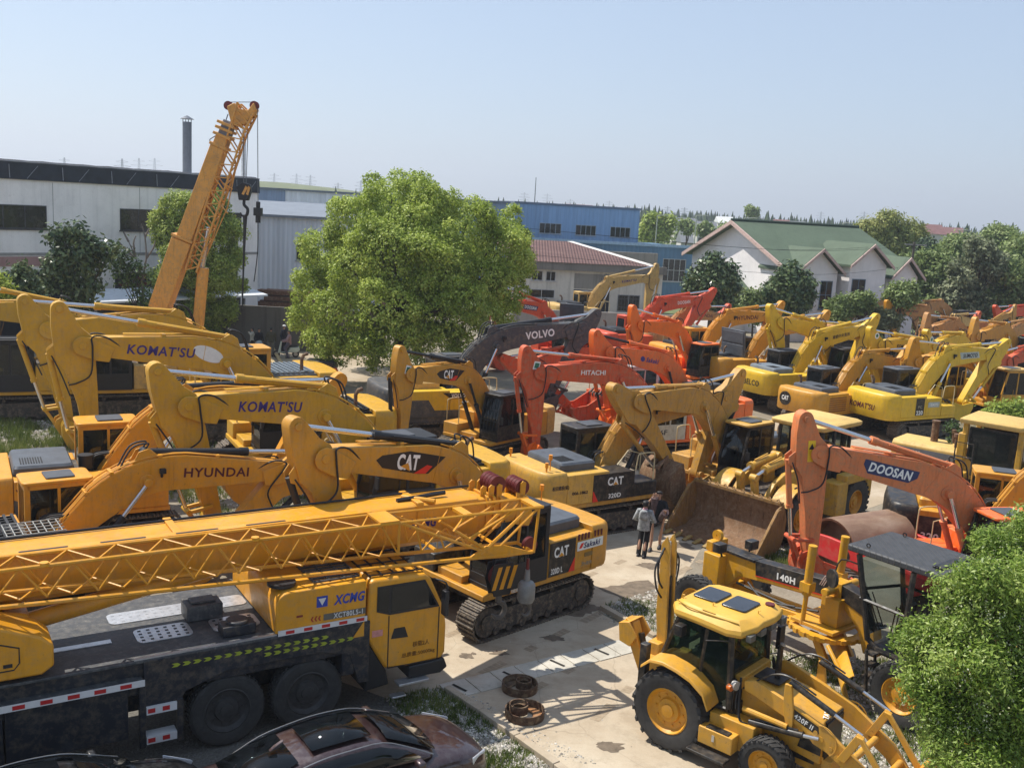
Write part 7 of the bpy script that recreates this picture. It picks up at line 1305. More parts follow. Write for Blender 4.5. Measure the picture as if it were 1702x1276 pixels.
# ---------------- cars ----------------
def car(name,loc,rz,paintm,label,glassm,s=1.0):
    r=empty(name,loc,rz,s); tag(r,label,'car')
    st=[(-2.42,.62,.80,.45),(-2.38,.80,.98,.38),(-2.1,.88,1.03,.28),(-1.5,.91,1.0,.24),(-.5,.92,.97,.22),(.6,.92,.96,.22),(1.2,.915,.97,.24),(1.6,.90,.94,.26),(2.05,.86,.86,.28),(2.3,.74,.74,.32),(2.42,.55,.62,.40)]
    b=MB(); rings=[]
    for x,w_,h,g in st: rings.append([(x,-w_*.93,g),(x,w_*.93,g),(x,w_,g+.16),(x,w_*1.0,h-.28),(x,w_*.96,h-.10),(x,w_*.80,h-.015),(x,w_*.4,h+.02),(x,0,h+.03),(x,-w_*.4,h+.02),(x,-w_*.80,h-.015),(x,-w_*.96,h-.10),(x,-w_,h-.28),(x,-w_,g+.16)])
    b.loft(rings); body=b.build('body',paintm,r,0,50); m=body.modifiers.new('s','SUBSURF'); m.levels=1; m.render_levels=2
    # cabin
    b=MB(); cs=[(-2.05,.70,.70,1.00,1.01),(-1.45,.66,.60,1.00,1.26),(-.85,.68,.57,1.0,1.40),(-.2,.70,.58,1.0,1.44),(.35,.70,.57,1.0,1.40),(.95,.72,.62,.99,1.15),(1.38,.74,.72,.97,.99)]
    b.loft([[(x,-wl*1.1,z0-.04),(x,wl*1.1,z0-.04),(x,wl*1.06,z0+.1*(zt-z0)),(x,wt*1.02,zt-.08*(zt-z0)),(x,wt*.75,zt),(x,0,zt+.02),(x,-wt*.75,zt),(x,-wt*1.02,zt-.08*(zt-z0)),(x,-wl*1.06,z0+.1*(zt-z0))] for x,wl,wt,z0,zt in cs]); cbn=b.build('cabin',paintm,r,0,50); m=cbn.modifiers.new('s','SUBSURF'); m.levels=1; m.render_levels=2
    def strip(name,rows,mat,off=.012):
        q=MB(); n=len(rows[0]); 
        q._add([tuple(p) for row in rows for p in row],[(i*n+k,i*n+k+1,(i+1)*n+k+1,(i+1)*n+k) for i in range(len(rows)-1) for k in range(n-1)]); o=q.build(name,mat,cbn,0,60); md=o.modifiers.new('th','SOLIDIFY'); md.thickness=.012; return o
    strip('windscreen',[[(.47,-.50,1.385),(.49,-.25,1.412),(.5,0,1.42),(.49,.25,1.412),(.47,.50,1.385)],[(.93,-.57,1.195),(.97,-.28,1.222),(.98,0,1.23),(.97,.28,1.222),(.93,.57,1.195)],[(1.30,-.64,1.035),(1.36,-.32,1.04),(1.38,0,1.045),(1.36,.32,1.04),(1.30,.64,1.035)]],glassm)
    strip('rear_window',[[(-1.0,-.48,1.385),(-1.02,0,1.42),(-1.0,.48,1.385)],[(-1.5,-.52,1.255),(-1.52,0,1.285),(-1.5,.52,1.255)],[(-1.92,-.58,1.085),(-1.95,0,1.10),(-1.92,.58,1.085)]],glassm)
    strip('sunroof',[[(-.75,-.40,1.452),(-.75,0,1.468),(-.75,.40,1.452)],[(-.2,-.42,1.472),(-.2,0,1.488),(-.2,.42,1.472)],[(.25,-.40,1.45),(.25,0,1.466),(.25,.40,1.45)]],glassm)
    for s in (-1,1):
        strip('side_window',[[(-1.45,s*.685,1.10),(-1.35,s*.645,1.23)],[(-.9,s*.735,1.06),(-.85,s*.645,1.345)],[(-.25,s*.757,1.05),(-.22,s*.655,1.385)],[(.35,s*.757,1.05),(.3,s*.65,1.355)],[(.98,s*.765,1.05),(.75,s*.70,1.2)]],glassm)
        MB().tube(smooth_pts([(-1.65,s*.68,1.08),(-1.2,s*.64,1.30),(-.7,s*.62,1.40),(-.2,s*.635,1.43),(.35,s*.62,1.40),(.8,s*.68,1.23),(1.2,s*.77,1.04)],3),.009,5).build('window_trim',plain('satin trim',(.3,.3,.3),.35,.6),cbn)
        MB().cbox((.85,s*.96,1.06),(.14,.2,.13)).build('wing_mirror',paintm,r,.04); MB().loft([[(2.28,s*.62,.62),(2.33,s*.62,.72),(2.28,s*.62,.76)],[(1.92,s*.86,.68),(1.95,s*.86,.80),(1.9,s*.86,.82)]]).build('headlight',plain('headlight lens',(.65,.67,.7),.08,.2,.1),r,.01)
        for x in (-1.45,1.45): wheel(r,x,s*.8,.34,.34,.23,plain('alloy',(.4,.4,.4),.3,.7),'car',s,.66)
    MB().tube([(1.28,-.6,1.045),(1.05,-.1,1.19)],.012,4).tube([(1.3,.0,1.06),(1.08,.5,1.16)],.012,4).build('wipers',BLACK(),cbn)
    MB().prism([(-1.28,1.40),(-1.12,1.43),(-1.05,1.53),(-1.2,1.46)],-.035,.035).build('antenna_fin',paintm,cbn,.01)
    return r
def carpaint(name,rgb):
    m,t,b=nodes(name); n=noise_n(t,coords(t),9,6,.8); c=ramp(t,n,[(.45,rgb),(.8,tuple(x*.7+.06 for x in rgb))]); t.links.new(c,b.inputs['Base Color']); b.inputs['Metallic'].default_value=.35; b.inputs['Coat Weight'].default_value=1.0; b.inputs['Coat Roughness'].default_value=.04
    rr_=ramp(t,n,[(.3,(.25,)*3),(.8,(.5,)*3)]); t.links.new(rr_,b.inputs['Roughness']); return m
CG=glassy('car glass',(.25,.3,.3),.8,(.008,.01,.012))
car('sedan_car',(-2.35,14.75,0),R_(35),carpaint('dark maroon metallic',(0.040,0.018,0.018)),'dark maroon sedan with black glass roof parked in front of the crane truck',CG)
car('dark_car',(-6.35,12.9,0),R_(35),carpaint('black metallic',(0.012,0.012,0.013)),'black car of which only roof and front show at the bottom left corner',CG)
# ---------------- rusty rings ----------------
RR1=paint('orange rust',(0.360,0.160,0.060),.85,.8,(.16,.06,.03)); RR2=paint('brown rust',(0.100,0.055,0.032),.85,.9,(.18,.08,.04))
def ring(loc,R0,lab,m_in):
    r=empty('drum_cover',loc); tag(r,lab,'steel ring'); b=MB(); b.lathe([(R0-.02,.0),(R0,.0),(R0,.17),(R0-.02,.17)],44,0,True); o=b.build('rim',RR2,r); o.rotation_euler=(R_(90),0,0); b=MB(); b.lathe([(.17,.015),(R0-.03,.015),(R0-.03,.03),(.17,.03)],40,0,True); o=b.build('plate',m_in,r); o.rotation_euler=(R_(90),0,0); return r
def hub_(loc,r0,h,lab,rz=0,tilt=(0,0)):
    r=empty('hub_ring',loc,rz); tag(r,lab,'steel ring'); b=MB(); b.lathe([(r0-.02,0),(r0,0),(r0,h),(r0-.02,h)],36,0,True); b.lathe([(r0*.62,h*.55),(r0-.02,h*.55),(r0-.02,h*.6),(r0*.62,h*.6)],30,0,True); o=b.build('ring_body',RR2,r); o.rotation_euler=(R_(90),0,0); r.rotation_euler=(tilt[0],tilt[1],0)
ring((.62,18.12,.004),.39,'orange rusted steel drum cover lying open side up, nearer the camera',RR1); hub_((.50,18.22,.03),.19,.18,'small dark steel ring standing in the orange rusted cover')
ring((.52,19.2,.004),.37,'dark rusted steel drum cover lying in the lattice shadow',RR2); hub_((.60,19.28,.03),.165,.16,'small dark steel ring standing in the dark rusted cover')
# ---------------- trees ----------------
BARK=plain('bark',(.09,.065,.045),.9,0,.4,6,.6,.2)
L_CAM=leafmat('camphor leaves',(.17,.24,.025),(.34,.43,.06),(.54,.62,.15),.42,.5,.35); L_CAM2=leafmat('duller camphor leaves',(.16,.23,.03),(.30,.38,.06),(.46,.52,.13),.35,.5,.5)  # second leaf colour, a little darker, for other crowns
L_MAG=leafmat('glossy dark leaves',(.035,.065,.022),(.075,.12,.04),(.17,.21,.09),.12,.28,.6); L_DK=leafmat('deep green leaves',(.035,.07,.02),(.075,.13,.035),(.14,.20,.055),.2,.4,.5)
L_WIL=leafmat('yellow green willow leaves',(.15,.19,.04),(.26,.29,.07),(.38,.38,.12),.3,.6,.3); L_BAM=leafmat('mixed hedge leaves',(.12,.17,.05),(.22,.29,.09),(.34,.40,.16),.3,.55,.35); L_GRY=leafmat('grey green leaves',(.12,.14,.07),(.20,.225,.12),(.30,.32,.18),.25,.6,.35); L_CON=leafmat('conifer needles',(.03,.055,.03),(.055,.09,.045),(.09,.13,.06),.15,.7,.6); L_NEAR=leafmat('fresh leaves',(.10,.17,.02),(.21,.31,.045),(.38,.46,.12),.35,.42,1.3); L_FLW=leafmat('cream blossoms',(.42,.44,.25),(.52,.53,.33),(.60,.60,.42),.3,.7,2.0)
def leaves(lobes,n,size,rng,aspect=.5,up=.35,shell=.55,clump=.16):
    """leaf quads gathered in small sprays over the outer part of each lobe (centre, radius, vertical squash)"""
    vs=[];fs=[]; tot=sum(l[1]**2 for l in lobes)
    for (c,r,sq) in lobes:
        k=int(n*r*r/tot/6)+1
        for _ in range(k):
            d=Vector((rng.gauss(0,1),rng.gauss(0,1),rng.gauss(0,1)+.35)).normalized(); q=r*(1-shell*rng.random()**2.2)*(1+.16*noise.noise(c+d*3.1))
            tw=c+Vector((d.x*q,d.y*q,d.z*q*sq))
            for _ in range(6):
                p=tw+Vector((rng.gauss(0,1),rng.gauss(0,1),rng.gauss(0,1)))*clump; s=size*rng.uniform(.6,1.25)
                nrm=(d*.9+Vector((0,0,up))+Vector((rng.gauss(0,1),rng.gauss(0,1),rng.gauss(0,1)))*.55).normalized(); a=nrm.orthogonal().normalized(); a=(a*math.cos(t)+nrm.cross(a)*math.sin(t)) if (t:=rng.uniform(0,6.28)) is not None else a; b_=nrm.cross(a)
                o=len(vs); vs+=[tuple(p-a*s),tuple(p-b_*s*aspect),tuple(p+a*s),tuple(p+b_*s*aspect)]; fs.append((o,o+1,o+2,o+3))
    m=MB(); m.v=vs;m.f=fs;m.m=[0]*len(fs); return m
def trunkmesh(base,lobes,r0,rng,fork=.35,every=1):
    m=MB(); top=max(l[0].z for l in lobes); cx=sum((l[0] for l in lobes),Vector())/len(lobes); fk=Vector((base.x*.6+cx.x*.4,base.y*.6+cx.y*.4,base.z+(cx.z-base.z)*fork*1.6+.4))
    m.tube(smooth_pts([base-Vector((0,0,.1)),base.lerp(fk,.5)+Vector((rng.uniform(-.1,.1)*r0*4,0,0)),fk],3),[r0*1.25,r0*1.1,r0*1.0,r0*.95,r0*.9,r0*.85,r0*.8][:7],8)
    for l in sorted(lobes,key=lambda q:-q[1])[:36]:
        e=l[0]+Vector((0,0,l[1]*.3)); mid=fk.lerp(e,.5)+Vector((rng.uniform(-.3,.3),rng.uniform(-.3,.3),-.25*abs(e.z-fk.z)*.5))
        pts=smooth_pts([fk,mid,e],4); k=len(pts); m.tube(pts,[max(.02,r0*.5*(1-i/k)**1.1) for i in range(k)],5)
    return m
def tree(name,label,base,lobes,n,size,mat,cat='tree',r0=.2,seed=1,group=None,trunk=True,**kw):
    rng=random.Random(seed); root=empty(name,base); tag(root,label,cat,group); inv=Matrix.Translation(-Vector(base))
    m=leaves(lobes,n,size,rng,**kw); m.v=[(x-base[0],y-base[1],z-base[2]) for x,y,z in m.v]; m.build('crown',mat,root,0,0)
    if trunk:
        t=trunkmesh(Vector(base),lobes,r0,rng); t.v=[(x-base[0],y-base[1],z-base[2]) for x,y,z in t.v]; t.build('trunk',BARK,root,0,60)
    return root
def auto_lobes(c,rx,rz,n,rng,lr=.42,ry=None):
    out=[]
    for i in range(n):
        d=Vector((rng.gauss(0,1),rng.gauss(0,1),rng.gauss(0,1)+.15)).normalized(); k=rng.uniform(.45,.72)
        out.append((Vector((c[0]+d.x*rx*k,c[1]+d.y*(ry or rx)*k,c[2]+d.z*rz*k)),rx*lr*rng.uniform(.75,1.2),min(1.15,rz/rx)))
    return out
rng=random.Random(11)
def sub(lobes,k,f,rg,off=.78):
    out=[]
    for c,r,sq in lobes:
        out.append((c,r*.86,sq))
        for _ in range(k):
            d=Vector((rg.gauss(0,1),rg.gauss(0,1),rg.gauss(0,1)+.3)).normalized(); out.append((c+d*r*off,r*f*rg.uniform(.75,1.25),sq))
    return out
# big rounded camphor in the middle of the yard; lobes (u, v, radius px, depth offset m)
D0=53.5; lb=[]
for (u,v,rp,dy) in [(650,342,58,1),(715,350,50,0),(778,380,52,.5),(838,398,44,1.5),(866,440,28,2),(590,376,55,.5),(545,425,52,.5),(650,425,72,-2),(735,440,70,-1.8),(805,470,50,-.5),(520,485,42,0),(568,520,55,-2),(650,520,66,-3),(735,528,62,-2.6),(806,530,38,-1),(503,528,27,-.5),(540,568,36,-2),(612,578,36,-3),(770,575,30,-2),(600,450,58,-1.6),(560,585,34,-2),(660,572,55,-2.5),(725,575,48,-2),(690,380,50,-1),(625,395,40,-2.2),(770,500,40,-3),(690,318,34,1),(850,360,20,2.5),(835,425,50,.5),(838,478,42,1),
        (640,380,60,5),(740,400,70,5),(570,460,60,5),(690,480,80,5.5),(800,450,50,5),(840,520,26,3)]:
    p=at_depth(u,v,D0+dy); lb.append((p,rp/FPX*(D0+dy)*1.0,.9))
tb=gp(668,626); tree('camphor_tree','huge rounded light green tree in the middle of the yard',(tb.x,53.5,0),sub(lb,8,.30,rng,.84),230000,.074,L_CAM,r0=.42,seed=3,aspect=.6,clump=.085,shell=.24)
lb=[]
for (u,v,rp,dy) in [(300,345,32,0),(345,350,35,0),(375,385,28,0),(285,390,36,0),(335,400,45,-1),(265,365,18,0),(385,430,25,0),(300,445,38,-1),(360,460,36,-1),(275,470,26,0),(325,510,30,-.5),(370,520,28,0),(330,440,40,1.5),(395,475,16,0),(350,545,20,0)]:
    p=at_depth(u,v,62+dy); lb.append((p,rp/FPX*62,.95))
tree('camphor_tree','mid sized light green tree behind the raised crane boom',(at_depth(340,600,62).x,62,0),sub(lb,6,.36,rng,.8),70000,.085,L_CAM2,r0=.28,seed=4,aspect=.55,clump=.11,shell=.35)
lb=[]
for (u,v,rp,dy) in [(100,395,20,0),(128,390,20,0),(150,412,22,0),(108,425,26,0),(140,440,28,0),(90,450,22,0),(168,428,18,0),(115,470,26,0),(150,478,22,0),(82,475,16,0),(185,415,12,0),(130,500,20,0)]:
    p=at_depth(u,v,52+dy); lb.append((p,rp/FPX*52*.85,1.0))
tree('magnolia_tree','dark glossy leaved tree in front of the white factory',(at_depth(135,560,52).x,52,0),lb,5200,.16,L_MAG,r0=.14,seed=5,aspect=.5,clump=.2,shell=.9)
lb=[(at_depth(u,v,47),rp/FPX*47,1.0) for (u,v,rp) in [(35,455,16),(22,480,22),(50,485,18),(32,500,20),(62,498,12)]]
tree('magnolia_tree','small dark glossy tree at the left edge below the factory doors',(at_depth(35,560,47).x,47,0),lb,2600,.13,L_MAG,r0=.08,seed=6,clump=.18,shell=.9)
lb=[(at_depth(u,v,43),rp/FPX*43,1.0) for (u,v,rp) in [(-8,475,18),(4,490,16),(10,505,14),(-10,500,20)]]
tree('leafy_bush','light green bush cut off by the left border',(at_depth(0,560,43).x,43,0),lb,4200,.09,L_CAM,'bush',r0=.06,seed=7)
lb=[(at_depth(u,v,54),rp/FPX*54,1.0) for (u,v,rp) in [(200,425,12),(215,445,14),(238,455,10),(205,460,12),(190,440,8),(240,500,14),(232,480,10),(250,520,10)]]
bt=tree('sparse_tree','half bare thin tree between the dark tree and the crane boom',(at_depth(238,560,54).x,54,0),lb,1500,.12,L_DK,r0=.09,seed=8,shell=.95,clump=.25)
m=MB(); base=Vector((at_depth(238,560,54).x,54,0))
for (pts) in [[(238,520),(236,470),(226,430),(214,402)],[(236,470),(243,430),(241,395),(235,372)],[(226,430),(205,410),(196,400)],[(243,430),(255,412),(258,400)],[(241,395),(248,380)],[(226,430),(222,405),(226,392)],[(214,402),(205,385)],[(232,455),(210,440),(198,436)]]:
    q=[at_depth(*p,54) for p in pts]; q=[(a.x-base.x,a.y-base.y,a.z) for a in q]; m.tube(smooth_pts(q,3),[.05*(1-i/(3*len(q)))+.012 for i in range(3*(len(q)-1)+1)],5)
m.build('branch',plain('grey bark',(.16,.14,.12),.9,0,.3),bt,0,60)
for (lab,cx,cv,rp,dz,sd) in [('dark green broadleaf tree nearer the blue workshop, in front of the white house',1183,465,44,78,9),('dark green broadleaf tree standing before the middle of the white house front',1312,478,40,78,10)]:
    lb=[(at_depth(cx+dx*rp,cv+dv*rp,dz+dd),rp*r/FPX*dz,1.0) for dx,dv,r,dd in [(-.5,.1,.5,0),(.0,-.45,.5,0),(.5,-.1,.5,0),(0,.2,.6,-.5),(-.4,.55,.45,0),(.5,.5,.45,0),(.75,.35,.3,0),(-.75,.3,.28,0),(.1,.8,.45,0)]]
    tree('broadleaf_tree',lab,(at_depth(cx,cv+60,dz).x,dz,0),lb,9000,.2,L_MAG,r0=.2,seed=sd,clump=.22,shell=.7)
lb=[(at_depth(u,v,85),rp/FPX*85,.9) for (u,v,rp) in [(1245,500,20),(1275,490,16),(1225,515,18),(1260,520,22),(1215,500,10),(1290,510,14)]]
tree('leafy_bush','pale green bush below the white house porch, between two dark trees',(at_depth(1250,560,85).x,85,0),lb,5000,.16,L_BAM,'bush',r0=.08,seed=12)
# the overgrown bank at the right: trees of several kinds
kinds=[(L_BAM,'mixed green'),(L_GRY,'grey green'),(L_DK,'dark green')]
bank=[(1395,505,34,82,0,'feathery green tree at the corner of the white house, before its last gable'),(1432,495,34,78,0,'green bushy tree just right of the white house, at the foot of the dark pole'),(1470,520,36,76,1,'grey green bush in front of the hedge right of the dark pole'),(1540,455,44,98,0,'light green tree between the dark pole and the pale street lamp'),(1500,480,40,90,0,'light green bush on the bank left of the pale street lamp'),(1590,500,46,80,1,'grey green tree at the foot of the pale street lamp'),(1625,445,48,96,1,'tall olive tree right of the pale street lamp'),(1665,470,50,86,2,'dark green tree in the thick of the right hand bank'),(1698,440,46,100,0,'green tree at the right border on the skyline side of the bank'),(1620,530,40,74,2,'low dark bush behind the scrapped machines at the right'),(1540,525,38,76,0,'low green bush behind the red machines'),(1690,530,44,74,0,'fresh green bush at the right border behind the red machines'),(1665,410,34,125,0,'round green tree on the right skyline below the pointed conifers'),(1590,415,30,120,0,'green tree behind the pale street lamp below the red roofs'),(1440,540,26,72,0,'small green bush beside the raised tan arm')]
for i,(u,v,rp,dz,kd,lab) in enumerate(bank):
    dz=max(dz,96) if u>1510 else 80
    if u<1510: rp*=.5; v+=14
    kd=0 if kd==2 and u>1650 else kd
    c=at_depth(u,v,dz); R0=rp/FPX*dz; lb=sub(auto_lobes(c,R0*1.15,R0*1.0,11,rng,.42),3,.45,rng,.9)
    tree('bank_tree',lab,(c.x,dz,0),lb,9000,.17 if dz<90 else .22,kinds[kd][0],r0=.14,seed=40+i,group='trees on the overgrown bank',clump=.24,shell=.6)
lb=[]
for (u,v,rp) in [(1440,385,20),(1475,375,24),(1510,390,24),(1455,405,24),(1490,405,28),(1525,415,18),(1430,400,14),(1500,430,22),(1470,425,20),(1530,395,12)]:
    lb.append((at_depth(u,v,130),rp/FPX*130,1.0))
tree('willow_tree','broad yellow green willow rising behind the white house',(at_depth(1485,460,130).x,130,0),lb,15000,.3,L_WIL,r0=.4,seed=70,aspect=.3,clump=.3,shell=.7)
lb=[(at_depth(u,v,112),rp/FPX*112,1.0) for (u,v,rp) in [(1540,415,16),(1525,435,16),(1552,430,12),(1540,445,16)]]
tree('broadleaf_tree','nearly black green tree beside the willow',(at_depth(1540,470,112).x,112,0),lb,4500,.26,L_CON,r0=.25,seed=71,clump=.25)
lb=[(at_depth(u,v,170),rp/FPX*170,1.0) for (u,v,rp) in [(1085,372,16),(1100,385,14),(1075,388,12),(1112,372,10)]]
tree('broadleaf_tree','rounded pale green tree just right of the blue workshop',(at_depth(1090,410,170).x,170,0),lb,5000,.36,L_CAM2,r0=.3,seed=72,clump=.35)
for i,(u,v,rp,dz,lab) in enumerate([(1142,378,9,190,'small green tree before the pale village houses'),(1170,385,10,180,'small dark tree beside the second pale street lamp'),(1205,380,11,175,'rounded green tree left of the white house ridge'),(1250,352,9,260,'green tree between the pink and grey village roofs')]):
    c=at_depth(u,v,dz); tree('village_tree',lab,(c.x,dz,0),auto_lobes(c,rp/FPX*dz*1.2,rp/FPX*dz,6,rng,.5),1600,.4,L_BAM,r0=.2,seed=80+i,clump=.4)
# near tree at the lower right, with cream blossom tips
lb=[]; DN=13.2
for (u,v,rp,dy) in [(1665,940,52,.6),(1700,900,45,1.0),(1615,1000,45,.3),(1575,1050,45,0),(1660,1010,85,-.2),(1530,1075,40,0),(1700,1080,80,-.4),(1590,1110,70,-.5),(1540,1150,50,-.3),(1660,1170,80,-.7),(1565,1210,50,-.5),(1620,1240,70,-.7),(1700,1250,60,-.8),(1690,960,40,.2),(1740,1000,70,.6),(1740,1150,80,0)]:
    p=at_depth(u,v,DN+dy); lb.append((p,rp/FPX*(DN+dy),.9))
nt_=tree('flowering_tree','leafy green tree with cream blossom tips in the lower right corner',(at_depth(1650,1276,DN).x,DN,0),sub(lb,7,.36,rng,.95),90000,.036,L_NEAR,r0=.13,seed=90,aspect=.36,clump=.075,shell=.45)
rg=random.Random(5); fl=leaves([(c,r*1.04,s) for c,r,s in lb],4200,.013,rg,aspect=.8,clump=.05,shell=.12); bx=nt_.location; fl.v=[(x-bx.x,y-bx.y,z-bx.z) for x,y,z in fl.v]; fl.build('blossom',L_FLW,nt_,0,0)
# small plant by the far right wheel loader
lb=[(at_depth(u,v,44),rp/FPX*44,.7) for (u,v,rp) in [(1660,690,22),(1690,685,22),(1640,698,12),(1710,695,20)]]
tree('leafy_bush','fresh green bush between the yellow loader cab and the bright yellow machines',(at_depth(1670,730,44).x,44,0),lb,5000,.09,L_CAM2,'bush',r0=.05,seed=91)
lb=[(at_depth(u,v,36),rp/FPX*36,1.3) for (u,v,rp) in [(1583,712,9),(1588,735,9),(1580,750,8),(1595,725,6)]]
tree('sapling','thin dark leaved sapling beside the loader exhaust pipe',(at_depth(1585,790,36).x,36,0),lb,700,.06,L_DK,r0=.03,seed=92,clump=.1,shell=.95)
# ---------------- far distance ----------------
def conifer(m,x,y,h,r,rng,seg=5):
    for k in range(3):
        z0=h*(.12+k*.27); z1=h*(.55+k*.22); rr_=r*(1-k*.27)
        m.cyl((x,y,z0),(x+rng.uniform(-.1,.1)*r,y,z1),rr_,seg,.02,0,False)
rng=random.Random(77)
# the wooded skyline: conifers nobody could count
m=MB()
for i in range(5200):
    y=rng.uniform(330,900); x=rng.uniform(-.62,.66)*y; 
    h=rng.uniform(8,14)*(1.0 if x/y>-.2 else .75); conifer(m,x,y,h,h*rng.uniform(.13,.2),rng)
struct(m.build('far_woods',L_CON,None,0,60),'far band of dark conifers along the horizon','stuff')
lbs=[]
for i in range(420):
    y=rng.uniform(230,800); x=rng.uniform(.02,.66)*y if rng.random()<.7 else rng.uniform(-.6,.1)*y; r=rng.uniform(2.5,5.5); lbs.append((Vector((x,y,r*.75)),r,.8))
struct(leaves(lbs,42000,.8,rng,clump=.8).build('far_bushes',L_BAM,None,0,0),'far low green scrub between the village houses','stuff')
for i,(u,v,h,lab) in enumerate([(1480,0,0,'')]): pass
for i,(u,top,dz) in enumerate([(1605,376,230),(1663,372,215),(1686,368,210),(1694,375,222),(1500+108,370,240)]):
    p=at_depth(u,top,dz); m=MB(); conifer(m,0,0,p.z,p.z*.2,rng,7); m.cyl((0,0,0),(0,0,p.z*.2),.2,6); o=m.build('conifer_tree',L_CON,None,0,60); o.location=(p.x,dz,0)
    tag(o,'pointed dark conifer on the right skyline','tree','conifers on the right skyline')
def hut(u0,u1,vr,ve,dz,rc,wc,lab,group='village houses'):
    """a small distant house given by its roof ridge and eaves heights"""
    a=at_depth(u0,ve,dz); c=at_depth(u1,ve,dz); zt=at_depth((u0+u1)/2,vr,dz).z; ze=a.z; r=empty('village_house',((a.x+c.x)/2,dz,0)); w_=(c.x-a.x)/2; tag(r,lab,'house',group)
    b=MB(); b.box(-w_*.93,w_*.93,-2.5,3.5,0,ze); b.build('wall',wc,r,0,0)
    b=MB(); b.loft([[(-w_,-3.2,ze),(-w_,.5,zt),(-w_,4.2,ze)],[(w_,-3.2,ze),(w_,.5,zt),(w_,4.2,ze)]]); b.build('roof',rc,r,0,0)
    for k in range(max(1,int(w_*2/3.5))): x=-w_*.8+k*3.2; MB().box(x,x+1.3,-2.54,-2.51,ze*.45,ze*.8).build('window',DARKWIN,r,0,0)
RD=plain('dull red tiles',(.19,.095,.09),.8,0,.25,1); GRT=plain('grey tiles',(.16,.17,.185),.8,0,.25,1); PAL=plain('pale roof',(.6,.6,.6),.7,0,.15,1); WW=plain('village wall',(.5,.48,.45),.8,0,.15,1)
for a in [(1118,1158,362,374,250,GRT,WW,'grey roofed village house beside the round pale tree'),(1128,1150,384,402,205,GRT,WW,'white village house below the grey roofs'),(1190,1218,360,370,300,PAL,WW,'village house with bright pale roof on the skyline'),(1155,1190,368,384,230,GRT,WW,'long grey roofed shed behind the second pale street lamp'),(1285,1312,365,378,280,RD,WW,'dull red roofed house behind the green roof ridge'),(1312,1340,368,378,270,GRT,WW,'dark grey roofed house beside the dull red one'),(1535,1565,373,388,250,RD,WW,'dull red roofed village house right of the willow'),(1565,1600,378,390,262,RD,WW,'lower dull red village roofs left of the street lamp'),(1640,1655,388,398,240,PAL,WW,'small white house peeking through the right trees'),(1690,1720,398,410,230,PAL,WW,'white roofed shed at the right border'),(940,985,340,346,420,RD,WW,'dull red roof far behind the blue workshop')]: hut(*a)
# street lamps and poles
LMP=plain('lamp pole pale',(.42,.43,.36),.5)
for (u,vt,vb,dz,lab,arm_) in [(1597,383,440,120,'pale curved street lamp among the right bank trees',-1),(1093,358,395,150,'pale street lamp beside the round tree right of the workshop',0),(1158,358,408,140,'grey street lamp pole left of the white house',0),(1237,362,385,150,'curved street lamp head behind the green roof ridge',1),(1401,370,390,160,'curved street lamp behind the right end of the green roof',1)]:
    t_=at_depth(u,vt,dz); r=empty('street_lamp',(t_.x,dz,0)); tag(r,lab,'street lamp'); MB().cyl((0,0,0),(0,0,t_.z-.5),.11,8,.07).tube(smooth_pts([(0,0,t_.z-.5),(arm_*.1-.05,0,t_.z-.1),(arm_*.5+.3,0,t_.z),(arm_*.5+1.2,0,t_.z+.05)],4),.05,6).build('pole',LMP,r); MB().box(arm_*.5+1.0,arm_*.5+1.6,-.12,.12,t_.z-.02,t_.z+.1).build('lamp_head',LMP,r,.02)
p=at_depth(1520,402,88); r=empty('utility_pole',(p.x,88,0)); tag(r,'dark timber utility pole right of the white house','utility pole'); MB().cyl((0,0,0),(0,0,p.z),.16,8,.11).build('pole',plain('pole timber',(.10,.085,.07),.85),r); MB().box(-.8,1.1,-.06,.06,p.z-.3,p.z-.2).box(-.6,.6,-.05,.05,p.z-2.2,p.z-2.1).build('crossarm',plain('crossarm grey',(.3,.29,.27),.7),r)
for k,z in enumerate((p.z-.25,p.z-.25,p.z-2.1)):
    q=[(p.x+(-.7,.9,0)[k],88,z),((p.x-14)+k,80,z-.9),(p.x-34,72,z-.2)]; tag(MB().tube(smooth_pts(q,8),.016,4).build('power_cable',BLACK()),'thin overhead cable from the timber pole past the white house','cable','cables on the timber pole')
# pylons on the horizon
PYL=plain('pylon steel',(.28,.30,.33),.6)
def pylon(x,y,h,cat='pylon'):
    m=MB(); w_=h*.1
    for s in (-1,1):
        for q in (-1,1): m.tube([(s*w_,q*w_,0),(s*w_*.25,q*w_*.25,h*.62),(s*w_*.12,q*w_*.12,h)],.22,4)
    for k in range(7):
        z0=h*.62*k/7; z1=h*.62*(k+1)/7; a=w_*(1-.75*k/7); b_=w_*(1-.75*(k+1)/7)
        for q in (-1,1): m.tube([(-a,q*a,z0),(b_,q*b_,z1)],.12,4); m.tube([(a,q*a,z0),(-b_,q*b_,z1)],.12,4)
    for z,l in ((.68,.2),(.8,.24),(.92,.17)):
        m.tube([(-h*l,0,h*z),(0,0,h*(z+.03)),(h*l,0,h*z)],.18,4); m.tube([(-h*l,0,h*z),(0,0,h*(z-.03)),(h*l,0,h*z)],.12,4)
    o=m.build('transmission_pylon',PYL,None,0,0); o.location=(x,y,0); tag(o,'faint grey lattice pylon on the far horizon','pylon','pylons along the horizon'); return o
for (u,vt) in [(107,262),(203,264),(231,263),(257,263),(456,288),(493,289),(516,291),(562,304),(600,300),(872,320),(910,322),(948,331),(1013,334),(1110,343),(1138,345),(1245,345),(1365,352),(1437,352)]:
    y=rng.uniform(900,1500); p=at_depth(u,vt,y); pylon(p.x,y,p.z)
p=at_depth(891,295,150); tag(MB().cyl((p.x,150,0),(p.x,150,p.z),.14,6,.05).build('mast',plain('mast grey',(.16,.17,.18),.6)),'thin dark mast above the blue workshop roof','mast')
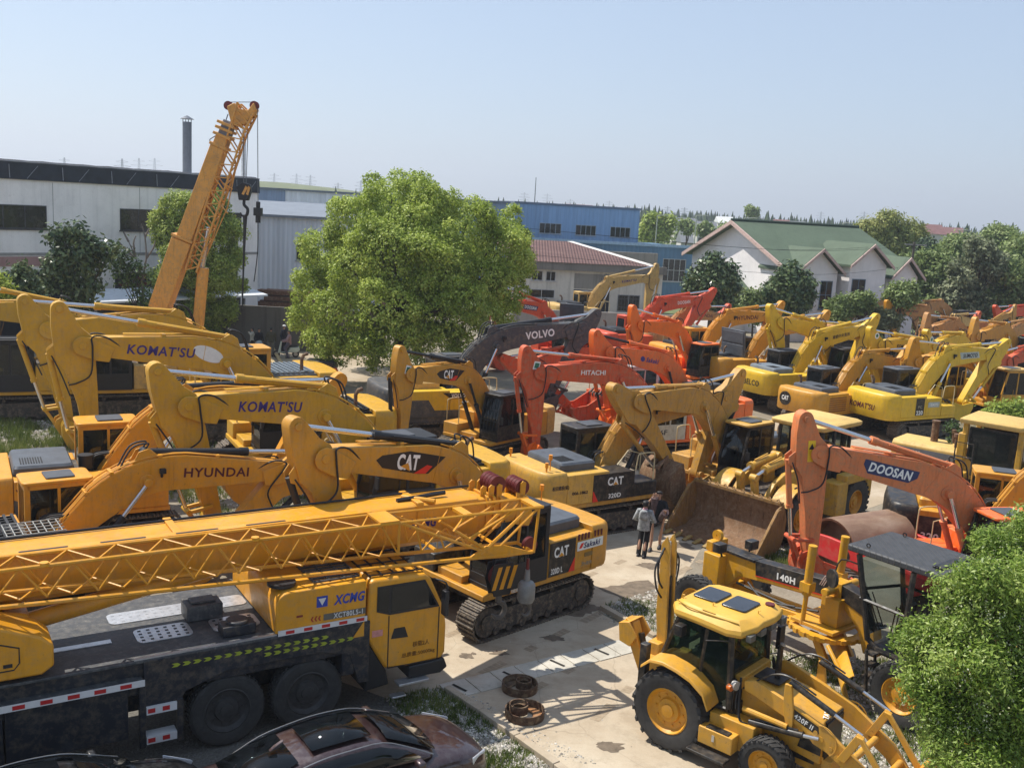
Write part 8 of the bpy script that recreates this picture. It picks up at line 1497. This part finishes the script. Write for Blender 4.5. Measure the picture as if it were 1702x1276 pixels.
m=MB(); h=at_depth(440,302,420); 
rings=[[(h.x+math.cos(a)*r*1.6,420+math.sin(a)*r,z) for a in [i*6.2832/28 for i in range(28)]] for r,z in ((60,-1),(52,4),(38,h.z-4),(20,h.z-1.2),(6,h.z))]; m.loft(rings)
struct(m.build('hill',plain('hill grass',(.13,.15,.075),.95,0,.3,.1),None,0,60),'low grassy mound behind the metal hall')
# ---------------- people ----------------
def skin(name,chains,mat,parent,sub=2,root=0):
    """one continuous surface grown over joints; chains share joints by name: {joint:(pos,radius)} and edges"""
    J,E=chains; ks=list(J); me=bpy.data.meshes.new(name); me.from_pydata([J[k][0] for k in ks],[(ks.index(a),ks.index(b)) for a,b in E],[]); me.materials.append(mat)
    o=bpy.data.objects.new(name,me); C.objects.link(o); o.parent=parent; m=o.modifiers.new('skin','SKIN'); m.use_smooth_shade=True; m.branch_smoothing=.3
    if not me.skin_vertices: pass
    for i,k in enumerate(ks):
        r=J[k][1]; me.skin_vertices[0].data[i].radius=(r,r) if not isinstance(r,tuple) else r; me.skin_vertices[0].data[i].use_root=(i==root)
    s=o.modifiers.new('sub','SUBSURF'); s.levels=1; s.render_levels=sub; return o
SKN=plain('skin tone',(.42,.24,.16),.6,0,.12,6); HAIR=plain('black hair',(.012,.011,.011),.6,0,.3,20); SHOE=plain('dark shoes',(.03,.03,.035),.7)
def cloth(name,rgb,var=.25,scale=14): return plain(name,rgb,.9,0,var,scale,.15)
def person(loc,rz,label,top,bottom,h=1.72,lh=None,rh=None,le=None,re=None,lf=None,rf=None,shorts=False,sleeves=True,hair=True,skirt=None,lk=None,rk=None,lean=0,fingers=True,group=None,shoe=None):
    """x forward, y left; hands, elbows, feet may be placed"""
    k=h/1.72; r=empty('person',loc,rz,k); tag(r,label,'person',group)
    lh=lh or (.12,.26,.84); rh=rh or (.12,-.26,.84); le=le or (-.02,.27,1.10); re=re or (-.02,-.27,1.10); lf=lf or (0,.10,.0); rf=rf or (0,-.10,.0)
    lk=lk or ((lf[0]*.5+.04),lf[1],.48); rk=rk or ((rf[0]*.5+.04),rf[1],.48); L_=lean
    sh=1.40
    J=dict(pel=((0,0,.95),(.12,.15)),waist=((L_*.3,0,1.08),(.11,.135)),chest=((L_*.7,0,1.27),(.115,.16)),nb=((L_*.9,0,1.43),(.06,.07)),neck=((L_+.0,0,1.49),.048),jaw=((L_+.035,0,1.555),(.062,.062)),head=((L_+.015,0,1.63),(.092,.078)),crown=((L_+.0,0,1.69),(.065,.06)),
      ls=((L_*.8,.165,sh),.058),le=(le,.042),lw=(tuple(Vector(le).lerp(Vector(lh),.86)),.028),lp=(lh,(.022,.034)),rs=((L_*.8,-.165,sh),.058),re=(re,.042),rw=(tuple(Vector(re).lerp(Vector(rh),.86)),.028),rp=(rh,(.022,.034)),
      lt=((0,.095,.88),.088),lk=(lk,.055),lc=(tuple(Vector(lk).lerp(Vector(lf),.35)+Vector((-.02,0,0))),.052),la=((lf[0],lf[1],.09),.036),rt=((0,-.095,.88),.088),rk=(rk,.055),rc=(tuple(Vector(rk).lerp(Vector(rf),.35)+Vector((-.02,0,0))),.052),ra=((rf[0],rf[1],.09),.036))
    E=[('pel','waist'),('waist','chest'),('chest','nb'),('nb','neck'),('neck','jaw'),('jaw','head'),('head','crown'),('chest','ls'),('ls','le'),('le','lw'),('lw','lp'),('chest','rs'),('rs','re'),('re','rw'),('rw','rp'),('pel','lt'),('lt','lk'),('lk','lc'),('lc','la'),('pel','rt'),('rt','rk'),('rk','rc'),('rc','ra')]
    for s,p,e in (('l',lh,le),('r',rh,re)) if fingers else ():
        d=(Vector(p)-Vector(e)).normalized(); sd=Vector((0,1,0)); sd=(sd-d*sd.dot(d)); sd=sd.normalized() if sd.length>.1 else Vector((1,0,0)); nn=d.cross(sd); J[s+'k']=(tuple(Vector(p)+d*.035),(.016,.036)); E.append((s+'p',s+'k'))
        for i,(off,ln) in enumerate(((-.03,.062),(-.01,.075),(.011,.07),(.03,.055))):
            a=Vector(p)+d*.05+sd*off; J[f'{s}f{i}a']=(tuple(a),.0095); J[f'{s}f{i}b']=(tuple(a+d*ln*.55+nn*.008),.009); J[f'{s}f{i}c']=(tuple(a+d*ln*.95+nn*.028),.0075); E+= [(s+'k',f'{s}f{i}a'),(f'{s}f{i}a',f'{s}f{i}b'),(f'{s}f{i}b',f'{s}f{i}c')]
        t=Vector(p)+sd*.04*(-1); J[s+'ta']=(tuple(t),.011); J[s+'tb']=(tuple(t+d*.035-sd*.02+nn*.012),.010); J[s+'tc']=(tuple(t+d*.062-sd*.022+nn*.026),.008); E+=[(s+'p',s+'ta'),(s+'ta',s+'tb'),(s+'tb',s+'tc')]
    body=skin('body',(J,E),SKN,r)
    # face
    b=MB(); hx=L_+.015
    for s in (-1,1): b.cyl((hx+.083,s*.03,1.635),(hx+.094,s*.03,1.635),.011,8); b.box(hx+.084,hx+.096,s*.032-.018,s*.032+.018,1.655,1.662)
    b.box(hx+.088,hx+.096,-.022,.022,1.568,1.575); b.build('eyes_and_mouth',plain('facial dark',(.05,.025,.02),.6),body,0,0)
    b=MB(); b._add([(hx+.085,-.014,1.60),(hx+.085,.014,1.60),(hx+.085,0,1.64),(hx+.112,0,1.602)],[(0,1,3),(1,2,3),(2,0,3)])
    for s in (-1,1): b.cyl((hx-.01,s*.078,1.62),(hx-.015,s*.092,1.625),.026,8)
    b.build('nose_and_ears',SKN,body,0,60)
    if hair:
        b=MB(); rg=[]
        for a,q in ((-.25,1.0),(.25,1.06),(.7,.95),(1.1,.62),(1.45,.15)): rg.append([(hx-.012+(.104 if math.cos(t)<.3 else .086)*q*math.cos(t)*math.cos(a*.5),.088*q*math.sin(t),1.64+.085*math.sin(a)-(.05 if math.cos(t)<-.2 and a<0 else 0)+(.045 if math.cos(t)>.5 and a<.3 else 0)) for t in [i*6.2832/16 for i in range(16)]])
        b.loft(rg); b.build('hair',HAIR,body,0,60)
    # clothes: closed shells a little outside the body
    P=lambda n:Vector(J[n][0])
    if top:
        b=MB(); ring=lambda x,z,a,c_:[(x+a*math.cos(t),c_*math.sin(t),z) for t in [i*6.2832/16 for i in range(16)]]
        b.loft([ring(0,.84,.155,.19),ring(0,.92,.155,.19),ring(L_*.3,1.08,.14,.175),ring(L_*.7,1.27,.15,.195),ring(L_*.8,1.38,.125,.20),ring(L_*.9,1.44,.085,.11),ring(L_*.95,1.475,.068,.072)])
        for q in 'lr':
            a,e,w_=P(q+'s'),P(q+'e'),P(q+'w')
            if sleeves is True: b.tube([a.lerp(Vector((0,0,1.38)),.25),a,a.lerp(e,.5),e,e.lerp(w_,.5),w_],[.085,.085,.072,.064,.055,.046],10)
            else: b.tube([a.lerp(Vector((0,0,1.38)),.25),a,a.lerp(e,.62)],[.085,.085,.068],10)
        b.build('top',top,r,0,60)
    if skirt:
        MB().loft([[(q*math.cos(t),q*1.1*math.sin(t),z) for t in [i*6.2832/18 for i in range(18)]] for z,q in ((1.02,.135),(.85,.19),(.55,.25))]).build('skirt',skirt,r,0,60)
    elif bottom:
        b=MB(); b.loft([[(a*math.cos(t),c_*math.sin(t),z) for t in [i*6.2832/16 for i in range(16)]] for z,a,c_ in ((1.0,.135,.165),(.92,.15,.19),(.84,.13,.185),(.80,.09,.16))])
        for q in 'lr':
            a,k_,n_=P(q+'t'),P(q+'k'),P(q+'a'); n_.z=max(.06,n_.z-.04)
            if shorts: b.tube([a+Vector((0,0,.04)),a.lerp(k_,.4),a.lerp(k_,.92)],[.115,.112,.105],12)
            else: b.tube([a+Vector((0,0,.04)),a.lerp(k_,.5),k_,k_.lerp(n_,.45)+Vector((-.015,0,0)),n_],[.115,.098,.083,.08,.072],12)
        b.build('trousers',bottom,r,0,60)
    for s,f in ((1,lf),(-1,rf)):
        b=MB(); b.loft([[(f[0]+x,f[1]+y*w_,z) for y,z in ((-1,f[2]),(1,f[2]),(.95,f[2]+hh*.6),(.5,f[2]+hh),(-.5,f[2]+hh),(-.95,f[2]+hh*.6))] for x,w_,hh in ((-.10,.035,.07),(-.05,.045,.105),(.03,.045,.10),(.11,.05,.06),(.165,.032,.035))]); b.build('shoe',shoe or SHOE,r,.008,50)
    return r
JK=plain('grey mottled jacket',(.26,.27,.27),.9,0,.75,9,.2)
p1=person((4.06,27.77,0),R_(68),'person seen from behind in a grey mottled hooded jacket and black trousers',JK,cloth('black trousers',(.012,.012,.014)),1.70,lh=(.24,.12,1.05),rh=(.24,-.12,1.05),le=(.02,.30,1.12),re=(.02,-.30,1.12),lf=(.02,.1,0),rf=(-.06,-.09,0))
b=MB(); b.loft([[(-.11+x,y*w_,z) for y,z in ((-1,1.20),(1,1.20),(1.05,1.38),(.7,1.46),(-.7,1.46),(-1.05,1.38))] for x,w_ in ((-.10,.09),(-.02,.13),(.05,.12))]); b.build('hood',JK,p1,.03,60); MB().lathe([(.06,1.41),(.085,1.44),(.07,1.49),(.05,1.5)],16).build('collar',plain('pink collar',(.5,.25,.28),.8),p1).rotation_euler=(R_(90),0,0)
p2=person((4.55,28.5,0),R_(-112),'person in black T shirt and dark shorts with one hand raised to the ear',cloth('black shirt',(.012,.012,.014)),cloth('dark patterned shorts',(.09,.06,.06),.6,20),1.80,rh=(.13,-.12,1.58),re=(.12,-.33,1.30),lh=(.34,.30,1.25),le=(.05,.30,1.12),lf=(-.14,.10,.02),rf=(.20,-.09,0),shorts=True,sleeves=False)
b=MB(); b.box(.09,.12,-.13,-.11,1.55,1.70); b.build('phone',BLACK(),p2,.005)
def at(u,v): p=gp(u,v); return (p.x,p.y,0)
person(at(419,588),R_(200),'person in a pale top lifting both arms, leftmost by the dark wall',cloth('cream top',(.45,.43,.36)),cloth('black trousers',(.012,.012,.014)),1.62,lh=(.25,.15,1.5),rh=(.25,-.2,1.45),le=(.1,.28,1.25),re=(.1,-.28,1.25),fingers=False)
person(at(430,590),R_(-60),'person in black cardigan, white shirt and pale blue skirt by the dark wall',cloth('black cardigan',(.012,.012,.016)),None,1.65,skirt=plain('pale blue skirt',(.38,.46,.50),.9,0,.1),fingers=False)
person(at(450,592),R_(100),'person in olive brown top and grey trousers in the middle of the group',cloth('olive brown top',(.07,.065,.04)),cloth('grey khaki trousers',(.16,.155,.13)),1.78,fingers=False)
q=person(at(471,587),R_(-20),'person in dark navy clothes with a white cap, behind the scooter',cloth('navy shirt',(.015,.017,.03)),cloth('navy trousers',(.015,.016,.024)),1.76,fingers=False)
MB().loft([[(x*k+.015,y*k,z) for x,y in [(.1*math.cos(t)+(.05 if math.cos(t)>.7 else 0),.09*math.sin(t)) for t in [i*6.2832/16 for i in range(16)]]] for z,k in ((1.66,1.0),(1.70,.98),(1.745,.6),(1.755,.1))]).build('cap',plain('white cap',(.7,.7,.68),.8),q,0,60)
sc=empty('scooter',at(476,594),R_(195)); tag(sc,'pale mint scooter with a rider by the dark wall','scooter'); MINT=plain('pale mint paint',(.52,.60,.53),.3,0,.1)
b=MB(); b.prism([(.35,.3),(.52,.3),(.42,.75),(.36,1.02),(.28,1.0),(.32,.7)],-.17,.17); b.prism([(-.65,.35),(.35,.28),(.35,.34),(-.1,.36),(-.2,.62),(-.75,.68),(-.8,.5)],-.15,.15); b.build('body_panel',MINT,sc,.03); MB().box(-.7,-.15,-.13,.13,.69,.77).build('saddle',BLACK(),sc,.03); MB().tube([(.33,-.3,1.05),(.36,0,1.0),(.33,.3,1.05)],.018,6).tube([(.36,0,1.0),(.58,0,.25)],.025,6).build('handlebar',BLACK(),sc)
for x in (.6,-.55): wheel(sc,x,0,.22,.22,.1,plain('alloy',(.4,.4,.4),.3,.7),'car',-1,.55)
person((sc.location.x+.15*math.cos(R_(15)),sc.location.y,.0),R_(195),'person in a pink plaid shirt astride the pale mint scooter',cloth('pink plaid shirt',(.30,.20,.21),.6,30),cloth('grey purple trousers',(.10,.09,.12)),1.68,lh=(.45,.25,1.02),rh=(.45,-.25,1.02),le=(.15,.3,1.1),re=(.15,-.3,1.1),lf=(.05,.3,0),rf=(.05,-.3,0),lk=(.25,.22,.6),rk=(.25,-.22,.6),fingers=False)
# odds and ends beside the big tree
o=empty('engine_block',at(528,645)); tag(o,'black and grey salvaged engine standing beside the big tree','engine'); b=MB(); b.box(-.6,.9,-.5,.5,.2,1.5); b.cyl((-.6,0,.9),(-.95,0,.9),.3,14); b.build('crankcase',BLACK(),o,.06); b=MB()
for k in range(5): b.cyl((-.8+k*.12,-.55,.6+.15*k),(-.7+k*.12,-.7,.6+.15*k),.12,8)
b.tube(smooth_pts([(-.9,-.5,1.3),(-1.2,-.6,1.0),(-1.0,-.6,.6),(-.6,-.6,.8)],4),.06,6); b.build('manifold',plain('grey castings',(.25,.25,.24),.6,.2,.4),o)
tag(MB().lathe([(.02,0),(.36,0),(.38,.1),(.38,1.1),(.3,1.2),(.02,1.2)],20).build('oil_drum',plain('orange drum',(.75,.12,.03),.5,0,.2),None,0,30),'bright orange drum beside the salvaged engine under the big tree','drum'); bpy.context.view_layer.update()
d_=[o_ for o_ in C.objects if o_.name.startswith('oil_drum')][0]; p=gp(549,650); d_.location=(p.x,p.y,0); d_.rotation_euler=(R_(90),0,0)
for i,(a,c) in enumerate((((444,598),(462,612)),((453,588),(472,608)))):
    p=gp(*a); q=gp(*c); v=MB().box(0,(q-p).length,-.1,.1,0,.06).build('timber_plank',plain('pale timber',(.45,.33,.16),.8,0,.25,3),None,.01); v.location=(p.x,p.y,.35 if i else .3); v.rotation_euler=(0,R_(6),math.atan2((q-p).y,(q-p).x)); tag(v,'long pale timber plank lying slanted on the ground near the group','plank','planks on the ground')
# ---------------- summer haze ----------------
m=bpy.data.materials.new('haze air'); m.use_nodes=True; t=m.node_tree; t.nodes.clear(); o_=N(t,'ShaderNodeOutputMaterial'); pv_=N(t,'ShaderNodeVolumePrincipled'); pv_.inputs['Color'].default_value=(.86,.92,1,1); pv_.inputs['Density'].default_value=.00045; pv_.inputs['Anisotropy'].default_value=.3; t.links.new(pv_.outputs[0],o_.inputs['Volume'])
hz_=MB().box(-3600,3600,-70,5300,-1,175).build('haze',m,None,0,0); struct(hz_,'pale summer haze over the yard and the fields','stuff')
bpy.context.view_layer.update()
